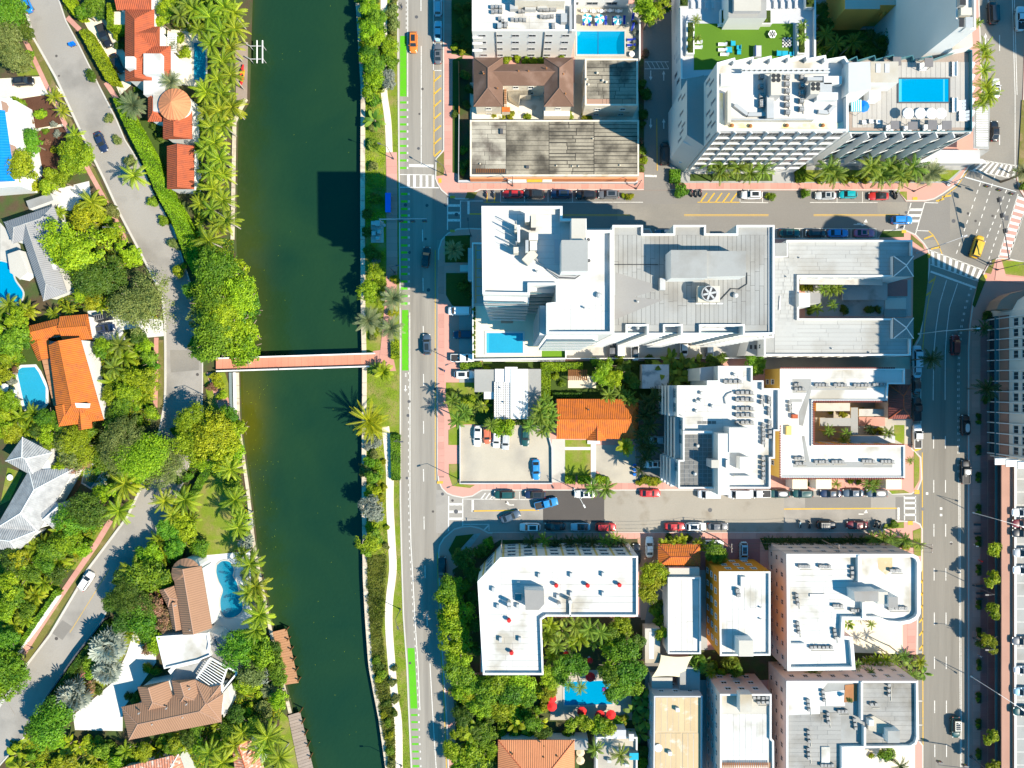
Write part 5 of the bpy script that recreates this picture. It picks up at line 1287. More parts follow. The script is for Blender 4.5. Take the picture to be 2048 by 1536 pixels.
rpoly(h,'balcony',[(440,1393),(455,1375),(462,1405),(447,1435)],0,3.4,'wallwhite','concrete')
for x,y in ((349,1212),(376,1207),(379,1261),(331,1418),(377,1379),(276,1428),(303,1450),(364,1436),(371,1410)): vent(h,x,y,6.8,.18,.8)
pool('blue freeform pool on the white deck beside the brown house',[(434,1130),(445,1122),(460,1124),(468,1138),(466,1152),(474,1165),(478,1185),(485,1205),(484,1222),(470,1233),(452,1235),(443,1222),(441,1200),(446,1180),(438,1162),(433,1145)],.115,'pool_teal','concrete',.25,smooth=True)
h = house('striped_tiled_house','red and white striped tile roof at the bottom edge under green shrubs',300,1560);walls(h,[(237,1540),(357,1512),(390,1580),(260,1620)],4.0,eave=4.4);ridge_roof(h,[(225,1540),(357,1508),(392,1600),(250,1640)],4.4,1.6,'redstripetile','wallwhite',ends=(0,1))
h = house('red_tiled_cottage','small red tiled roof at the bottom edge between palms',500,1515);walls(h,[(466,1490),(500,1480),(530,1530),(480,1560)],3.6,eave=4);ridge_roof(h,[(463,1490),(500,1478),(540,1560),(475,1580)],4,1.4,'redstripetile','redtile',ends=(1,0))
def freewall(label,pts,w,h_,m,name='garden_wall',cat='wall'):
    c = W(*pts[0]);t = thing(name,label,cat,(c.x,c.y,0));b = MB();L,Q = offset_line(pts,w/2),offset_line(pts,-w/2)
    for i in range(len(pts)-1): b.prism(ccw([XY(L[i],h_),XY(L[i+1],h_),XY(Q[i+1],h_),XY(Q[i],h_)]),0,h_)
    b.build('wall',m,t);return t
freewall('white garden wall beside the pink sidewalk at the lower left',[(113,1192),(70,1255),(22,1318)],5,1.6,'wallwhite')
freewall('dark garden wall along the street in front of the silver palms',[(208,1238),(150,1312),(90,1398)],3,1.8,'metal_dark')
freewall('white retaining wall south of the footbridge on the west bank',[(468,745),(470,835)],5,.5,'wallwhite')
freewall('low green railing wall beside the west bank path',[(460,745),(462,830)],5,.4,'tealtile')
# ---- docks, boat lift, bridge
def dock(label,pts,m,n,piles):
    c = W(*pts[0]);t = thing('dock',label,'dock',(c.x,c.y,-1.1));A,B,C,D = [Vector(p) for p in pts]
    for i in range(n):
        a,b,a2,b2 = A.lerp(D,i/n),B.lerp(C,i/n),A.lerp(D,(i+.93)/n),B.lerp(C,(i+.93)/n)
        MB().prism(ccw([XY(p,.3) for p in (a,b,b2,a2)]),.18,.3+R.uniform(-.006,.006)).build('deck_board',m,t)
    MB().prism(inset(ccw([XY(p,.1) for p in pts]),.2),-.3,.17).build('bearer','wood_dark',t)
    for x,y in piles: p = W(x,y,1.2);MB().cyl((p.x,p.y,-2.5),.16,3.7,9).build('pile','wood_dark',t)
dock('smooth tan wooden dock with five dark piles on the west bank',[(545,1264),(573,1257),(597,1366),(570,1370)],'wood',22,[(571,1261),(574,1281),(580,1301),(585,1322),(590,1343),(595,1363)])
dock('grey weathered boardwalk dock at the bottom of the west bank',[(576,1431),(600,1424),(634,1570),(606,1580)],'wood_grey',24,[(599,1425),(603,1447),(609,1470),(614,1493),(619,1517)])
bl = thing('boat_lift','pale steel boat lift frame standing in the canal by the palms','boat lift',W(510,105,-1.1))
for y in (92,118):
    p,q = W(490,y-6,.8),W(500,y,.8);q2 = W(527,y,.8);MB().tube([p,q,q2],.12,6).build('arm','metal',bl)
for x in (515,526): p,q = W(x,81,.9),W(x-1,127,.9);MB().box(((p.x+q.x)/2,(p.y+q.y)/2,.9),(.22,5.2,.2)).build('cradle_beam','wallwhite',bl)
for x,y in ((500,92),(500,118),(526,92),(526,118)): p = W(x,y,.8);MB().cyl((p.x,p.y,-2.5),.1,3.4,8).build('pile','metal',bl)
br = thing('footbridge','pink paved footbridge with white parapets crossing the canal','bridge',W(590,725))
A0,A1,B0,B1 = Vector((432,718)),Vector((748,708)),Vector((432,741)),Vector((748,731));ZB = .9
MB().prism(ccw([XY(p,ZB) for p in (A0,A1,B1,B0)]),ZB-.5,ZB-.03).build('deck','pinkgap',br)
for i in range(24):
    q = [A0.lerp(A1,i/24),A0.lerp(A1,(i+.975)/24),B0.lerp(B1,(i+.975)/24),B0.lerp(B1,i/24)];MB().prism(ccw([XY(p,ZB) for p in q]),ZB-.03,ZB+R.uniform(0,.006)).build('paving_slab','brick_deck',br)
for a,b in ((A0,A1),(B0,B1)):
    n_ = Vector((0,2.6 if a is B0 else -2.6));MB().prism(ccw([XY(p,ZB+.9) for p in (a,b,b+n_,a+n_)]),ZB-.5,ZB+.9).build('parapet','wallwhite',br)
for x in (560,640): p = W(x,725);MB().box((p.x,p.y,-2.5),(.8,3,2.9)).build('pier','concrete_grey',br)
for x,y in ((497,726),(556,738)): p = W(x,y,2);MB().box((p.x,p.y,ZB),(.3,.3,.9)).build('light_box','wallwhite',br)
# ================================================================= BUILDINGS, north block
h = flat('white_hotel','white hotel with rows of rooftop air conditioners left of the rectangular pool','building',[(944,-60),(1152,-60),(1152,62),(944,62)],12,win=dict(w=1.6,h=1.0,gap=3.6,rows=4,dz=2.9,z0=.9,fm='greywall'))
acs(h,11.3,[(985,12,8,0,3),(985,21,8,0,3),(1082,17,7,0,5),(1040,20,7,0,2),(1083,31,7,0,4),(1025,37,8,0,4),(995,50,8,0,3),(1107,48,0,6,2),(1000,35,6,5,3)])
for x,y,a,b in ((1020,6,16,12),(1050,14,22,5),(1075,11,20,5),(1122,26,12,18),(1060,-8,30,10),(995,45,8,10)): rbox(h,'roof_duct',x,y,x+a,y+b,11.3,12.5,'metal')
rbox(h,'roof_wall',1139,10,1144,62,11.3,12.3,'metal');rbox(h,'penthouse',1030,-30,1130,2,11.3,14.5,'creamwall','roofwhite')
for y in (75,87,101): rbox(h,'awning',945,y-3,965,y+2,9.5-(y-75)*.1,9.7-(y-75)*.1,'whitepaint')
for x in (992,1090): MB().tube([(*XY((x,63),12),11.8),(*XY((x,63),12),.3)],.12,6).build('downpipe','metal',h)
h = flat('white_hotel_wing','white hotel wing with a row of wide windows above the pool deck','building',[(1036,-120),(1272,-120),(1272,-46),(1036,-46)],12,win=dict(w=2.6,h=1.2,gap=4.4,rows=3,dz=3.2,z0=1.4,fm='greywall'))
hp = pool('large rectangular bright blue hotel pool with a darker deep end',[(1154,63),(1249,63),(1249,109),(1154,109)],.2,'pool','concrete',step=[[(1154.5,63.5),(1161,63.5),(1160,68),(1157,72),(1154.5,73)]],deep=[(1247.5,63),(1241,65),(1236,74),(1233,85),(1233,98),(1235,109),(1248.5,109),(1248.5,63)])
MB().box((*XY((1196,86),.26),.25),(.12,5.2,.04)).build('lane_rope','navycloth',hp)
for i,(x,y) in enumerate(((1174,36),(1199,37),(1236,39))): parasol(x,y,f"teal and white striped parasol by the hotel pool, {['left', 'middle', 'right'][i]} one of three",'striped parasols',.2,1.15,2.3,'tealcloth','whitecloth')
for i,(x,y) in enumerate(((1167,44),(1179,45),(1192,45),(1211,43),(1226,44),(1248,42))): lounger(x,y,90,f"dark blue sun lounger north of the hotel pool, {OW[i]} from the left",'blue loungers north of the hotel pool',.2)
for i,(x,y) in enumerate(((1265,37),(1265,56),(1262,81),(1262,92))): lounger(x,y,0 if i > 1 else 80,f"dark blue sun lounger right of the hotel pool, {['topmost', 'second', 'third', 'lowest'][i]} in its column",'blue loungers east of the hotel pool',.2)
for i,(x,y) in enumerate(((1169,21),(1187,22),(1203,22),(1220,21),(1237,22))):
    table(x,y,f"white round table in the row under the hotel wing, {OW[i]} from the left",'white tables under the hotel wing',.2,.42)
    for s_ in (-1,1): chair(x+s_*4.6,y+.6,0 if s_ < 0 else 180,f"small white chair {'left' if s_ < 0 else 'right'} of the {OW[i]} white table under the hotel wing",'white chairs under the hotel wing',.2)
table(1264,108,'large white round table at the lower right corner of the hotel pool',None,.2,.62)
# brown hipped U building
h = house('brown_shingle_building','brown hip roofed U-shaped apartment building around a ruined courtyard',1047,165,cat='building')
for q in (rect(947,115,1006,213),rect(947,128,1147,170),rect(1088,115,1147,213)): walls(h,q,6.4,'creamwall',eave=6.8,win=dict(w=1.2,h=1.1))
ridge_roof(h,rect(947,115,1006,213),6.8,2.1,'brownshingle','browncap');ridge_roof(h,rect(965,128,1130,171),6.78,1.5,'brownshingle','browncap',ends=(0,0));ridge_roof(h,rect(1088,115,1147,213),6.82,2.1,'brownshingle','browncap')
for x,y in ((967,146),(1037,141),(1057,141),(1127,147),(1093,135),(1131,186),(995,175)): vent(h,x,y,8,.2,.7,'rust')
rpoly(h,'balcony',[(1008,172),(1088,172),(1088,180),(1014,180),(1014,210),(1008,210)],0,3.2,'creamwall','lotconc')
for i in range(9): p = W(1011,178+i*3.6,3.4);MB().box((p.x,p.y,3.2),(.5,.12,.9)).build('baluster','wood',h)
rpoly(h,'collapsed_roof',[(1015,183),(1062,180),(1062,190),(1040,190),(1038,205),(1016,190)],0,3.0,'creamwall','roofworn')
rbox(h,'porch',1088,214,1140,232,0,3.1,'creamwall','whitepaint');rbox(h,'porch',944,215,1004,238,0,1.2,'creamwall','creamwall');rbox(h,'tiled_porch',1004,214,1020,224,0,2.6,'creamwall','orangetile')
h = flat('stained_roof_building','small cream building with a stained grey roof half in deep shadow','building',rect(1170,117,1276,211),6.5,'creamwall','tar',par=.25,win=dict(w=1.2,h=1.0,gap=5.6,rows=2))
sheets(h,1173,120,1274,198,6.27,7.5,'roofworn','x',2,gap=.9);sheets(h,1173,198,1274,209,6.27,11,'brownwall','x',4)
for x,y in ((1174,158),(1177,168),(1206,160),(1213,163),(1195,145)): vent(h,x,y,6.4,.3,.5,'metal_beige')
h = flat('warehouse','wide single storey warehouse with a weathered grey plank-like roof','building',rect(940,240,1278,352),4.2,'creamwall','tar',par=.15)
sheets(h,942,242,1012,338,4.06,9,'roofwornlight','x',1,gap=.6);sheets(h,1012,242,1098,350,4.06,10,'roofworn','x',0,gap=1.0);sheets(h,1098,242,1188,350,4.06,7,'roofworn','x',1,gap=1.5);sheets(h,1188,242,1276,350,4.06,8,'roofworn','x',0,gap=1.4)
for i in range(16): p = W(953+i*3.7,341,4.2);MB().box((p.x,p.y,4.05),(.22,.9,.12)).build('exposed_joist','wood_dark',h)
for x,y in ((1055,333),(1003,259),(1003,264)): rbox(h,'roof_hatch',x-3,y-2,x+3,y+3,4.0,4.6,'metal_dark')
for x,y in ((1186,277),(1240,330),(1157,332),(1145,332),(1113,331),(960,327)): vent(h,x,y,4.1,.2,.4,'metal_beige')
rbox(h,'awning',1016,353,1053,365,2.6,2.9,'whitepaint');rbox(h,'awning',1054,354,1084,364,2.6,2.9,'yellow_line');rbox(h,'awning',1085,354,1104,364,2.6,2.9,'creamwall');rbox(h,'facade_band',940,353,1275,358,0,3.2,'paleorangetile')
freewall('long pale grey boundary wall in front of the warehouse',[(916,362),(1276,364)],4,1.1,'greywall');freewall('rusty orange fence line west of the brown roofed building',[(917,122),(918,225)],1.6,1.4,'rust','fence','fence');freewall('grey fence line west of the warehouse',[(918,228),(917,362)],1.4,1.3,'metal','fence','fence')
freewall('white boundary wall between the hotel pool and the alley',[(1280,30),(1280,118)],2.4,1.6,'wallwhite')
# ---- tall sawtooth hotel
rt = flat('sawtooth_hotel','tall white hotel with sawtooth balconies and a rooftop pool deck','hotel',[(1360,-120),(1632,-120),(1632,140),(1480,150),(1362,160)],8.5,par=.8,roof='greywall',win=None)
h = rt
rpoly(h,'podium',[(1362,158),(1420,150),(1420,300),(1362,300)],0,8.6,'wallwhite','roofgrey')
rpoly(h,'turf',[(1388,47),(1586,47),(1586,132),(1388,140)],7.7,7.78,'turf','turf')
for x0,y0,x1,y1 in ((1373,42,1389,108),(1595,45,1612,108),(1441,18,1544,48)):
    rbox(h,'planter',x0,y0,x1,y1,7.7,8.9,'wallwhite');rbox(h,'planter_soil',x0+2.5,y0+2.5,x1-2.5,y1-2.5,8.8,8.93,'leafcore')
rbox(h,'roof_pavilion',1457,-40,1533,36,7.7,12.5,'wallwhite','roofgrey');rbox(h,'roof_pavilion_top',1468,-40,1522,22,12.5,13.6,'greywall','roofoff');rbox(h,'planter',1360,-10,1376,12,7.7,9,'wallwhite','leafcore');rbox(h,'planter',1612,-10,1628,14,7.7,9,'wallwhite','leafcore')
rpoly(h,'west_block',[(1374,160),(1408,150),(1408,292),(1374,270)],0,17,'wallwhite','roofgrey')
MAIN = [(1434,125),(1470,115),(1471,121),(1507,113),(1508,119),(1543,111),(1544,118),(1579,109),(1580,116),(1616,108),(1617,116),(1652,110),(1653,118),(1690,112),(1697,122),(1697,262),(1434,261)]
flat('x',None,None,MAIN,26,root=h,roof='roofwhite',par=1.3,pt=.4)
P = ccw([XY(p,26) for p in MAIN])
a,b = XY((1434,261),26),XY((1434,125),26)
def slot_windows(root,A,B,zs,us,w=.5,h_=2.6):
    A,B = Vector(A),Vector(B);rz = math.atan2(B.y-A.y,B.x-A.x)
    for i,u in enumerate(us): p = A.lerp(B,u);window(root,p,rz,zs[i % len(zs)],w,h_,'greywall')
slot_windows(h,b,a,(19,21.5,20,22.5),(.08,.18,.3,.5,.56,.66,.76,.84,.92));slot_windows(h,XY((1374,160),17),XY((1374,270),17),(10,13,11.5),(.1,.2,.45,.6,.72,.8,.9));slot_windows(h,XY((1362,20),8.5),XY((1362,160),8.5),(3,5),(.1,.3,.5,.62,.8,.95),.9,2.4)
# east terrace with pool
TER = [(1690,122),(1714,112),(1716,120),(1750,110),(1752,118),(1788,109),(1790,117),(1826,110),(1828,118),(1864,111),(1866,118),(1930,96),(1945,100),(1945,263),(1697,264)]
flat('x',None,None,TER,20.5,root=h,roof='roofgrey',par=1.0,pt=.15,capm='tealglass')
MB().face([(x,y,19.55) for x,y in inset(ccw([XY(p,20.5) for p in TER]),.3)]).build('terrace_paving','wood_grey',h)
for i in range(24):
    x = 1705+i*9.8;y0,y1 = 124,255
    MB().prism(ccw([XY(p,19.6) for p in rect(x,y0,x+9.3,y1)]),19.55,19.6).build('terrace_plank','terrace_plank',h)
# south facade: sawtooth balcony slabs with dark glazing and fins
def bays(x0,x1,ytop,n,ztop,floors,zlo=4.2,depth=2.0):
    "floors of wedge balconies along the south face; roof-edge pixels"
    A,B = Vector(XY((x0,ytop),ztop)),Vector(XY((x1,ytop),ztop));d = (B-A)/n;out_ = Vector((d.y,-d.x)).normalized();fh = (ztop-zlo)/floors
    for f in range(floors):
        z = zlo+fh*f
        for i in range(n):
            p,q = A+d*i,A+d*(i+1);tip = p + out_*depth + d*.12
            MB().prism(ccw([tuple(p+d*.02),tuple(tip),tuple(q-d*.02)]),z-.2,z+.05).build('balcony_slab','wallwhite',h)
            if depth < .5:
                MB().box((*((p+q)/2+out_*.15),z-.2),(d.length*.98,.3,.5),math.atan2(d.y,d.x)).build('spandrel','wallwhite',h)
            r_ = MB();u = (q-tip).normalized();nn = Vector((u.y,-u.x))*.06;r_.prism(ccw([tuple(tip),tuple(q),tuple(q+nn),tuple(tip+nn)]),z+.05,z+.9)
            if depth > .5: r_.build('balustrade','tealglass' if f % 2 else 'wallwhite',h)
            m_ = (p+q)/2;rz = math.atan2(d.y,d.x);window(h,m_-out_*.02,rz,z+.25,d.length*.86,fh*.72,'greywall')
    for i in range(n+1):
        p = A+d*i;tip = p+out_*depth*(1 if i < n else .3)+d*(.12 if i < n else 0);u = (tip-p).normalized();nn = Vector((-u.y,u.x))*.1
        MB().prism(ccw([tuple(p-nn),tuple(p+nn),tuple(tip+nn),tuple(tip-nn)]),zlo-.6,ztop).build('fin','wallwhite',h)
bays(1437,1694,263,8,26,7,4.2,.38);bays(1700,1940,264,7,20.5,5,4.2,1.1)
for f in range(4): rpoly(h,'balcony_slab',[(1375,272+f*0),(1408,294),(1420,302),(1412,306),(1366,284)],4+f*3.2,4.25+f*3.2,'wallwhite')
rpoly(h,'ground_canopy',[(1358,318),(1965,318),(1975,326),(1358,326)],3.4,3.8,'wallwhite');rpoly(h,'lobby_wall',[(1362,300),(1960,300),(1960,322),(1362,322)],0,3.5,'greywall')
rpoly(h,'entrance_canopy',[(1948,208),(1980,210),(1978,298),(1948,296)],4.6,4.9,'wallwhite','concrete_grey')
for i in range(22): p = W(1964,216+i*3.6,5);MB().box((p.x,p.y,4.9),(2.6,.16,.15)).build('canopy_slat','wallwhite',h)
for i in range(6): rpoly(h,'east_balcony',[(1943,122+i*24),(1951,126+i*24),(1943,142+i*24)],19,19.25,'wallwhite')
# roof plant of the hotel
acs(h,24.7,[(1524,152,0,19,4),(1576,153,0,14,6),(1605,153,0,16,5),(1524,203,0,10,1)],1.25)
for x,y,a_,b_ in ((1542,147,21,43),(1621,164,18,24)):
    rbox(h,'chiller',x,y,x+a_,y+b_,24.7,27.4,'metal','metal_beige')
    for i in range(2):
        for j in range(2):
            p = W(x+5.5+i*9.5,y+4.5+j*8.5,27.45);MB().cyl((p.x,p.y,27.4),.42,.06,16).build('chiller_fan','dark',h)
for x,y,a_,b_ in ((1640,165,24,20),(1634,185,42,14),(1442,147,44,24),(1534,190,14,46),(1615,154,30,7),(1648,152,36,16)): rbox(h,'roof_duct',x,y,x+a_,y+b_,24.7,26.2,'wallwhite' if a_ > 30 else 'metal')
for a,b in (((1472,206),(1498,226)),((1498,226),(1538,226)),((1660,222),(1674,208)),((1640,220),(1660,222))):
    p,q = W(*a,26),W(*b,26);m_ = (p+q)/2;MB().box((m_.x,m_.y,24.7),((p-q).length,.7,.7),math.atan2(q.y-p.y,q.x-p.x)).build('roof_duct','metal',h)
rbox(h,'screen_wall',1455,180,1462,245,24.7,26.4,'metal_beige');rpoly(h,'gutter_stain',[(1437,186),(1446,186),(1446,240),(1460,246),(1680,246),(1690,240),(1690,258),(1437,256)],24.7,24.73,'yellowish')
for x,y0,y1 in ((1452,238,240),): rbox(h,'railing',1462,y0,1628,y1,24.7,25.9,'metal')
for i in range(16): rbox(h,'trellis_slat',1490+i*10.5,138,1494+i*10.5,143,25.6,26.3,'metal')
rbox(h,'trellis_beam',1484,137,1660,138.5,25.6,26.4,'wallwhite');rbox(h,'trellis_beam',1484,143,1660,144.5,25.6,26.4,'wallwhite')
for x,y in ((1465,250),(1502,251),(1575,250),(1647,250)): vent(h,x,y,24.7,.4,.6,'rust')
rpoly(h,'stair_tower',[(1697,125),(1740,123),(1742,178),(1697,186)],20,27.5,'wallwhite','greywall');rbox(h,'cabana_block',1741,123,1797,165,20,24,'wallwhite','roofoff')
for x in (1752,1770): rbox(h,'skylight',x,127,x+9,145,23.9,24.1,'greywall')
for lb_,(x,y,a_,b_) in zip(("left one above the pool","right one above the pool","leftmost of four below the parasols","second of four below the parasols","third of four below the parasols","rightmost of four below the parasols"),((1787,113,16,17),(1850,115,17,18),(1782,241,17,17),(1817,243,19,16),(1857,240,18,19),(1885,241,19,18))):
    p = W(x+a_/2,y+b_/2,22);t = thing('daybed_canopy',f"grey square canopy daybed on the hotel roof, {lb_}",'canopy',(p.x,p.y,19.6),0,'grey daybed canopies on the hotel roof')
    MB().box((p.x,p.y,21.8),(a_*S*.86,b_*S*.86,.12)).build('canopy_top','greycloth',t);MB().box((p.x,p.y,19.7),(a_*S*.7,b_*S*.7,.4)).build('bed','whitecloth',t)
    for sx in (-.4,.4):
        for sy in (-.4,.4): MB().box((p.x+sx*a_*S*.82,p.y+sy*b_*S*.82,19.6),(.08,.08,2.2)).build('post','metal_dark',t)
pool('bright blue rooftop pool with a black surround on the sawtooth hotel',rect(1797,158,1897,204),19.62,'pool','metal_dark',.25,step=[rect(1797.5,158.5,1803,203.5),rect(1886,158.5,1889,203.5)])
for i,x in enumerate((1818,1842,1864,1883)): parasol(x,226,f"cream round parasol on the hotel roof deck, {['leftmost', 'second', 'third', 'rightmost'][i]} of four",'cream parasols on the hotel roof',19.6,1.15,2.3,'whitecloth')
parasol(1728,212,'bright blue parasol on the hotel roof deck beside the teal striped tent',None,19.6,1.2,2.4,'brightblue')
t = thing('striped_tent','turquoise patterned square canopy on the hotel roof deck','canopy',W(1713,211,19.6));p = W(1713,211,22);MB().box((p.x,p.y,21.9),(2.1,2.3,.1)).build('canopy_top','tealcloth',t)
for i in range(5): MB().box((p.x-.84+i*.42,p.y,22.0),(.18,2.2,.02)).build('stripe','whitecloth',t)
for sx in (-1,1):
    for sy in (-1,1): MB().box((p.x+sx,p.y+sy*1.1,19.6),(.07,.07,2.3)).build('post','metal',t)
rbox(h,'bar_canopy',1739,180,1762,198,20,22.3,'whitecloth','whitepaint')
for i in range(8): chair(1908,128+i*0+ (i % 4)*7 + (72 if i > 3 else 0),180,f"white lounge chair by the east rail of the hotel roof, {OW[i]} from the top",'white lounge chairs on the hotel roof',19.6,w=.9)
for i in range(6): lounger(1925 if i > 2 else 1918,205+i*7,0,f"white sun lounger in the east corner of the hotel roof, {OW[i]} from the top",'white loungers on the hotel roof',19.6,'whitecloth')
for i,(x,y) in enumerate(((1728,245),(1742,243),(1756,244))): chair(x,y,90,f"white armchair on the hotel roof left of the canopies, {['left', 'middle', 'right'][i]}",'white armchairs on the hotel roof',19.6,w=.95)
# terrace furniture on turf
gT = 'blue lounge seats on the turf terrace'
for i,(x,y,w_) in enumerate(((1466,87,1.2),(1458,100,1.5),(1477,95,1.0),(1478,105,1.0),(1558,107,1.3),(1570,108,1.5),(1582,108,1.0))): chair(x,y,90*(i % 4),f"blue cushioned lounge seat on the artificial turf terrace, {OW[i]} from the left",gT,7.8,'tealcloth',w_)
for i,(x,y) in enumerate(((1395,86),(1395,96),(1444,90),(1444,101),(1448,110),(1443,52))): lounger(x,y,0,f"white sun lounger on the artificial turf terrace, {OW[i]} from the left",'white loungers on the turf terrace',7.8,'whitecloth')
for i in range(8): lounger(1384+14*(i % 4)+(165 if i > 3 else 0),10,90,f"pale sun lounger on the grey upper terrace, {OW[i]} from the left",'pale loungers on the grey terrace',7.8,'greywall')
t = thing('cube_seat','large pale cube bench on the artificial turf terrace','bench',W(1513,102,7.8));p = W(1516,102,8.6);MB().box((p.x,p.y,7.8),(1.5,2.4,.8)).build('seat','greywall',t);MB().box((p.x-.6,p.y,8.6),(.2,2.3,.3)).build('backrest','navycloth',t)
t = thing('garden_table','white petal shaped table on the artificial turf terrace','table',W(1545,68,7.8));p = W(1545,68,8.5);b = MB()
for i in range(6): b.cyl((p.x+.5*math.cos(i*1.047),p.y+.5*math.sin(i*1.047),8.4),.42,.1,12,bot=True)
b.build('table_top','whitecloth',t);MB().cyl((p.x,p.y,7.8),.15,.6,10).build('pedestal','metal',t)
t = thing('giant_chessboard','black and white checkered game board on the turf terrace','game board',W(1575,84,7.8));p = W(1575,84,7.85)
for i in range(6):
    for j in range(6): MB().box((p.x-.95+i*.36,p.y-.95+j*.36,7.79),(.35,.35,.04)).build('board_square','dark' if (i+j) % 2 else 'whitepaint',t)
# slab tower and yellow apartment
h = flat('slab_tower','blank white slab tower at the top right behind the hotel','building',[(1912,-160),(1952,-160),(1952,59),(1912,59)],29,win=None)
rbox(h,'roof_plant',1920,-10,1932,10,28.3,30,'metal','dark');rbox(h,'roof_plant',1922,15,1944,30,28.3,30,'metal_beige');rbox(h,'roof_plant',1918,36,1928,54,28.3,30,'wallwhite','dark');rbox(h,'roof_plant',1932,34,1946,55,28.3,30,'wallwhite','metal')
rpoly(h,'annex',[(1900,62),(1944,58),(1946,92),(1905,100)],0,22,'wallwhite','roofoff');rpoly(h,'link_block',[(1812,55),(1900,55),(1900,112),(1812,112)],0,9,'wallwhite','greywall')
h = house('yellow_apartments','stepped yellow apartment building with terraces at the top edge',1750,10,cat='building')
for x0,x1,y1,z in ((1690,1760,18,9),(1760,1880,10,9),(1695,1740,30,5.5),(1745,1850,26,5),(1780,1840,36,3.2)): rbox(h,'block',x0,-60,x1,y1,0,z,'yellowwall','yellowwall' if z < 6 else 'roofoff')
for x in (1700,1726,1765,1800,1835): rbox(h,'terrace_wall',x,-5,x+5,28,5,6.4,'yellowwall')
rbox(h,'terrace_turf',1806,6,1855,11,8.9,9.1,'turf');rbox(h,'pergola_wall',1726,14,1760,20,5,7.2,'yellowwall')
# ================================================================= BUILDINGS, middle block
TOW = [(963,412),(1125,412),(1125,437),(1173,437),(1173,460),(1225,460),(1225,668),(1093,668),(1093,606),(1112,604),(1112,570),(1060,570),(1060,590),(965,588)]
h = flat('white_tower','tall white residential tower with a mechanical roof above the street corner','building',TOW,43,roof='roofwhite',par=.9,pt=.4)
P = ccw([XY(p,43) for p in TOW])
for i in range(len(P)):   # louvred balcony floors on the faces towards the middle
    a,b = Vector(P[i]),Vector(P[(i+1) % len(P)])
    if not faces_nadir(a,b,3) or (b-a).length < 4: continue
    d = (b-a);L = d.length;u = d/L;n_ = Vector((u.y,-u.x));rz = math.atan2(u.y,u.x)
    for f in range(12):
        z = 8+f*2.85;s0,s1 = (0,L) if L < 9 else (0,min(L,9));c = a+u*(s0+s1)/2+n_*.55
        MB().box((c.x,c.y,z),(s1-s0-.1,1.1,.22),rz).build('balcony_slab','wallwhite',h)
        MB().box((c.x+n_.x*.5,c.y+n_.y*.5,z+.22),(s1-s0-.2,.06,.95),rz).build('balustrade','tealglass' if f % 2 else 'greywall',h)
        k = int((L-s1)/2.6)
        for j in range(k): window(h,a+u*(s1+1.4+j*2.6),rz,z+.5,1.5,1.3,'greywall')
rbox(h,'penthouse',1123,480,1176,542,42.1,46.6,'wallwhite','roofgrey');rbox(h,'lift_overrun',1143,437,1172,482,42.1,45.5,'wallwhite','roofoff')
for x,y,a,b in ((1050,427,9,16),(1062,428,10,27),(1058,466,18,14),(1060,482,14,18),(1029,448,5,16),(1035,450,5,34),(1027,494,10,12),(1051,480,6,22)): rbox(h,'cooling_equipment',x,y,x+a,y+b,42.6,44.2+R.uniform(0,1),R.choice(['metal','metal_dark','wallwhite','metal_beige']),R.choice(['metal','metal_beige','metal_dark','wallwhite']))
p = W(1067,492,44.4);MB().cyl((p.x,p.y,43),.55,1.5,18).build('cooling_fan_housing','rust',h)
for x0,y0,x1,y1,r in ((1065,521,1060,510,.5),): pass
p,q = W(1064,504,44),W(1056,522,44);MB().box(((p.x+q.x)/2,(p.y+q.y)/2,42.3),(2.4,1.4,1.3),.8).build('cooling_equipment','metal_beige',h)
for k in range(5):
    pts = [(1058+k*1.6,505+k),(1075+k*1.6,522+k),(1095+k*1.3,538+k*1.4),(1118,551+k*1.6),(1150,553+k*1.4),(1162,546+k)]
    MB().tube([(*XY(q,42.6),42.5) for q in pts],.09,5).build('roof_pipe',R.choice(['metal_dark','metal','metal_beige']),h)
for y in (440,452,462,478,488): MB().tube([(*XY((1030,y+14),43),43.4),(*XY((1004,y),43),43.5)],.03,4).build('mast_stay','metal',h)
for x,y,z in ((1005,440,46),(1002,454,46.5),(1003,480,46)): MB().tube([(*XY((1032,y+12),42.4),42.2),(*XY((1032,y+12),42.4),z)],.09,6).build('antenna_mast','metal',h);
rbox(h,'sunken_stair',1109,478,1122,526,42.1,42.3,'greywall','greywall')
for x,y,r in ((1198,590,.5),(1074,542,.25),(1170,615,.2)): vent(h,x,y,42.1,r,.8,'metal')
for x,y in ((1177,479),(1178,521)): vent(h,x,y,45.4,.3,.6,'metal_dark','antenna')
# podium of the tower with pool deck
pd = flat('pool_podium','two storey white podium with a pool deck and turf corner beside the tower','building',[(944,485),(1010,485),(1010,612),(1130,612),(1133,718),(945,720)],6.5,roof='concrete',par=.9,pt=.25)
rbox(pd,'parking_bays',948,490,966,607,5.6,5.66,'concrete_grey')
for y in range(500,606,18): rbox(pd,'bay_line',951,y,963,y+1.2,5.66,5.67,'yellow_line')
rbox(pd,'bay_line',951,492,952.4,606,5.66,5.67,'yellow_line')
MB().face([(x,y,5.63) for x,y in [XY(p,5.63) for p in [(1130,612),(949,612),(949,716),(1130,714)]]][::-1]).build('deck_paving','cream',pd)
rbox(pd,'turf_corner',1084,690,1131,715,5.6,5.7,'turf_bright')
for i in range(11): rbox(pd,'planter_box',945.5,614+i*9.6,951,621+i*9.6,5.6,6.1,'leafcore','leafcore')
rbox(pd,'side_ramp',936,496,945,560,0,3.4,'wallwhite','greywall')
pool('rectangular pale blue pool on the podium deck of the white tower',rect(973,666,1046,706),5.66,'pool_pale','whitepaint',.4,step=[rect(973.5,666.5,978,705.5)])
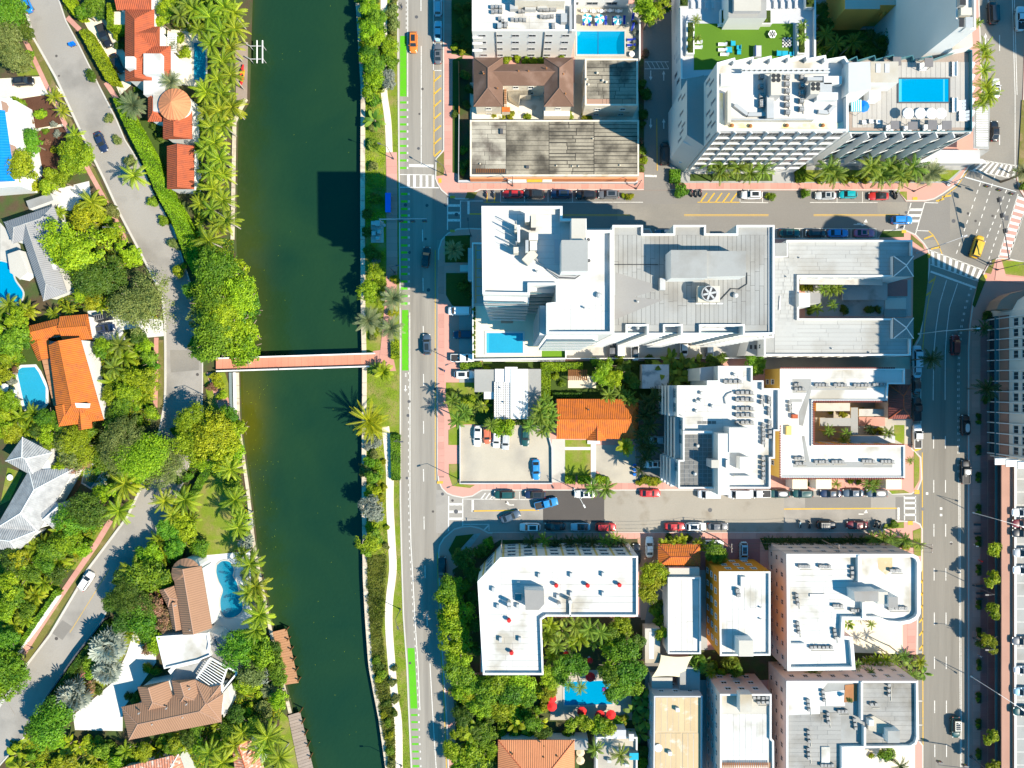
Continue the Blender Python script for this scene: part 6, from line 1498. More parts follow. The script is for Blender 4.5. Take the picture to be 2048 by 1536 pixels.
p = W(1014,634,8);t = thing('square_parasol','brown square parasol in the shade of the tower pool deck','parasol',(p.x,p.y,5.65));b = MB()
for i in range(4): a0,a1 = math.pi/4+i*math.pi/2,math.pi/4+(i+1)*math.pi/2;b.face([(p.x,p.y,8.3),(p.x+1.9*math.cos(a0),p.y+1.9*math.sin(a0),7.8),(p.x+1.9*math.cos(a1),p.y+1.9*math.sin(a1),7.8)])
b.build('canopy','brownwall',t);MB().cyl((p.x,p.y,5.65),.05,2.6,8).build('pole','metal',t)
for i,x in enumerate((984,996,1030,1040)): lounger(x,630,90,f"dark sun lounger beside the brown parasol on the tower deck, {OW[i]} from the left",'dark loungers on the tower deck',5.65,'greycloth','metal_dark')
for i in range(6): broad('g',948,619+i*17,3.4,'in the planter boxes of the tower pool deck',6.4)
# east wing
EW = [(1225,450),(1286,450),(1286,467),(1347,467),(1347,450),(1412,450),(1412,467),(1473,467),(1473,450),(1549,450),(1549,668),(1486,669),(1486,652),(1402,652),(1402,669),(1362,669),(1362,652),(1330,652),(1330,669),(1294,669),(1294,652),(1255,652),(1255,669),(1225,669)]
h = flat('apartment_wing','long grey roofed apartment wing east of the white tower with a big fan','building',EW,36,roof='roofgrey',par=.7,pt=.3)
sheets(h,1228,470,1537,650,35.3,9,'roofgrey','y',2,jit=.008,gap=.5)
rbox(h,'walkway',1537,453,1541,664,35.3,35.5,'metal');rpoly(h,'stained_patch',[(1232,545),(1330,575),(1232,605)],35.36,35.375,'roofmid');rpoly(h,'stained_patch',[(1228,590),(1325,600),(1228,640)],35.36,35.38,'roofmid')
rpoly(h,'penthouse',[(1343,502),(1492,502),(1492,552),(1343,555)],35.3,39.2,'wallwhite','roofgrey');rbox(h,'penthouse',1342,500,1414,556,35.3,39.6,'wallwhite','roofgrey')
rbox(h,'fan_frame',1396,572,1440,604,36.5,37.6,'metal_beige','metal_beige');p = W(1419,587,38.4);MB().cyl((p.x,p.y,37.4),1.35,1.0,26).build('fan_housing','metal',h);MB().cyl((p.x,p.y,38.41),1.2,.02,26).build('fan_throat','dark',h)
for i in range(6): a = i*math.pi/3+.2;MB().box((p.x+.58*math.cos(a),p.y+.58*math.sin(a),38.45),(1.1,.34,.05),a).build('fan_blade','metal',h)
MB().cyl((p.x,p.y,38.45),.2,.12,12).build('fan_hub','wallwhite',h)
for k in range(4): rbox(h,'fan_rail',1392+k*14,606,1404+k*14,608,36.2,36.6,'wallwhite')
rbox(h,'stair_head',1320,556,1331,580,35.3,36.6,'metal')
for x,y,r in ((1427,520,.5),(1472,590,.5),(1487,509,.3),(1276,656,.3),(1276,603,.25),(1447,547,.25)): vent(h,x,y,35.3,r,.7,'metal')
MB().tube([(*XY(q,35.5),35.45) for q in ((1432,608),(1450,590),(1462,577),(1478,578),(1494,568),(1494,545))],.07,5).build('roof_cable','dark',h)
MB().tube([(*XY(q,35.5),35.45) for q in ((1228,529),(1316,529))],.06,5).build('roof_cable','dark',h)
P = ccw([XY(p,36) for p in EW])
q = Vector(XY((1549,450),36))
for f in range(9):   # corner balconies whose slabs step the street shadow
    MB().box((q.x-2.2,q.y+.7,3+f*2.85),(4.4,1.5,.2)).box((q.x-2.2,q.y+1.4,3.2+f*2.85),(4.4,.08,1.0)).box((q.x-.05,q.y+.7,3.2+f*2.85),(.08,1.4,1.0)).build('balcony_slab','wallwhite',h)
for i in range(len(P)):   # balcony stacks on the south side
    a,b = Vector(P[i]),Vector(P[(i+1) % len(P)]);d = b-a;L = d.length;u = d/L;n_ = Vector((u.y,-u.x))
    if n_.y < -.9 and L > 2.5:
        rz = math.atan2(u.y,u.x);inner = a.y > XY((0,660),36)[1]
        for f in range(11):
            z = 4.5+f*2.85;c = (a+b)/2+n_*(.5 if inner else .05)
            MB().box((c.x,c.y,z),(L-.1,1.3 if inner else .3,.22),rz).build('balcony_slab','wallwhite',h)
            MB().box((c.x+n_.x*.5,c.y+n_.y*.5,z+.22),(L-.15,.06,.9),rz).build('balustrade','tealglass' if inner else 'wallwhite',h)
            if inner: window(h,(a+b)/2,rz,z+.4,L*.7,1.7,'greywall')
    elif n_.x < -.9 and L > 1:
        rz = math.atan2(u.y,u.x)
# C shaped low building
CB = [(1573,480),(1825,480),(1825,553),(1598,553),(1598,637),(1822,637),(1822,711),(1528,711),(1528,672),(1545,672),(1545,512),(1573,510)]
h = flat('c_shaped_block','C-shaped grey roofed block with two teal pyramid corner roofs around a courtyard','building',CB,10,'wallwhite','roofgrey',par=.7,pt=.35,win=dict(w=1.0,h=1.0,gap=3.4,rows=3))
for q in ((1577,484,1820,549),(1549,516,1595,668),(1549,641,1818,707)): sheets(h,*q,9.32,8,'rooflight','x',3,gap=.5,jit=.01,bed='roofmid')
rbox(h,'roof_lobby',1550,486,1574,512,9.3,11.6,'wallwhite','roofgrey');rpoly(h,'roof_ladder',[(1560,592),(1562,592),(1560,620),(1558,620)],9.35,9.6,'wallwhite')
for q in (rect(1787,512,1827,553),rect(1787,636,1827,677)):
    rpoly(h,'corner_pavilion',q,0,10.6,'wallwhite');ridge_roof(h,q,10.6,1.1,'tealtile','wallwhite')
rpoly(h,'courtyard_canopy',[(1600,555),(1765,557),(1765,570),(1600,568)],6,6.3,'wallwhite','concrete');rpoly(h,'stair_landing',[(1685,570),(1775,566),(1775,600),(1685,600)],2.4,2.7,'greywall','concrete_grey')
rbox(h,'lift_block',1598,586,1620,613,0,11,'wallwhite','wallwhite');rbox(h,'lift_block',1619,586,1641,606,0,7,'wallwhite','roofmid')
rpoly(h,'entry_wall',[(1500,676),(1528,674),(1528,711),(1490,711)],0,6,'wallwhite','roofgrey')
for x in (1502,1511,1520): p = W(x,694,6.05);MB().box((p.x,p.y,6.0),(.5,.9,.06)).build('roof_opening','dark',h)
for x,y in ((1600,515),(1665,697),(1740,705),(1574,553)): vent(h,x,y,9.3,.2,.5)
for x0,y0,x1,y1,m_ in ((1770,560,1815,592,'redpave'),(1770,596,1812,618,'concrete'),(1768,620,1812,634,'tealtile')): rbox(h,'courtyard_paving',x0,y0,x1,y1,.2,.35,m_)
# small white metal roofed house
h = house('metal_roofed_house','small house with white ribbed metal roofs and a grey carport',1030,790)
for q,e,m_,rr in ((rect(988,764,1022,838),3.4,'whitemetal',.35),(rect(1021,738,1056,838),3.7,'wallwhite',.3),(rect(1055,738,1082,838),3.5,'roofgrey',.2),(rect(990,738,1012,764),3.2,'whitemetal',.2),(rect(949,739,991,784),2.9,'roofgrey',.15),(rect(968,782,988,798),2.7,'whitemetal',.1),(rect(1010,734,1035,765),3.5,'whitemetal',.2)):
    rpoly(h,'metal_roof',q,e-.2,e,'wallwhite',m_);walls(h,q,e-.21,eave=e)
for i in range(8):
    for j in range(1): MB().box((*XY((988.5+i*4.6,801),3.5),3.4),(.1,8.2,.07)).build('roof_rib','roofmid',h)
for i in range(16): p = W(1005,766+i*4.6,3.45);MB().box((p.x,p.y,3.4),(3.6,.07,.05)).build('roof_rib','roofmid',h)
for i in range(5): p = W(1026+i*6.4,788,3.75);MB().box((p.x,p.y,3.7),(.07,11,.05)).build('roof_rib','roofgrey',h)
vent(h,1001,776,3.4);vent(h,1008,805,3.4)
# orange tiled bungalow
h = house('orange_bungalow','orange tiled bungalow with a small front gable behind a square lawn',1195,838);walls(h,rect(1112,798,1276,879),3.6,eave=3.9,win=dict(w=1.6));ridge_roof(h,rect(1113,798,1277,878),3.9,2.0,'orangetile',ends=(0,.5))
ridge_roof(h,rect(1174,850,1212,881),3.95,1.2,'orangetile','redtile',ends=(0,0),axis=True);rbox(h,'porch',1175,876,1200,888,0,.5,'wallwhite');vent(h,1177,819,5,.2,.5,'metal_dark')
p = W(1105,780);t = house('garden_pergola','brown slatted pergola with a cream patio behind the orange bungalow',1156,752,cat='pergola')
for i in range(10): q = W(1138+i*3.9,750,2.6);MB().box((q.x,q.y,2.5),(.3,2.4,.12)).build('slat','wood_dark',t)
for x in (1138,1174):
    for y in (740,760): q = W(x,y,2.5);MB().box((q.x,q.y,.15),(.15,.15,2.35)).build('post','wood_dark',t)
rbox(t,'patio',1136,752,1192,776,.15,.3,'cream')
t = house('garden_shed','pale stained flat roofed garden shed between dark shrubs',1310,752,cat='shed');rbox(t,'shed_wall',1284,729,1338,777,0,3,'wallwhite','palestain')
freewall('low white wall around the concrete car park',[(920,849),(920,967),(1104,967),(1104,896),(1092,850)],2.4,.9,'greywall')
freewall('thin white boundary wall behind the tower alley',[(1134,717),(1530,716)],1.8,1.7,'wallwhite')
freewall('long white hedge wall south of the pool podium',[(966,722),(1130,722)],1.5,1.2,'wallwhite')
# stepped white apartments
SA = [(1354,771),(1414,771),(1414,761),(1436,761),(1436,732),(1505,732),(1505,761),(1527,761),(1527,777),(1559,777),(1559,862),(1550,862),(1550,917),(1541,917),(1541,977),(1460,977),(1460,990),(1436,990),(1436,977),(1357,977),(1357,920),(1366,920),(1366,835),(1354,833)]
h = flat('stepped_apartments','white stepped apartment block with dozens of rooftop condensers and a tiled terrace','building',SA,15.5,roof='roofwhite',par=.8,pt=.3)
P = ccw([XY(p,15.5) for p in SA])
for i in range(len(P)):
    a,b = Vector(P[i]),Vector(P[(i+1) % len(P)]);d = b-a;L = d.length;u = d/L;n_ = Vector((u.y,-u.x))
    if n_.x < -.9 and L > 5 and a.x < XY((1400,0),15)[0]:
        rz = math.atan2(u.y,u.x)
        for f in range(4):
            z = 3.3+f*3.0;c = (a+b)/2+n_*.6;MB().box((c.x,c.y,z),(L-.05,1.2,.22),rz).build('balcony_slab','wallwhite',h);MB().box((c.x+n_.x*.55,c.y+n_.y*.55,z+.22),(L-.1,.06,.95),rz).build('balustrade','wallwhite',h)
            for k in range(int(L/3)): window(h,a+u*(1.6+k*3),rz,z+.3,1.9,2.0,'greywall','tealglass')
Zs = 14.7
acs(h,Zs,[(1452,763,9.5,0,4),(1476,785,9.5,0,4),(1476,799,9.5,0,4),(1476,817,9.5,0,4),(1476,830,9.5,0,4),(1476,845,9.5,0,4),(1540,796,0,9,2),(1540,818,0,10,2),(1541,844,0,10,4),(1528,850,0,9,5),(1528,917,0,10,5),(1526,795,0,10,2)])
for i in range(7):
    for j in range(12):
        P4 = rect(1360+i*9.2,869+j*8.7,1360+i*9.2+8.5,869+j*8.7+8.1)
        if P4[0][0] < 1368 and j < 6: continue
        MB().prism(ccw([XY(p,Zs+.05) for p in P4]),Zs+.01,Zs+.06).build('terrace_paver','paver',h)
for i in range(4): MB().prism(ccw([XY(p,Zs+.05) for p in rect(1395+i*9.5,842,1403.6+i*9.5,848)]),Zs+.01,Zs+.06).build('terrace_paver','paver',h)
rbox(h,'penthouse',1436,867,1459,989,Zs,18.2,'wallwhite','roofwhite');rbox(h,'penthouse',1458,855,1500,905,Zs,18.4,'wallwhite','roofwhite');rbox(h,'stair_head',1480,914,1501,939,Zs,17.2,'wallwhite','roofwhite');rbox(h,'low_wall',1366,862,1425,866,Zs,15.8,'wallwhite');rbox(h,'low_wall',1470,952,1502,955,Zs,15.8,'wallwhite')
rbox(h,'lift_box',1423,920,1438,936,Zs,18.6,'greywall','roofoff');rbox(h,'duct',1452,920,1458,936,18.2,18.9,'metal')
for x,y in ((1394,803),(1393,822),(1402,800),(1403,786),(1425,812),(1470,749),(1396,892),(1391,948),(1488,899)): vent(h,x,y,Zs,.4,.7)
MB().tube([(*XY(q,15),15) for q in ((1452,808),(1450,796),(1456,788),(1466,784))],.14,6).build('roof_pipe','metal',h)
rpoly(h,'louvre_block',[(1400,736),(1436,732),(1436,761),(1400,762)],0,12.4,'wallwhite','greywall')
# yellow C block
YB = [(1560,737),(1810,737),(1810,768),(1777,768),(1775,802),(1626,802),(1626,890),(1810,890),(1810,956),(1560,956)]
h = flat('yellow_courtyard_block','yellow walled white roofed courtyard block with red tile edges','building',YB,9,'yellowwall','roofwhite',par=.4,pt=.3,capm='wallwhite',win=dict(w=1.1,h=1.5,gap=3.0,rows=2,z0=1.2))
p0 = [(1560,737),(1810,737)]
def tile_edge(root,a,b,z,inward):
    p,q = Vector(XY(a,z)),Vector(XY(b,z));d = q-p;n = int(d.length/.5);bb = MB()
    for i in range(n):
        c = p+d*((i+.5)/n);bb.box((c.x,c.y,z),(.34,.34,.16),math.atan2(d.y,d.x))
    bb.build('tile_edge','darkredtile',root)
for a,b in (((1560,736),(1790,736)),((1560,957),(1808,957)),((1627,803),(1774,803)),((1627,889),(1808,889)),((1627,803),(1627,889)),((1560,850),(1560,956))): tile_edge(h,a,b,9.02,0)
acs(h,8.6,[(1593,769,7,0,2),(1594,778,7,0,3),(1634,770,7,0,4),(1672,770,7,0,4),(1712,770,7,0,5),(1750,769,7,0,4),(1582,805,0,8,3),(1593,917,7,0,3),(1595,927,7,0,3),(1634,924,7,0,4),(1667,924,7,0,4),(1728,923,7,0,4),(1766,923,7,0,4)],.9)
for kq,q in enumerate((rect(1585,758,1622,786),rect(1620,772,1734,780),rect(1580,798,1604,804),[(1620,772),(1624,774),(1606,852),(1598,850),(1598,825)],[(1604,872),(1609,872),(1620,926),(1612,930)],rect(1587,924,1785,935))): rpoly(h,'roof_walkway',q,8.6,8.62+kq*.006,'roofgrey')
rpoly(h,'stair_well',[(1563,841),(1599,852),(1582,853),(1582,870),(1563,866)],8.6,8.68,'creamwall');rbox(h,'stair_wall',1573,852,1583,870,8.6,9.3,'yellowpale');rbox(h,'roof_box',1585,829,1596,837,8.6,9.4,'redtile')
rpoly(h,'pavilion_wall',rect(1779,772,1821,836),0,6.2,'pinkwall');ridge_roof(h,rect(1777,769,1822,838),6.4,1.6,'darkredtile','redtile')
rbox(h,'courtyard_gallery',1632,806,1700,822,0,5.2,'yellowwall','concrete');rbox(h,'courtyard_bridge',1640,836,1710,852,4,4.4,'wallwhite','roofgrey');rbox(h,'courtyard_bridge',1702,815,1716,870,4,4.42,'wallwhite','roofgrey');rbox(h,'courtyard_wall',1718,818,1775,832,0,4,'yellowwall','concrete');rbox(h,'tile_terrace',1718,834,1770,852,.2,.5,'pink');rbox(h,'gallery',1700,872,1790,886,0,3.8,'wallwhite','greywall')
for x0,x1 in ((1585,1615),(1632,1663),(1772,1803)): rbox(h,'entry_porch',x0,958,x1,978,0,4.0,'wallwhite','cream')
# ================================================================= BUILDINGS, south block
LB = [(955,1163),(1000,1115),(1080,1112),(1276,1112),(1276,1233),(1093,1233),(1083,1240),(1087,1350),(966,1350)]
h = flat('l_shaped_white_block','white L-shaped apartment block with red roof fans and yellow pilasters','building',LB,12,roof='roofwhite',par=.8,pt=.35,win=dict(w=1.8,h=1.2,gap=3.6,rows=4,dz=2.9,z0=.9,fm='greywall'))
P = ccw([XY(p,12) for p in LB])
for i in range(len(P)):
    a,b = Vector(P[i]),Vector(P[(i+1) % len(P)]);L = (b-a).length
    if faces_nadir(a,b) and L > 6:
        n = int(L/3.6);u = (b-a)/L;n_ = Vector((u.y,-u.x));s0 = (L-(n-1)*3.6)/2-1.8
        for k in range(n+1):
            c = a+u*(s0+k*3.6)+n_*.05
            if 0 < s0+k*3.6 < L: MB().box((c.x,c.y,.2),(.4,.12,11.6),math.atan2(u.y,u.x)).build('pilaster','yellowpale',h)
for x,y in ((1113,1173),(1176,1173),(1240,1172),(1018,1243),(1023,1308)):
    p = W(x,y,12.6);MB().cyl((p.x,p.y,11.2),.35,.8,12).cyl((p.x,p.y,12.0),.46,.4,16,.36,bot=True).build('red_roof_fan','redcloth',h)
for x,y in ((1079,1153),(1143,1152),(1207,1151),(1207,1190),(1143,1190),(987,1181),(996,1215),(1036,1214),(1116,1195),(1001,1281),(1040,1281),(1037,1170)): rbox(h,'roof_curb',x-3,y-5,x+2.5,y+4,11.2,12.0,'wallwhite','metal')
rpoly(h,'stair_head',[(1049,1180),(1088,1181),(1089,1208),(1078,1220),(1051,1220)],11.2,14.2,'wallwhite','roofmid');rbox(h,'skylight',1030,1188,1043,1201,11.2,11.8,'wallwhite','tealglass');rbox(h,'duct',1139,1205,1142,1232,11.2,12,'wallwhite')
for x,y in ((1018,1209),(1018,1218),(1119,1212),(1141,1205)): p = W(x,y,13.5);MB().cyl((p.x,p.y,11.2),.42,2.1,14).build('turbine_vent','metal',h)
pool('blue courtyard pool with rounded corner beside red parasols',[(1129,1364),(1200,1361),(1218,1363),(1224,1376),(1225,1408),(1129,1410)],.2,'pool','concrete')
for i,(x,y) in enumerate(((1181,1355),(1103,1398),(1104,1414),(1164,1424),(1200,1431),(1222,1430),(1132,1309),(1180,1322))): parasol(x,y,['red parasol touching the upper edge of the courtyard pool','red parasol left of the courtyard pool, upper of two','red parasol left of the courtyard pool, lower of two','red parasol below the courtyard pool, leftmost of three','red parasol below the courtyard pool, middle of three','red parasol below the courtyard pool, rightmost of three','red parasol in the shady courtyard between the trees, left one','red parasol in the shady courtyard between the trees, right one'][i],'red parasols of the courtyard',.2,1.15 if i < 6 else .7,2.4,'redcloth')
t = thing('pool_float','purple square float in the courtyard pool','pool float',W(1209,1379,.25));p = W(1209,1379,.3);MB().box((p.x,p.y,.22),(.85,.85,.14)).build('cushion','purplecloth',t);MB().box((p.x,p.y+.36,.36),(.8,.16,.08)).build('pillow','purplecloth',t)
h = house('hip_tiled_house','orange hip roofed house at the bottom edge below the courtyard pool',1070,1540);walls(h,rect(998,1482,1148,1610),4.2,eave=4.6);ridge_roof(h,rect(996,1480,1149,1612),4.6,3.0,'paleorangetile','redtile');rbox(h,'side_roof',1142,1478,1176,1500,0,3.2,'wallwhite','roofgrey')
for x,y in ((1025,1510),(1088,1516),(1115,1514),(1088,1494)): vent(h,x,y,5.6,.2,.6,'rust')
for i,y in enumerate((1506,1522)): parasol(1161,y,f"tan round parasol beside the orange hip roof, {['upper', 'lower'][i]} one",'tan parasols',.2,1.0,2.3,'tancloth')
h = flat('cluttered_white_house','low white roofed house with cluttered terrace at the bottom edge','building',rect(1192,1474,1275,1600),4,roof='lotconc',par=.6)
rbox(h,'terrace_block',1212,1460,1252,1474,0,4.6,'wallwhite','greywall');rbox(h,'roof_unit',1258,1468,1268,1482,3.4,4.6,'metal');rbox(h,'teal_canopy',1259,1506,1277,1520,3.5,5,'tealtile','tealcloth')
for x,y in ((1215,1520),(1235,1500),(1250,1528)): rbox(h,'roof_unit',x,y,x+8,y+6,3.4,4.3,'wallwhite','metal')
h = house('orange_tiled_annex','small orange tiled roof behind the street palms in the south block',1358,1110);walls(h,rect(1318,1090,1400,1134),3.4,eave=3.8);ridge_roof(h,rect(1316,1088,1401,1133),3.8,1.5,'orangetile','redtile',ends=(1,1))
h = flat('long_white_house','long narrow white roofed house half in blue shade','building',rect(1336,1155,1402,1308),6,roof='roofwhite',par=.5,pt=.3);rbox(h,'annex',1338,1136,1399,1156,0,5,'wallwhite','roofoff')
h = house('cargo_container_cabin','weathered white flat cabin like a container beside the lane',1302,1290,cat='shed');rbox(h,'cabin_wall',1290,1257,1320,1326,0,3.4,'creamwall','roofoff');rbox(h,'roof_patch',1298,1264,1308,1318,3.4,3.43,'roofwhite')
h = flat('orange_block','orange walled four storey block with a plain white roof','building',[(1438,1143),(1541,1143),(1541,1311),(1440,1312)],10.5,'orangewall','roofwhite',par=.6,pt=.35,capm='wallwhite',win=dict(w=1.2,h=1.1,gap=2.8,rows=3,z0=1.6))
ac(h,1476,1182,9.9,0,1.2);ac(h,1478,1191,9.9,0,1.2);rbox(h,'roof_hatch',1482,1154,1493,1174,9.9,10.6,'wallwhite','metal');rbox(h,'stair_head',1478,1281,1507,1313,0,13,'wallwhite','roofoff');vent(h,1522,1216,9.9);vent(h,1522,1239,9.9)
h = flat('tan_roof_block','tan ribbed roof block below the cream shade sail','building',[(1308,1392),(1405,1392),(1404,1620),(1306,1620)],7,'greywall','rooftan',par=.5,pt=.3,win=dict(w=1.1,h=1.0,rows=2))
sheets(h,1311,1395,1392,1463,6.52,11,'rooftan','y',0,gap=.6,bed='roofwhite');sheets(h,1311,1466,1362,1600,6.52,11,'rooftan','y',0,gap=.5,bed='roofwhite');sheets(h,1365,1466,1398,1600,6.52,10,'rooftan','y',0,gap=.7,bed='roofwhite')
for x,y in ((1355,1420),(1340,1507)): rbox(h,'roof_unit',x-3,y-3,x+4,y+4,6.5,7.4,'wallwhite')
vent(h,1317,1497,6.5,.9,.5,'wallwhite')
rbox(h,'open_room',1304,1355,1345,1380,0,3.2,'greywall','concrete');rbox(h,'room_roof',1360,1335,1400,1382,0,4.2,'greywall','roofgrey')
t = thing('shade_sail','cream tensioned shade sail between the container cabin and tan roof','shade sail',W(1345,1335,0));b = MB();N = 8;cor = [Vector(W(1322,1310,4)),Vector(W(1385,1312,4.6)),Vector(W(1372,1356,4)),Vector(W(1304,1354,4.6))]
g_ = [[cor[0].lerp(cor[1],i/N).lerp(cor[3].lerp(cor[2],i/N),j/N) for i in range(N+1)] for j in range(N+1)]
cc = sum(cor,Vector())/4
for j in range(N+1):
    for i in range(N+1):
        u,v = i/N*2-1,j/N*2-1;g_[j][i] = g_[j][i].lerp(cc,.13*(max(abs(u),abs(v))**4)*(1-min(abs(u),abs(v))**2))
for j in range(N):
    for i in range(N): b.face([g_[j][i],g_[j+1][i],g_[j+1][i+1],g_[j][i+1]])
b.build('fabric','sailcloth',t)
for q in cor: MB().tube([(q.x,q.y,.1),(q.x,q.y,q.z+.1)],.06,6).build('mast','metal',t)
h = flat('pink_flats','pink walled four storey flats with a cream white roof','building',[(1440,1388),(1543,1388),(1543,1478),(1548,1482),(1549,1620),(1440,1620)],10.5,'pinkwall','roofoff',par=.6,pt=.35,capm='wallwhite',win=dict(w=1.3,h=1.1,gap=3.0,rows=3,z0=1.4))
rbox(h,'stair_head',1480,1389,1504,1425,9.9,12.2,'wallwhite','roofoff');acs(h,9.9,[(1510,1397,8.5,0,4),(1519,1406,8.5,0,3)],.95)
for i in range(26): p = W(1445+i*3.8,1531,10.6);MB().box((p.x,p.y,10.4),(.22,1.1,.1)).build('roof_edge_tile','rust',h)
BW = [(1573,1108),(1826,1108),(1836,1113),(1841,1124),(1841,1228),(1836,1238),(1822,1246),(1800,1250),(1775,1248),(1755,1240),(1690,1240),(1688,1272),(1705,1274),(1708,1297),(1711,1340),(1575,1342)]
h = flat('big_white_apartments','large white roofed pink apartment block with rounded corner and condenser clusters','building',BW,10.5,'pinkwall','roofwhite',par=.9,pt=.7,capm='wallwhite',win=dict(w=1.1,h=1.1,gap=3.0,rows=3,z0=1.5,fm='pinkwall'))
acs(h,9.6,[(1601,1134,6,0,4),(1642,1134,6,0,4),(1706,1137,0,9,3),(1784,1142,6,0,4),(1595,1191,1,9,3),(1597,1248,1,9,3),(1670,1213,7,0,3),(1706,1222,7,0,3),(1781,1218,6.6,0,6),(1671,1261,1,8,3),(1624,1296,8,0,6)],.92)
rpoly(h,'stair_tower',[(1708,1183),(1757,1182),(1757,1203),(1710,1203)],9.6,13,'wallwhite','roofmid');rbox(h,'stair_tower',1755,1184,1776,1208,9.6,12,'wallwhite','roofoff');rbox(h,'lift_head',1777,1194,1796,1215,9.6,12.6,'wallwhite','roofmid')
rbox(h,'roof_wall',1716,1111,1723,1164,9.6,10.8,'wallwhite');rbox(h,'roof_wall',1725,1205,1732,1238,9.6,10.8,'wallwhite');rpoly(h,'roof_step',[(1577,1287),(1610,1287),(1610,1305),(1577,1305)],9.6,10.4,'wallwhite','roofwhite');rpoly(h,'stained_patch',[(1754,1110),(1785,1110),(1785,1140),(1772,1150),(1757,1138)],9.6,9.62,'rooftan');rbox(h,'roof_rack',1620,1188,1650,1194,9.6,9.9,'metal')
BR = [(1573,1362),(1836,1362),(1837,1475),(1833,1488),(1822,1495),(1686,1497),(1686,1640),(1573,1640)]
h = flat('grey_roof_apartments','pale apartment block with a stained grey ribbed roof at the lower right','building',BR,10.5,'pinkwall','roofgrey',par=.8,pt=.4,capm='wallwhite',win=dict(w=1.1,h=1.2,gap=3.0,rows=3,z0=1.4,fm='pinkwall'))
sheets(h,1577,1425,1682,1620,9.72,9,'roofmidl','x',2,bed='roofmid',gap=.4);sheets(h,1726,1367,1828,1488,9.72,9,'roofmidl','x',1,bed='roofmid',gap=.4)
rpoly(h,'white_patch',[(1576,1366),(1655,1366),(1640,1385),(1690,1380),(1690,1412),(1640,1412),(1640,1428),(1576,1430)],9.7,9.765,'roofwhite');rpoly(h,'stained_patch',[(1690,1370),(1714,1368),(1714,1402),(1688,1405)],9.7,9.79,'rust')
rbox(h,'roof_wall',1722,1364,1726,1440,9.7,10.9,'wallwhite');rbox(h,'roof_wall',1728,1455,1732,1494,9.7,10.9,'wallwhite');rbox(h,'roof_wall',1684,1495,1690,1536,9.7,10.6,'wallwhite');rpoly(h,'roof_slab',[(1735,1436),(1748,1432),(1800,1462),(1800,1486),(1775,1486),(1775,1470),(1737,1460)],9.8,10.3,'concrete','lotconc');rbox(h,'stair_head',1776,1462,1800,1486,9.7,12,'wallwhite','roofgrey')
acs(h,9.7,[(1618,1403,1,9,3),(1648,1385,1,9,3),(1657,1429,1,9,3),(1711,1441,1,9,3),(1618,1466,1,9,3),(1618,1500,1,9,3),(1780,1372,0,10,3),(1745,1411,9,0,2),(1645,1533,7,0,4),(1680,1424,7,0,3)],.92)
rbox(h,'oval_vent',1643,1494,1660,1530,9.7,10.0,'wallwhite','roofwhite');rbox(h,'roof_box',1738,1440,1748,1452,9.7,11,'wallwhite','greywall')
# ================================================================= BUILDINGS, right edge
h = house('beige_tower','tall beige tower with window bays and a rounded corner at the right edge',2030,760,cat='building')
P = ccw([XY(p) for p in [(1979,628),(1990,608),(2010,595),(2036,598),(2150,652),(2300,740),(2300,912),(1979,912)]])
MB().prism(P,0,43,0).build('wall','palewall',h)
rpoly(h,'canopy_drum',[(1993,618),(2002,600),(2020,588),(2048,580),(2300,580),(2300,620)],3.5,7.0,'brownwall','brownflat')
xw = XY((1979,0))[0];ym = XY((0,772))[1]
MB().box((xw-.06,ym,3.4),(.2,31.5,2.8)).build('brown_band','brownflat',h);MB().box((xw-.05,ym,.2),(.12,31.5,2.7)).build('shop_glass','glass',h);MB().box((xw-.5,ym,2.95),(.9,31.5,.12)).build('shop_canopy','tealglass',h)
for k in range(14):
    q = W(1979,640+k*20.4);MB().box((q.x-.35,q.y,0),(.7,.2,43)).build('column','wallwhite',h)
    for f in range(14):
        if k in (4,9,13): continue
        window(h,(q.x,q.y-1.17),-math.pi/2,7.6+f*2.5,1.75,1.5,'wallwhite')
for f in range(11):   # slab edges step the shadow like balconies do
    q = W(1984,913);MB().box((q.x,q.y-.5,5+f*3.4),(6,1.6,.25)).build('balcony_slab','wallwhite',h)
h = flat('parking_garage','parking garage with a white edged roof deck along the right edge','garage',[(2029,924),(2600,924),(2600,1900),(2029,1900)],5.95,'brownwall','roofgrey',par=.6,pt=.35,capm='wallwhite')
x0 = XY((2029,0),5.95)[0];yc = (XY((0,930),5.95)[1]+XY((0,1900),5.95)[1])/2;Ly = XY((0,930),5.95)[1]-XY((0,1900),5.95)[1]
MB().box((x0-1.2,yc,5.05),(2.4,Ly,.25)).build('brown_canopy','brownflat',h);MB().box((x0-2.0,yc,3.0),(.5,Ly,.12)).build('shop_canopy','tealglass',h);MB().box((x0-.08,yc,.2),(.16,Ly,2.4)).build('shop_glass','glass',h)
for i in range(24):
    y = 958+i*26;q = W(2046,y,5.37)
    MB().box((q.x,q.y,5.36),(3.4,.12,.01)).build('bay_line','white_line',h)
q = W(2033,1200,5.37);MB().box((q.x,yc,5.36),(.12,Ly,.01)).build('bay_line','white_line',h)
h = house('round_tower','round fronted tower beyond the right edge shading the road',2250,80,cat='building');q = W(2385,178);MB().cyl((q.x,q.y,0),10.5,42,40).build('wall','beigewall',h);MB().box((q.x+12,q.y+20,0),(22,40,42)).build('wall','beigewall',h)
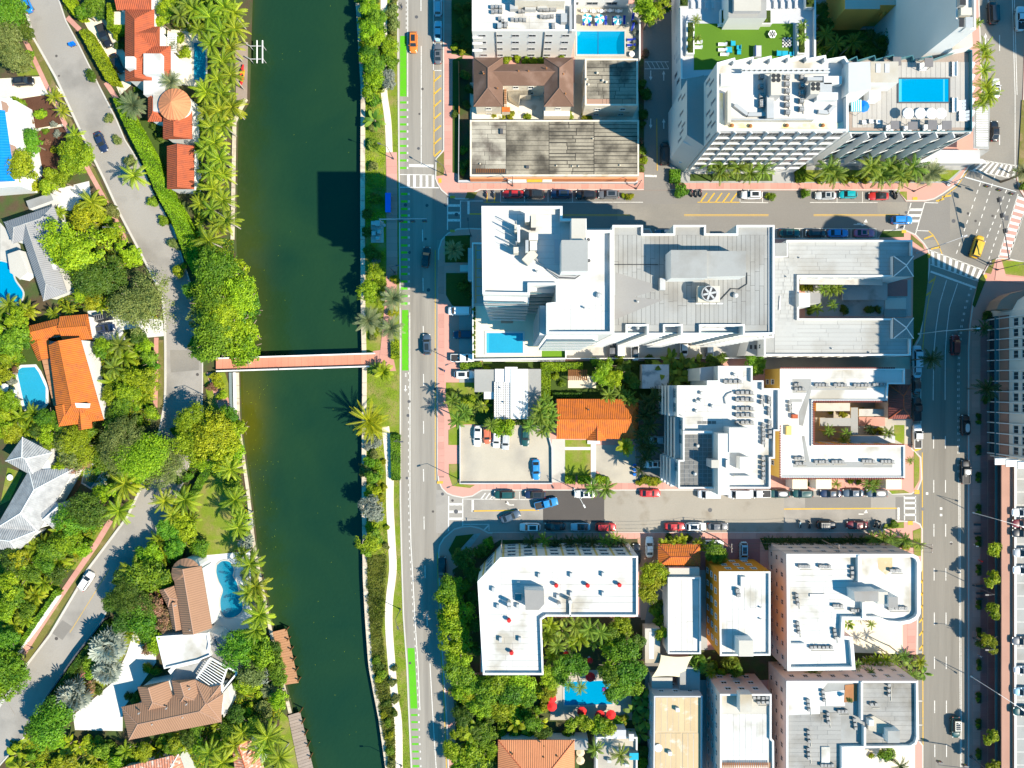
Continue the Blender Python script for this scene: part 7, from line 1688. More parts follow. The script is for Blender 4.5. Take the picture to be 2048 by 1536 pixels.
# ---- white roof membranes laid in overlapping sheets
def root_of(n): return bpy.data.objects[n]
for n_,z_,rs in (('white_tower',42.1,((968,417,1121,566,'x'),(1116,570,1216,660,'y'))),('l_shaped_white_block',11.2,((1003,1120,1270,1229,'x'),(962,1229,1080,1344,'x'))),('orange_block',9.9,((1442,1147,1535,1304,'y'),)),('pink_flats',9.9,((1444,1428,1537,1600,'y'),)),('big_white_apartments',9.6,((1581,1114,1714,1236,'x'),(1581,1236,1680,1334,'x'))),
    ('stepped_apartments',14.7,((1370,776,1445,858,'x'),(1462,736,1500,776,'y'))),('yellow_courtyard_block',8.6,((1565,741,1770,756,'x'),(1626,940,1805,952,'x'))),('long_white_house',5.5,((1340,1160,1397,1302,'y'),)),('white_hotel',11.3,((948,-30,1136,58,'x'),))):
    for a_,b_,c_,d_,ax in rs: sheets(root_of(n_),a_,b_,c_,d_,z_,12,'roofwhite',ax,1,gap=.45,jit=.006,bed='roofmid')
# ---- bus shelter, service box
t = thing('bus_shelter','bright blue roofed bus shelter on the pink canal path','bus shelter',W(776,405));p = W(776,405,2.6);MB().box((p.x,p.y,2.5),(1.25,4.4,.12)).build('roof','brightblue',t);MB().box((p.x-.55,p.y,.17),(.06,4.2,2.3)).build('glass_wall','tealglass',t);MB().box((p.x-.2,p.y,.6),(.4,3,.06)).build('bench','metal',t)
for sx in (-.55,.5):
    for sy in (-2,2): MB().box((p.x+sx,p.y+sy,.17),(.08,.08,2.35)).build('post','metal',t)
t = thing('utility_pad','pale concrete utility pad with grey cabinets by the canal path','utility cabinet',W(755,464));p = W(755,464);MB().box((p.x,p.y,.08),(2.9,5,.2)).build('pad','concrete',t)
for dx,dy,a_,b_ in ((-.7,1.7,.9,.8),(.3,1.7,1.1,1.2),(-.6,-.6,.9,.9),(.6,-.2,.7,.9),(.3,-1.7,.9,.7)): MB().box((p.x+dx,p.y+dy,.28),(a_,b_,1.2)).build('cabinet','metal',t)
# ================================================================= VEHICLES
for a in (
    (1026,388,180,'sedan','red','red sedan parked at the north kerb in shade near the tower, leftmost of the row'),
    (1068,388,180,'suv','black','black car parked right of the red sedan on the north kerb','black',True),
    (1122,388,180,'suv','navy','dark navy car parked in shade, third on the north kerb',None,True),
    (1172,390,180,'suv','black','black car parked in sun, left of the two before the planted kerb island'),
    (1217,389,180,'suv','grey','dark grey car parked in sun just left of the planted kerb island',None,True),
    (1503,390,180,'suv','white','white car with dark sunroof parked right of the yellow hatching',None,True),
    (1651,391,180,'sedan','silver','silver sedan parked on the north kerb left of the teal car',None,True),
    (1696,389,180,'hatch','teal','turquoise compact car on the north kerb'),
    (1757,392,180,'coupe','red','bright red sports car with black top at the east end of the north kerb','black'),
    (1803,440,0,'suv','blue','blue sport utility car driving over the crosswalk at the intersection'),
    (1330,466,180,'sedan','slate','dark car half hidden under the apartment wing roof on the north street'),
    (1580,466,0,'sedan','darkgreen','dark green car parked below the street in shade, leftmost of four',None,True),
    (1634,466,0,'hatch','black','short black car parked in shade between scooter and blue car'),
    (1676,466,0,'sedan','blue','royal blue sedan parked in the shade of the C-shaped block'),
    (1729,466,0,'sedan','purple','mauve pink sedan parked in shade at the end of the row',None,True),
    (827,85,270,'suv','orange','orange car with long dark roof glass driving down the avenue',None,True),
    (876,12,90,'suv','lightblue','pale silver car with roof rails parked at the top of the avenue',None,False,.02,None,True),
    (876,62,90,'sedan','lightblue','pale silver sedan parked in shade on the avenue, second from the top'),
    (876,107,90,'sedan','grey','dark grey car parked on the avenue, third from the top',None,True),
    (852,514,84,'sedan','black','black car driving on the avenue in the tower shadow'),
    (854,689,92,'suv','slate','dark slate car driving on the avenue beside the pink driveway',None,True),
    (919,622,180,'van','white','white van parked in shade beside the pool podium'),
    (927,669,180,'suv','navy','navy car parked in the grey bay beside the pool podium'),
    (925,716,0,'pickup','white','white pickup truck parked at the corner of the pool podium'),
    (929,749,0,'suv','white','white car with dark sunroof parked in front of the metal roofed house',None,True),
    (955,872,268,'sedan','white','white sedan at the left end of the car park row'),
    (974,870,272,'hatch','rust','rust orange car in the car park row'),
    (993,878,268,'hatch','white','small white car under the tree in the car park row'),
    (1011,882,268,'hatch','silver','small silver car half under the tree in the car park'),
    (1051,872,268,'sedan','darkgreen','dark teal sedan alone at the right of the car park row'),
    (1072,939,272,'sedan','brightblue','bright blue sedan in the lower right of the car park'),
    (1009,989,180,'suv','darkgreen','dark teal car parked at the west end of the lower street north kerb'),
    (1070,989,180,'suv','navy','dark blue car parked behind the bright blue pickup','black',True),
    (1092,1007,14,'pickup','brightblue','bright blue pickup truck pulling out at an angle on the lower street'),
    (1169,988,180,'sedan','white','white sedan parked on the dark asphalt patch',None,True),
    (1300,986,0,'sedan','red','red sedan parked alone on the north kerb of the lower street'),
    (1418,988,180,'van','white','white van with ladder rack below the stepped apartments',None,False,.02,None,True),
    (1478,988,180,'van','white','plain white van below the stepped apartments'),
    (1517,987,180,'pickup','white','white pickup truck right of the plain white van'),
    (1558,987,180,'suv','darkgreen','dark green car with roof box shape below the yellow block','silver'),
    (1605,987,180,'suv','darkgreen','dark green car second below the yellow block'),
    (1661,987,180,'sedan','navy','navy sedan parked below the yellow block','slate'),
    (1706,986,180,'sedan','slate','slate blue sedan parked below the yellow block'),
    (1753,986,180,'suv','slate','blue grey car with bright sunroof at the east end below the yellow block','silver'),
    (1021,1033,22,'sedan','slate','dark car crossing the lower street at an angle near the corner'),
    (1060,1054,180,'suv','white','white car with dark roof glass at the west end of the south kerb',None,True),
    (1110,1053,180,'sedan','black','black convertible style car in shade on the south kerb','black',True),
    (1161,1054,180,'coupe','lightblue','pale blue white convertible with black top on the south kerb','black'),
    (1211,1054,0,'suv','red','red car parked on the south kerb right of the pale convertible'),
    (1350,1053,0,'sedan','red','red sedan on the south kerb under the palm shadows'),
    (1391,1053,0,'suv','white','white car with dark roof glass right of the red sedan',None,True),
    (1436,1053,0,'sedan','grey','dark grey car at the edge of the shaded south kerb'),
    (1652,1050,0,'jeep','black','black off road car on the shaded south kerb beside scooters','black',False,.02,None,True),
    (1714,1050,180,'sedan','darkred','red car mottled by palm shade near the east end of the south kerb'),
    (1299,1094,90,'sedan','white','white car parked end on in the brown lane beside the L block'),
    (1273,1108,90,'sedan','black','black car tucked against the L block wall'),
    (1487,1104,270,'suv','lightblue','silver blue car parked end on left of the pale wall',None,True),
    (1427,1088,0,'sedan','white','white car mostly hidden under a dark green tree'),
    (1953,494,72,'van','yellow','yellow taxi van crossing the intersection'),
    (1910,690,88,'suv','darkred','dark red car driving in the shaded east road'),
    (1930,850,90,'suv','black','black car with pale roof panel waiting at the right kerb in shade','silver'),
    (1930,944,90,'pickup','black','black truck with white cargo on the sunlit right lane','silver'),
    (1911,1454,270,'suv','darkgreen','dark teal car driving at the bottom of the east road',None,True,.02,None,True),
    (1833,714,90,'van','lightblue','white van at the top of the left parking lane on the east road'),
    (1834,735,90,'sedan','lightblue','white sedan behind the van under the palm on the east road'),
    (1833,768,90,'sedan','black','black car in the shaded left parking lane, below the white sedan'),
    (1833,818,90,'pickup','black','long black truck at the end of the shaded parking lane'),
    (1834,873,90,'pickup','white','white work truck with ladders in the sunlit parking lane',None,False,.02,None,True),
    (1992,176,90,'coupe','white','white car with dark glass roof beside the hotel palms',None,True),
    (1989,262,90,'sedan','black','black sedan driving beside the hotel entrance canopy'),
    (1985,26,92,'van','black','large black van at the top right in sun and shade'),
    (2040,38,90,'pickup','lightblue','white pickup truck in shade at the top right corner'),
    (209,72,292,'pickup','black','black truck on the driveway left of the hedge terrace'),
    (234,127,294,'sedan','black','black sedan in the driveway below the black truck'),
    (47,163,5,'suv','black','black car on the cream driveway at the left edge',None,True),
    (202,284,292,'sedan','navy','dark navy car driving down the residential street'),
    (208,634,12,'suv','black','black car with roof rack on the white driveway, upper of two',None,False,.06,None,True),
    (209,657,12,'suv','navy','dark blue car on the white driveway, lower of two',None,True,.06),
    (173,1162,56,'suv','white','white car driving on the lower residential street'),
    (52,6,115,'sedan','blue','blue car at the top edge of the residential street'),
    (1329,308,90,'van','black','black van in the alley beside the sawtooth hotel'),
    (1241,692,90,'van','white','white van in the alley behind the tower',None,False,.2),
    (1224,699,90,'sedan','grey','dark car in the alley behind the tower',None,False,.2),
    (1270,701,90,'sedan','white','white car with dark top in the alley behind the tower','grey',False,.2),
    (1368,692,90,'sedan','white','white car partly under the balconies in the alley',None,False,.2),
    (1419,696,90,'sedan','slate','dark car at the east end of the tower alley',None,False,.2),
    (2046,1025,180,'sedan','white','white car on the garage roof deck, topmost',None,False,5.37),
    (2046,1047,180,'sedan','darkred','dark red car on the garage roof deck',None,True,5.37),
    (2046,1066,180,'sedan','black','black car on the garage roof deck below the dark red one',None,False,5.37),
    (2048,1105,180,'suv','silver','cream silver car on the garage roof deck',None,False,5.37),
    (2048,1140,180,'sedan','white','white car on the garage roof deck below the cream one',None,False,5.37),
    (2046,1282,180,'sedan','grey','dark grey car alone on the garage roof deck',None,False,5.37),
    (2047,1340,180,'hatch','white','white compact car on the garage roof deck, upper of two',None,False,5.37),
    (2047,1383,180,'hatch','lightblue','pale compact car on the garage roof deck, lower of two',None,False,5.37),
    (2047,1422,180,'suv','darkgreen','dark green car near the bottom of the garage roof deck',None,False,5.37),
    (884,1134,90,'sedan','black','black car in deep shade beside the corner garden of the L block'),
    (1316,880,180,'sedan','lightblue','pale car under dark palms left of the stepped apartments',None,False,.2),
    (1306,928,180,'sedan','white','white car with grey glass in the strip left of the stepped apartments',None,True,.2),
): car(*a)
for i,(x,y,a,c,l) in enumerate(((1612,466,90,'white','white scooter parked in shade between dark cars on the north street'),(1788,388,100,'black','black motorcycle parked right of the red sports car, left one'),(1793,391,80,'black','black motorcycle parked right of the red sports car, right one'),(1600,1049,90,'lightblue','pale scooter left of the black off road car'),(1619,1050,90,'black','black scooter beside the black off road car'),
    (1752,1048,70,'black','black motorcycle beside the mottled red car, left one'),(1760,1050,80,'black','black motorcycle beside the mottled red car, right one'),(973,388,90,'darkred','dark red scooter in the hatched bay near the tower corner'),(988,388,90,'slate','dark scooter in the hatched bay near the tower corner'),(1384,386,90,'darkred','red scooter beside the round kerb bush, left of three'),(1393,387,90,'black','black scooter beside the round kerb bush, middle of three'),(1402,386,90,'darkred','red scooter beside the round kerb bush, right of three'))):
    scooter(x,y,a,l,c)
# ================================================================= STREET FURNITURE
GL = 'dark street lamps'
for x,y,a,l,h_ in ((787,318,160,'dark street lamp on the canal path north of the crosswalk',8),(893,351,150,'dark street lamp at the northwest corner of the crosswalk',7),(790,545,10,'dark street lamp on the pink canal path in tower shade',7),(942,472,95,'dark street lamp at the corner garden of the tower',8),(798,878,0,'dark street lamp beside the canal path south of the footbridge',7),(801,1218,-70,'dark street lamp beside the lower canal path',7),(803,1530,180,'dark street lamp at the bottom of the canal path',7),
    (918,958,200,'dark street lamp by the corner of the car park',8),(915,726,200,'dark street lamp on the pink pavement beside the white pickup',8),(1827,383,180,'dark twin street lamp at the north corner of the intersection',6),(1993,540,10,'dark street lamp at the southeast corner of the intersection',6),(1945,1170,180,'dark street lamp on the east road pavement, upper',7),(1945,1275,180,'dark street lamp on the east road pavement, lower',7),(409,790,200,'dark lamp post beside the bridge end path',5),
    (257,467,180,'pale lamp post on the west sidewalk beside the residential street',6),(66,1295,45,'pale lamp post on the lower west sidewalk',5),(1025,372,200,'dark street lamp in front of the warehouse, left',7),(1272,378,215,'dark street lamp in front of the warehouse, right',7)):
    lamp(x,y,a,l,h_,1.8,GL)
def signal(x,y,ang,L,label,h_=6.2,n=3,m='wallwhite'):
    p = W(x,y);a = math.radians(ang);t = thing('traffic_signal',label,'traffic signal',(p.x,p.y,.15))
    MB().tube([(p.x,p.y,.15),(p.x,p.y,h_)],.14,8,.1).cyl((p.x,p.y,.15),.35,.3,12).build('pole',m,t)
    e = (p.x+L*math.cos(a),p.y+L*math.sin(a),h_+.3);MB().tube([(p.x,p.y,h_-.2),e],.12,8,.06).build('mast_arm',m,t)
    for i in range(n):
        k = .45+.5*i/max(1,n-1);q = (p.x+(e[0]-p.x)*k+.4*math.sin(a),p.y+(e[1]-p.y)*k-.4*math.cos(a));s_ = MB().box((q[0],q[1],h_-.75),(1.0,.35,1.0),a).build('signal_head','metal_dark',t)
        for z,m_ in ((.8,'lamp_red'),(.5,'yellow_line'),(.2,'green_paint')):
            MB().box((q[0]+.19*math.sin(a),q[1]-.19*math.cos(a),h_-.75+z-.1),(.22,.05,.22),a).build('lens',m_,s_)
signal(769,451,0,10.5,'pale blue mast arm traffic signal spanning the avenue in tower shade',6.2,3,'greywall')
signal(1895,370,-17,11.5,'white mast arm traffic signal over the north side of the intersection')
signal(1979,528,101,14,'dark mast arm traffic signal over the middle of the intersection',6.4,3,'metal_dark')
signal(1940,1512,172,11.5,'dark mast arm traffic signal at the bottom of the east road',6.2,2,'metal_dark')
lamp(1832,506,20,'teal grey lamp with a long arm at the southeast street corner',9,5.5,None,'greywall');lamp(1836,668,4,'pale lamp with a long arm across the shaded east road',9,7.5,None,'wallwhite');lamp(1945,1025,-16,'white lamp with a long arm toward the garage, upper one',9,5,None,'wallwhite');lamp(1941,1352,-33,'white lamp with a long arm toward the garage, lower one',9,6,None,'wallwhite')
lamp(1148,977,-60,'white street lamp leaning over the dark asphalt patch',7,3.2,None,'wallwhite')
# timber poles and wires on the lower street
poles = [(1004,1078),(1245,1083),(1438,1077),(1640,1078),(1815,1078)];tops = []
for i,(x,y) in enumerate(poles):
    p = W(x,y);t = thing('utility_pole',f"timber utility pole on the south pavement of the lower street, {['leftmost', 'second', 'third', 'fourth', 'rightmost'][i]} of five",'utility pole',(p.x,p.y,.15),0,'utility poles')
    MB().tube([(p.x,p.y,.15),(p.x,p.y,9.5)],.15,8,.1).build('pole','wood_grey',t);MB().box((p.x,p.y,9.0),(.12,1.9,.12)).build('crossarm','wood_grey',t)
    for s_ in (-.8,0,.8): MB().cyl((p.x,p.y+s_,9.12),.05,.16,8).build('insulator','wallwhite',t)
    tops.append(Vector((p.x,p.y,9.2)))
for i in range(len(tops)-1):
    t = thing('power_line',f"thin black power lines above the lower street, span {['at the L block', 'above the orange annex', 'above the driveway', 'at the east end'][i]}",'cable',tops[i],0,'power lines')
    for s_ in (-.8,0,.8):
        a,b = tops[i]+Vector((0,s_,0)),tops[i+1]+Vector((0,s_,0));MB().tube([a.lerp(b,k/10)-Vector((0,0,1.2*(1-(2*k/10-1)**2))) for k in range(11)],.025,4).build('wire','dark',t)
# bins, benches, hydrants, planters on the right pavement
for i,(x,y,c) in enumerate(((145,92,'brightblue'),(151,90,'brightblue'),(1268,930,'brightblue'),(1268,939,'brightblue'),(1268,948,'brightblue'))):
    p = W(x,y);t = thing('wheelie_bin',['blue wheelie bin beside the long hedge, left one','blue wheelie bin beside the long hedge, right one','blue bin at the driveway edge, upper of three','blue bin at the driveway edge, middle of three','blue bin at the driveway edge, lower of three'][i],'bin',(p.x,p.y,.18),.3,'blue bins')
    b = MB();b.prism([(p.x-.26,p.y-.26),(p.x+.26,p.y-.26),(p.x+.26,p.y+.26),(p.x-.26,p.y+.26)],.25,1.0);b.build('bin_body',c,t);MB().box((p.x,p.y,1.0),(.62,.66,.07)).build('lid',c,t)
    for s_ in (-.2,.2): MB().cyl((p.x+s_,p.y-.25,.12),.1,.16,8).build('wheel','rubber',t)
for i,y in enumerate((838,900,955,1019,1083,1140,1208,1265,1330,1395,1448,1508)):
    p = W(1957,y);t = thing('pavement_planter',f"low dark planting bed on the east pavement, {ORD[i].strip() or 'first'} from the top",'planter',(p.x,p.y,.16),0,'planting beds of the east pavement')
    MB().box((p.x,p.y,.16),(1.1,2.6,.14)).build('kerb','brownwall',t);MB().box((p.x,p.y,.3),(.95,2.4,.04)).build('soil','soil',t)
    veg('in the planting beds of the east pavement',f"d 1957 {y-6} 5.5; g 1957 {y+4} 5.5")
for i,(x,y) in enumerate(((1952,1048),(1952,1066),(1956,1170),(1956,1185),(1956,1196))):
    p = W(x,y);t = thing('bench',f"dark bench on the east pavement, {['first', 'second', 'third', 'fourth', 'fifth'][i]} from the top",'bench',(p.x,p.y,.17),0,'benches of the east pavement');MB().box((p.x,p.y,.55),(1.5,.5,.07)).build('seat','metal_dark',t);MB().box((p.x,p.y+.24,.62),(1.5,.06,.4)).build('backrest','metal_dark',t)
    for s_ in (-.6,.6): MB().box((p.x+s_,p.y,.17),(.08,.45,.38)).build('leg','metal_dark',t)
for i,(x,y) in enumerate(((484,142),(486,152),(484,162))):
    p = W(x,y,.5);t = thing('kayak',['red kayak on the canal deck, topmost of three','orange kayak on the canal deck, middle of three','pink red kayak on the canal deck, lowest of three'][i],'kayak',(p.x,p.y,.4),math.radians(75),'kayaks')
    b = loft([[(x_,w*math.cos(q),.22+.2*math.sin(q)) for q in np.linspace(0,2*math.pi,9)[:-1]] for x_,w in ((-1.5,.02),(-1.1,.22),(-.4,.34),(.4,.34),(1.1,.22),(1.5,.02))]);ob = link('hull',_mk(b,'hull',['redcloth','orangewall','redcloth'][i],True),t);link('cockpit',_mk(MB().cyl((0,0,.38),.24,.06,12),'cockpit','dark'),t)
for i,(x,y) in enumerate(((8,770),(25,782))): parasol(x,y+5,f"white square parasol beside the white rimmed pool, {['left', 'right'][i]} one",'white parasols by the rimmed pool',.1,1.0,2.3,'whitecloth',None,4)
for i,(x,y) in enumerate(((22,796),(34,800))): lounger(x,y,20,f"white lounger beside the white rimmed pool, {['left', 'right'][i]} one",'white loungers by the rimmed pool',.1,'whitecloth')
for i,(x,y) in enumerate(((20,955),)): table(x,y,'pale round table on the lawn left of the pale tiled house',None,.1,.7)
# ---- people
def person(x,y,ang,label,top,legs,z=.17,hair=(.02,.012,.008),ride=False):
    me = bpy.data.meshes.new('person_body');V = [(0,0,.95),(0,.02,1.2),(0,0,1.42),(0,0,1.52),(.02,0,1.64),(0,.18,1.40),(.05,.26,1.12),(.16,.24,.9),(0,-.18,1.40),(-.03,-.26,1.12),(.02,-.25,.88),(.02,.1,.9),(.12,.11,.5),(.02,.11,.08),(.16,.11,.03),(0,-.1,.9),(-.06,-.11,.5),(-.2,-.11,.1),(-.08,-.11,.04)]
    E = [(0,1),(1,2),(2,3),(3,4),(2,5),(5,6),(6,7),(2,8),(8,9),(9,10),(0,11),(11,12),(12,13),(13,14),(0,15),(15,16),(16,17),(17,18)]
    rad = [.16,.16,.15,.06,.105,.07,.05,.04,.07,.05,.04,.1,.07,.045,.04,.1,.07,.045,.04]
    me.from_pydata(V,E,[]);me.materials.append(MAT[top]);me.materials.append(MAT[legs]);me.materials.append(MAT['skin'])
    p = W(x,y,1);t = thing('person',label,'person',(p.x,p.y,z),math.radians(ang));o = link('body',me,t)
    sk = o.modifiers.new('skin','SKIN');o.modifiers.new('sub','SUBSURF').levels = 1
    for i,r in enumerate(rad): me.skin_vertices[0].data[i].radius = (r,r)
    me.skin_vertices[0].data[0].use_root = True
    link('hair',_mk(MB().cyl((0,0,1.68),.105,.07,12,.05),'hair','dark'),t)
    link('trousers',_mk(MB().cyl((.04,.1,.45),.095,.5,10,.13).cyl((-.02,-.1,.45),.095,.5,10,.13),'trousers',legs),t)
    return t
person(889,742,200,'person in dark clothes walking on the pink pavement beside the parked white car','navycloth','metal_dark')
person(886,806,90,'person in pale top on the pink pavement near the garden palms','whitecloth','navycloth')
person(1953,1092,270,'person in white top walking on the shaded east pavement','whitecloth','metal_dark')
person(1962,1122,90,'person in red top walking on the shaded east pavement','redcloth','metal_dark')
person(912,1403,90,'person in blue top on the shaded pavement beside the avenue','tealcloth','metal_dark')
person(1960,1312,90,'person in grey top on the red paving near the garage','greywall','navycloth')
person(803,14,90,'cyclist in dark clothes in the cycle lane at the top','metal_dark','navycloth',.35)
p = W(803,14);t = thing('bicycle','dark bicycle under the cyclist in the cycle lane','bicycle',(p.x,p.y,.02),math.radians(90));n = 18
for sx in (-.52,.52):
    w_ = MB();w_.tube([(sx+.33*math.cos(2*math.pi*i/n),0,.34+.33*math.sin(2*math.pi*i/n)) for i in range(n+1)],.03,5);link('wheel',_mk(w_,'wheel','rubber'),t)
link('frame',_mk(MB().tube([(-.52,0,.34),(-.15,0,.85),(.4,0,.85),(.52,0,.34)],.03,5).tube([(-.15,0,.85),(0,0,.35),(.4,0,.85)],.03,5),'frame','metal_dark'),t);link('handlebar',_mk(MB().tube([(.42,-.25,.98),(.42,.25,.98)],.02,5),'handlebar','metal'),t);link('saddle',_mk(MB().box((-.2,0,.9),(.26,.14,.06)),'saddle','dark'),t)
# ================================================================= VEGETATION
hedge('long clipped hedge between the street and the red villa driveway',[(158,62),(183,108),(212,160)],[(173,57),(203,105),(233,164)],3.0)
hedge('short clipped hedge at the top beside the villa gate',[(118,-10),(150,33)],[(142,-10),(166,32)],2.6)
hedge('very long clipped hedge along the street south of the date palm',[(226,197),(250,252),(285,322),(312,384),(345,446),(370,516),(388,550)],[(242,196),(273,250),(313,322),(340,384),(362,419),(384,462),(401,524)],3.2)
hedge('clipped green hedge behind the white garden wall at the lower left',[(110,1180),(20,1310)],[(116,1186),(26,1316)],1.9,'leaf_green')
hedge('dark hedge along the street wall by the silver palms',[(210,1243),(153,1316),(93,1402)],[(218,1250),(162,1322),(101,1408)],2.2,'leaf_dark')
hedge('low hedge beside the path of the lawn on the west bank',[(420,920),(396,955),(372,1000)],[(430,925),(406,962),(382,1004)],1.8,'leaf_green')
hedge('yellow green hedge along the metal roofed house garden',[(1083,738),(1083,800)],[(1100,738),(1100,800)],2.2);hedge('olive hedge south of the pool podium',[(1083,726),(1165,726)],[(1083,740),(1165,742)],2.2)
hedge('small box hedge in front of the lawn, left of three',[(1131,953),(1150,953)],[(1131,967),(1150,967)],1.2);hedge('small box hedge in front of the lawn, middle of three',[(1157,953),(1181,953)],[(1157,967),(1181,967)],1.2);hedge('small box hedge right of the white garden path',[(1193,950),(1218,956)],[(1193,966),(1220,967)],1.2)
hedge('dark hedge between the orange bungalow and its pergola',[(1105,786),(1163,786)],[(1105,794),(1163,794)],1.6,'leaf_dark');hedge('square green hedge by the alley mouth below the hotel',[(1341,339),(1361,339)],[(1341,363),(1361,363)],1.4,'leaf_green');hedge('narrow green hedge strip beside the hotel entrance path',[(1594,328),(1612,328)],[(1594,362),(1612,362)],1.4,'leaf_green')
hedge('green hedge beside the pickup at the podium corner',[(921,727),(963,724)],[(921,738),(963,734)],1.4,'leaf_green');hedge('hedge row along the canal path beside the avenue',[(781,870),(783,960)],[(799,870),(799,960)],1.3,'leaf_green');hedge('green hedge beside the path north of the footbridge',[(782,682),(783,717)],[(796,682),(797,717)],1.2,'leaf_bright')
V = veg
V('beside the residential street at the top left','g 15 25 42; d 40 55 26; o 18 95 46; o 42 120 24; g -5 60 40; g 60 112 12; s 8 5 18')
V('in the mulched front garden at the left','g 35 205 15; g 42 232 14; b 85 232 16; g 66 287 27; y 50 340 33; b 160 317 42; C 110 195 20 4; C 125 222 16 3.5; C 150 270 20 4; s 116 268 8; g 90 262 7; y 105 352 18; y 125 362 20; d 130 350 16; b 100 375 18; y 75 372 16; s 108 250 7; k 60 245 8; k 95 285 7; y 110 300 8; k 46 258 6')
V('along the hedge on the residential street','d 180 150 14; o 216 235 11; o 237 278 12; o 262 322 13; g 308 402 12; g 327 440 13; o 349 492 15; b 362 540 16; D 267 212 27; D 343 165 22 6; C 268 352 28; b 150 20 12; b 140 8 13; g 360 360 10')
V('around the roof terrace of the red villa','g 190 10 25; d 205 30 16; g 170 25 18; b 236 72 9; d 240 90 10; g 272 175 8; b 325 45 18; b 333 25 20; y 320 60 13; D 350 95 12 2; b 365 75 14; b 368 105 14; d 312 255 12; d 318 275 12; b 340 12 20; G 360 30 24; G 375 10 24')
V('along the west canal bank','C 420 34 34; C 448 14 32; C 468 26 28; C 470 58 28; C 444 66 32; C 422 88 28; C 462 96 28; C 446 124 34; C 462 150 26; C 436 160 30; C 412 184 30; C 444 190 30; C 464 214 30; C 440 222 32; C 414 226 26; C 424 256 30; C 448 250 28; C 430 286 30; C 412 300 26; C 440 318 30; C 428 346 30; C 448 350 26; C 426 378 28; C 446 400 28; C 424 420 24; C 454 442 30; C 436 452 24; C 418 482 32; C 400 408 20; C 390 20 26; C 398 60 24')
V('in the garden of the grey tiled house','b 143 495 58; d 200 555 46; b 262 513 28; b 222 466 22; fo 278 600 62; y 175 440 32; o 170 470 24; C 183 405 28 5; C 120 425 16 3; y 195 425 20; b 215 445 14; g 168 575 22; b 158 592 18; A 110 628 18; A 140 620 18; b 30 640 26; A 45 620 24; A 20 610 24; y 180 600 20; A 205 610 20; g 25 672 36; b 12 710 22; y 10 745 22')
V('beside the footbridge on the west bank','g 440 550 50 9; b 474 600 44 9; g 425 608 48 9; g 492 622 34 8; b 486 668 36 9; g 440 672 52 10; b 486 696 36 9; g 408 680 38 8; b 455 640 40 10; g 470 555 26 7; o 408 630 30 7; g 390 580 20 5; d 397 610 18; g 388 690 16; b 470 545 34; b 418 540 26 6; y 438 770 14; y 432 755 12; k 425 775 10; b 442 790 12')
V('around the orange tiled house','A 215 700 24; G 240 690 30 4; A 250 715 28; G 228 735 26 4; b 205 690 20; g 195 705 18; b 290 690 20; d 280 675 18; g 300 720 18; A 245 750 26; A 225 765 26; y 270 760 24; b 290 760 26; g 305 735 16; b 255 790 26; y 215 790 20; A 285 800 24; g 240 815 24; A 205 820 18; b 300 825 18; d 225 840 22; g 100 735 10; b 20 800 22; s 25 760 10; k 30 740 8; y 8 830 20')
V('above the pale tiled house','A 20 830 24; A 45 835 24; A 70 828 26; g 95 830 22; A 85 855 26; y 30 860 22; b 8 860 24; A 55 860 24; g 110 850 22; b 95 875 22; fy 165 890 40; o 140 905 36; fo 240 885 52; fb 290 900 58 7; fo 325 930 48 6; g 215 920 28; k 160 925 22; d 185 905 20; B 215 900 20; B 200 920 18; g 175 870 26; d 135 870 24; b 255 945 24; g 230 860 26; b 120 930 18')
V('beside the bend of the residential street','y 395 845 40 6; y 425 870 46 7; y 390 885 42 6; y 440 905 38 6; b 460 870 32; b 470 905 26; g 360 865 18; g 352 860 12; g 455 830 22; b 486 855 18; b 405 920 26; g 372 950 14')
V('around the lawn on the west bank','C 462 938 30; C 470 1000 30; C 476 1055 30; C 482 1035 22; g 405 1098 23 2.2; s 490 1082 18; s 496 1050 12; g 470 965 16; g 455 925 18; g 440 940 16; C 330 1002 28 5; C 370 1000 32 5; C 345 1030 22 4; b 365 1045 24; g 340 1060 24; b 375 1070 20; A 320 1080 26; g 350 1095 24; A 330 1110 24; b 305 1105 22; A 385 1040 20; A 295 1125 22; C 268 1140 30 4.5; G 310 1140 24 3; g 280 1110 18; d 356 960 12')
V('along the west bank beside the pool deck','C 500 1128 32 6; C 512 1172 32 6; C 485 1110 22 5; C 520 1230 34 6; C 512 1260 28 6; s 505 1200 14; s 492 1152 10; C 498 1185 26 5; b 518 1205 14; g 480 1300 42; b 520 1300 36; o 505 1340 30; g 545 1330 28; s 526 1352 18; s 512 1290 12; b 500 1365 24; g 555 1355 20; d 540 1300 22; D 540 1380 16 2; b 555 1400 22; C 535 1475 36 6; C 525 1500 30 6; g 500 1450 22; C 560 1515 30 6; C 470 1490 28 5; d 470 1430 20; g 450 1460 20')
V('along the residential street above the brown house','d 182 1010 44; g 150 1040 40; b 205 985 26; C 250 968 36 5; C 238 1022 34 5; A 120 1060 24; A 95 1085 26; A 70 1095 24; g 110 1100 26; b 140 1085 26; A 60 1110 26; y 40 1125 26; A 120 1120 24; b 165 1100 20; d 25 1120 26; g 85 1130 26; g 55 1150 26; d 110 1150 22; b 20 1165 26; A 90 1165 24; g 30 1195 26; A 70 1190 24; b 10 1220 26; g 50 1220 22; A 30 1250 22; A 55 1240 18; y 42 1262 10; g 15 1280 24; g 5 1310 26')
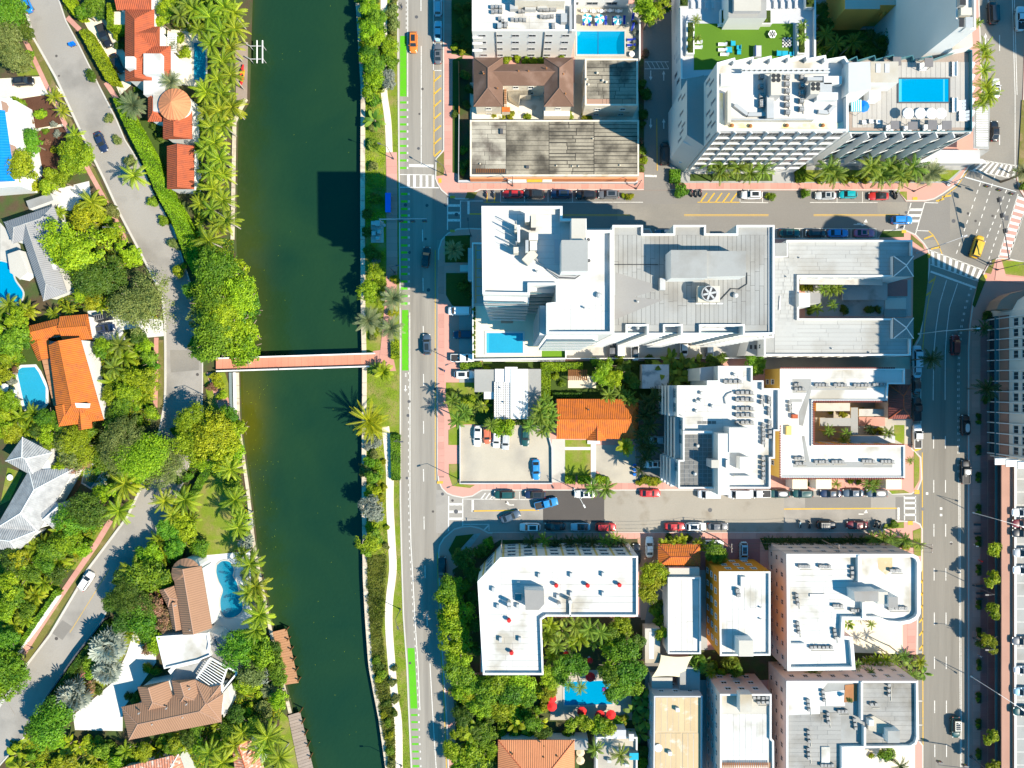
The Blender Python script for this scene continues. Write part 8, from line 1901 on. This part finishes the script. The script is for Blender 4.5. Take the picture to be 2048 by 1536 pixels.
V('between the street and the brown house','g 300 1150 38; d 255 1170 34; fd 270 1200 42; g 320 1145 26; d 230 1205 24; g 285 1230 34; k 300 1215 30; k 330 1235 24; d 250 1240 30; b 330 1165 20; g 305 1265 24; b 310 1290 22; k 320 1245 16; S 217 1290 37; S 216 1336 33; S 152 1388 38; g 182 1330 20; b 190 1350 18; y 295 1333 13; g 312 1338 12; k 180 1375 14; d 195 1380 10; d 270 1400 14; d 258 1395 10; g 180 1290 14')
V('at the bottom left corner','g 15 1345 42; b 5 1375 34; b 25 1320 26; g 100 1440 46; d 115 1425 34; d 75 1450 24')
fill('in the shrub belt at the bottom left',[(40,1480),(120,1470),(250,1490),(430,1452),(470,1420),(500,1440),(440,1500),(350,1505),(240,1530),(60,1550),(20,1530)],46,'bbygAAgYb',13,22,.62)
V('beside the striped roof at the bottom','C 420 1505 30 6; C 445 1525 30 6; b 400 1490 18; y 350 1490 18; d 380 1480 20; C 485 1465 24 5; y 510 1530 14')
fill('behind the palms on the west bank',[(395,180),(410,180),(408,480),(395,480)],22,'gbdA',8,14,.7);fill('under the coconut palms near the boat deck',[(345,0),(470,0),(465,60),(420,80),(360,50)],16,'gbdA',10,18,.8)
fill('in the left edge garden',[(-15,630),(60,615),(70,650),(25,740),(-15,840)],14,'gbyA',13,22,.7);fill('in the gardens west of the residential street',[(130,395),(215,400),(250,480),(235,510),(200,500),(165,430)],16,'ygbo',9,16,.7);fill('in the garden south of the orange tiled house',[(210,720),(300,690),(302,830),(240,860),(215,830)],22,'gbAyd',10,18,.65)
fill('in the thicket above the pale tiled house',[(0,820),(110,860),(215,870),(300,860),(340,900),(280,980),(220,960),(160,920),(60,870),(0,870)],30,'gbAyd',11,20,.6);fill('in the thicket below the pale tiled house',[(40,1110),(110,1060),(200,1050),(170,1100),(100,1180),(0,1290),(0,1120)],30,'gbAyd',10,19,.62)
fill('between lawn and street on the island',[(300,1080),(360,1010),(385,1020),(365,1095),(320,1150),(290,1150)],16,'gbAyd',9,15,.62);fill('behind the street wall by the brown house',[(235,1190),(320,1130),(330,1200),(305,1300),(270,1250),(220,1265)],18,'gdbk',10,18,.62);fill('in the garden beside the silver palms',[(200,1310),(180,1290),(130,1370),(110,1410),(150,1400)],12,'gbyd',7,12,.7)
fill('between the brown house and the docks',[(480,1280),(545,1290),(570,1400),(545,1430),(480,1440),(470,1350)],22,'gbdo',9,16,.62)
# canal-side strip
V('in the canal side strip at the top','b 736 15 20; g 752 40 22; b 738 60 22; b 756 78 20; g 742 100 20; b 735 125 18; g 752 130 22; d 770 110 16; b 742 155 20; b 760 160 18; o 785 20 15; o 784 50 15; b 778 95 20; g 785 120 18; s 778 160 19; b 742 185 18; g 755 200 16; B 750 240 20; o 745 255 12; F 748 290 14 1; o 746 332 12')
fill('in the dense canal side bushes at the top',[(722,0),(760,0),(765,180),(730,180)],30,'bgybd',8,14,.62);fill('beside the path at the top of the avenue',[(776,0),(792,0),(792,150),(776,150)],14,'bog',6,10,.7)
V('in the shaded canal side strip','d 735 430 12; d 732 465 12; g 740 400 11; g 752 395 10; d 738 505 14; d 755 510 12; d 745 395 9; b 748 545 20; b 735 582 24; g 755 570 16; s 752 520 8')
V('beside the pink path north of the footbridge','D 787 597 26; D 737 641 28; D 783 657 25; y 790 560 10; b 752 665 10; y 785 625 10; o 745 675 8')
V('on the canal lawn south of the footbridge','L 767 743 20; G 750 736 14 2')
V('leaning over the east seawall','P 738 842 42; P 745 855 30 3; y 755 838 10')
V('in the canal strip beside the lower path','s 748 880 17; s 735 890 10; g 738 925 16; o 730 940 15; b 755 935 15; g 745 960 18; y 750 985 16; b 738 980 14; s 745 1012 24; s 752 1030 16; b 745 1052 14; b 738 1085 22; g 750 1070 18; b 755 1095 16; g 735 1100 14; g 762 1350 12; g 752 1322 10; b 758 1362 10; d 760 1330 9; o 790 1335 8; o 785 1365 9; d 772 1405 10; o 790 1400 9; y 765 1430 9; g 772 1445 10; o 795 1395 8; d 790 1425 8; y 780 1470 9; g 782 1500 10; o 782 1525 10')
fill('in the reedy strip of the east bank',[(730,900),(770,900),(772,1000),(775,1100),(732,1100)],20,'gbyo',6,11,.7)
cover('ground_cover','tall ornamental grass covering the canal bank below the bushes',[[(735,1110),(776,1110),(772,1180),(766,1270),(742,1270),(734,1180)],[(742,1270),(766,1270),(776,1340),(790,1450),(792,1536),(780,1536),(760,1430),(746,1340)]],55,.42,'reed',(.1,1.2),.25,.12)
cover('ground_cover','low leafy ground cover between the canal path and the seawall',[[(730,0),(760,0),(766,180),(770,300),(770,470),(732,470),(730,180)],[(735,500),(770,500),(768,620),(735,600)],[(733,880),(768,860),(772,1010),(776,1110),(735,1110)]],45,.12,'leaf_bright',(.05,.3))
cover('grass','rough grass blades on the canal lawn and the avenue verge',[[(734,746),(796,746),(798,850),(734,850)],[(788,860),(799,860),(801,1100),(806,1230),(818,1450),(822,1536),(808,1536),(790,1330),(795,1190),(793,1090)],[(786,190),(795,190),(797,300),(788,300)]],30,.09,'hedge_leaf',(.08,.2),.5)
GC = [[(0,800),(200,860),(330,880),(300,980),(160,960),(60,870),(0,880)],[(0,1110),(110,1060),(210,1045),(150,1130),(0,1310)],[(205,690),(300,680),(303,850),(230,870),(200,800)],[(20,1480),(250,1490),(460,1440),(520,1440),(560,1536),(20,1540)],[(285,1130),(370,1020),(390,1030),(370,1100),(330,1160),(320,1250),(300,1300),(230,1260)],[(120,430),(205,400),(260,490),(250,560),(320,640),(180,620),(110,620),(140,560)],[(470,1290),(545,1290),(575,1400),(560,1440),(470,1440)],[(395,470),(468,480),(470,720),(400,720),(400,640)],[(0,625),(60,615),(40,740),(0,850)],[(390,180),(408,180),(406,480),(390,480)],[(345,0),(470,0),(470,80),(345,60)],[(430,930),(480,930),(510,1090),(480,1100),(455,980)],[(395,845),(480,850),(490,920),(420,950),(370,960)]]
cover('ground_cover','dark leafy undergrowth filling the island gardens',GC,26,.16,'leaf_green',(.05,.6))
cover('ground_cover','bright leafy undergrowth mixed through the island gardens',GC,14,.17,'leaf_yellow',(.1,.7))
# north block
V('at the corner of the hotel pool and alley','b 1290 12 26 7; b 1312 20 22 7; g 1298 30 20 6; d 1330 10 18')
V('along the pool wall of the hotel','o 1268 45 6; s 1270 65 7; s 1270 85 7; o 1266 95 6; k 1290 108 9')
V('behind the brown shingle building','b 1015 121 9; b 1032 119 10; b 1048 120 11; b 1063 121 10; b 1125 113 10; g 1078 122 8; b 1090 121 8')
V('in the courtyard strip above the warehouse','y 990 234 9; y 1005 233 10; y 1022 232 9; b 1057 232 9; y 1118 232 8; b 1140 231 9; y 1170 236 8; b 1180 236 8')
V('left of the white hotel','d 915 20 12; d 930 45 14; d 918 75 12; d 932 90 10; b 908 96 9; y 925 104 8; d 935 10 10')
V('in the vacant lot beside the brown roofed building','d 932 150 12; d 938 180 10; d 930 330 12; g 925 345 8; d 935 210 9; g 928 300 9; d 910 230 8')
V('along the alley east of the warehouse','d 1284 170 12; d 1290 190 14; d 1285 230 12; g 1286 300 10; b 1286 320 9; o 1284 340 7; d 1284 250 9; k 1284 280 7; g 1284 335 6')
V('in front of the sawtooth hotel','G 1424 320 26 7; G 1450 330 30 7; G 1440 345 26 7; G 1476 335 28 7; G 1500 345 24 7; G 1526 340 28 7; G 1656 338 30 7; G 1670 350 26 7; G 1740 335 32 7; G 1762 350 30 7; G 1780 335 32 7; G 1800 350 30 7; G 1825 335 30 7; D 1862 345 24 6; D 1845 350 22 6; b 1640 358 8; y 1660 360 8; y 1690 360 8; b 1710 358 8; y 1730 360 8; b 1810 360 8; y 1835 358 8; b 1875 356 8; b 1595 345 6')
V('along the east side of the sawtooth hotel','C 1966 97 22 8; C 1972 112 20 8; C 1968 140 20 8; C 1972 172 24 8; C 1976 190 26 8; C 1966 205 20 8; G 1955 45 12 6')
V('in the terrace planters of the hotel','d 1381 60 6 9.4; g 1381 80 6 9.4; d 1381 97 6 9.4; G 1392 40 12 9.5; G 1394 78 10 9; d 1603 60 6 9.4; g 1603 80 6 9.4; d 1603 98 6 9.4; G 1605 50 12 10; G 1605 75 12 10; b 1450 40 4 9.3; g 1470 44 4 9.3; g 1500 44 4 9.3; g 1530 40 4 9.3; d 1368 2 7 9.5; d 1620 3 7 9.5')
V('in the garden behind the sawtooth hotel','G 1650 70 22; y 1655 65 12; G 1672 88 22; G 1705 85 24; d 1730 85 26; d 1760 95 28; d 1790 80 30; d 1800 105 26; d 1745 110 20; g 1640 100 18; g 1665 108 16; d 1690 105 16; K 1780 100 30; K 1740 80 24; d 1640 20 20; d 1650 45 18; K 1820 32 24; d 1700 38 14; g 1720 42 10')
V('on the planted kerb islands of the north street','g 1364 384 16; y 1256 392 8; b 1245 393 6; g 1543 391 9; g 1608 387 11; b 1537 393 7; y 1265 392 6')
# tower garden and middle block
V('in the corner garden of the tower','D 908 500 20 4; d 925 495 10; d 925 575 12; d 932 560 9; d 935 590 8; d 922 515 9')
V('in the courtyard of the C-shaped block','G 1646 577 17 4; G 1660 580 18 4; G 1675 577 17 4; G 1665 610 14 3; G 1632 617 16 3; y 1608 578 9; y 1620 575 8; d 1740 618 10; d 1690 618 10; g 1622 622 9; d 1755 620 8')
V('on the pavement of the shaded east road','K 1862 718 24 8; K 1968 655 18 6; K 1952 658 10 6; K 1975 778 26 7; d 1972 630 10; d 1970 800 8')
V('along the east road pavement','y 1986 1096 17 4.5; y 1982 1158 17 4.5; y 1985 1221 17 4.5; y 1980 1288 20 4.5; y 1980 1473 16 4.5; y 1985 1533 16 4.5; d 1963 1290 10 3')
V('around the metal roofed house','b 1000 855 22 4.5; b 1015 850 18 4.5; G 982 848 18; G 1060 853 18; G 965 778 12 2; G 905 800 20; G 930 825 20; G 915 840 22; G 922 818 18; Y 970 810 12; b 945 803 12; b 930 803 10; b 960 820 10; G 960 812 14; g 940 835 10; G 1082 822 24; G 1095 815 20; G 1078 838 22; G 1095 850 24; G 1090 800 18; G 1100 835 20; G 1085 862 18; d 905 785 10; b 975 740 9; y 968 745 7; g 985 830 8')
V('between the orange bungalow and the tower alley','b 1210 735 18 5; b 1205 750 20 5; b 1230 755 20 5; b 1218 768 16 4; d 1245 740 20; d 1262 760 18; y 1240 722 14; g 1190 728 14; d 1255 780 14; G 1217 790 20 4; G 1240 785 18 4; G 1255 795 20 4; G 1265 803 16 4; d 1270 730 12; b 1110 755 9; g 1125 765 8')
V('right of the orange bungalow','K 1295 805 24; K 1310 795 22; K 1290 830 22; K 1300 850 24; K 1285 870 20; K 1300 895 24; K 1290 915 20; K 1305 825 20; L 1251 893 18 4; K 1280 940 16; y 1285 960 10; b 1295 963 10; y 1305 962 10; b 1315 958 9; y 1278 965 7; K 1285 890 18')
V('between the tower alley and the stepped apartments','B 1330 735 26; B 1350 745 26; B 1370 738 26; B 1390 748 24; B 1345 760 22; B 1375 765 20; B 1360 728 22; B 1395 730 20; B 1340 720 20; g 1508 722 24 4; g 1520 740 18 4; d 1420 725 18; d 1440 722 16; B 1410 745 20; d 1300 725 14; K 1335 780 18')
V('on the pavement by the bungalow lawn','G 1186 975 22 5; G 1212 978 24 5')
V('in the courtyard of the yellow block','G 1657 862 15 5; G 1692 866 14 5; G 1688 880 14 5; y 1686 828 8; b 1660 826 6; y 1725 824 8; G 1776 865 16 4; K 1738 858 12 2; y 1745 862 8; y 1760 862 8; G 1820 921 10 3; G 1735 967 14 3; G 1745 975 14 3; g 1720 962 8; b 1700 960 7; g 1620 968 7; G 1672 968 12 3; G 1752 965 12 3')
# south block
V('along the avenue wall of the L-shaped block','g 905 1165 28 5; b 900 1190 26 5; b 912 1225 34 5.5; b 905 1260 32 5.5; b 915 1290 30 5.5; b 895 1240 22 5; b 920 1320 28 5; g 915 1345 30 5; d 930 1120 26 4; d 945 1150 22 4; g 925 1180 22; d 940 1200 20; d 942 1250 18; d 945 1300 18; d 960 1100 16; g 980 1085 14')
V('in front of the L-shaped block','K 1062 1084 18 4; G 1088 1080 18 4; K 1112 1088 18 4; K 1140 1084 18 4; K 1162 1082 18 4; K 1185 1085 18 4; G 1210 1082 18 4; G 1230 1078 16 4; K 1100 1092 14 3; K 1220 1092 16 4; K 1242 1085 14 4')
fill('in the jungle below the L-shaped block',[(915,1350),(1085,1355),(1100,1390),(1085,1440),(1100,1470),(990,1475),(985,1540),(905,1540)],52,'bggbyd',13,24,.6)
V('in the jungle garden beside the avenue','b 1000 1365 30 5; b 1040 1362 30 5; g 975 1385 30 5; g 1020 1395 30 5; b 960 1410 28; L 948 1462 26 3; y 1005 1420 26 4; Y 1030 1450 18; Y 1060 1455 18; Y 1045 1445 16; Y 1080 1448 16; b 945 1515 34 4; g 970 1480 22; b 930 1385 24')
V('in the courtyard of the L-shaped block','A 1100 1250 22; G 1115 1290 22 5; A 1105 1310 22; A 1095 1270 22; G 1150 1250 26 5; A 1160 1275 24; G 1178 1258 24 5; G 1200 1265 24 5; A 1145 1285 20; B 1125 1262 18; B 1185 1285 16; y 1250 1250 24; g 1235 1270 26; b 1225 1300 28; g 1245 1310 32 6; g 1220 1340 30 6; g 1255 1345 32 6; g 1235 1375 28 6; g 1265 1370 24 5; g 1125 1340 26 5; g 1150 1330 26 5; b 1100 1350 26 5; G 1138 1370 14 7; G 1160 1375 16 7; d 1275 1280 18; g 1280 1330 18')
V('below the courtyard pool','B 1285 1400 20; B 1270 1420 22; B 1290 1440 22; B 1280 1470 20; b 1150 1450 18; y 1170 1445 18; b 1195 1450 18; y 1215 1455 18; b 1235 1445 16; g 1140 1465 16; y 1250 1440 14; G 1190 1498 22 6; G 1240 1510 22 6; d 1285 1500 14; b 1282 1525 14; y 1285 1540 12')
V('beside the long white house','y 1300 1140 26 5; y 1310 1165 28 5; y 1298 1185 22 5; b 1318 1150 20 5; g 1320 1240 16; b 1325 1262 18 4; g 1312 1225 14; d 1318 1210 12')
V('in front of the small orange tiled roof','L 1328 1088 14 3; L 1352 1085 16 3; L 1362 1080 14 3; L 1398 1090 16 3; g 1438 1103 27 4.5; g 1425 1110 18 4; d 1375 1078 10; d 1340 1076 9')
V('north of the big white apartments','K 1540 1082 12 1.6; K 1560 1084 12 1.6; K 1580 1082 12 1.6; K 1600 1084 12 1.6; K 1620 1082 12 1.6; K 1640 1084 12 1.6; K 1660 1082 12 1.6; K 1680 1084 12 1.6; K 1700 1080 14 1.6; K 1722 1082 14 2; G 1745 1076 18 3; G 1765 1074 18 3; G 1780 1074 18 3; G 1808 1080 18 3.5; G 1838 1088 14 3.5; K 1530 1082 10 1.4; K 1650 1090 10 1.4; K 1590 1090 10 1.4; K 1710 1090 10 1.4; g 1788 1050 9; y 1812 1094 8')
V('around the cream patio of the big white apartments','B 1697 1248 12; G 1742 1248 12 2')
fill('between the two lower right apartment blocks',[(1580,1346),(1710,1342),(1715,1315),(1850,1310),(1850,1348),(1730,1360),(1580,1358)],30,'AAGAB',11,18,.55)
V('behind the orange block','F 1395 1325 20 3; B 1410 1330 18; g 1425 1335 14; F 1460 1325 18 3; A 1420 1345 14; b 1440 1340 12; d 1480 1348 12; F 1470 1340 16 3')
V('at the bottom right patio','g 1772 1512 18 2.5; K 1800 1532 20 3; b 1740 1510 7; o 1700 1400 6 11.2')
V('at the northeast corner of the intersection','D 2046 345 20 7; G 2030 340 6 2; g 2050 375 10')
place_shrubs()
label_trees()
C = np.array([W(NR.normal(515+(y-900)*.06,18),y,-1.08) for y in NR.uniform(760,1100,70)] + [W(NR.uniform(500,720),NR.uniform(0,1500),-1.08) for _ in range(60)])
Vq,Fq = leaves(C,np.tile([0,0,1.],(len(C),1)),.09);tag(link('floating_debris',quads_mesh('floating_debris',Vq,Fq,'leaf_yellow',NR.uniform(0,1,len(C)))),'small leaves floating on the canal','leaves',kind='stuff')
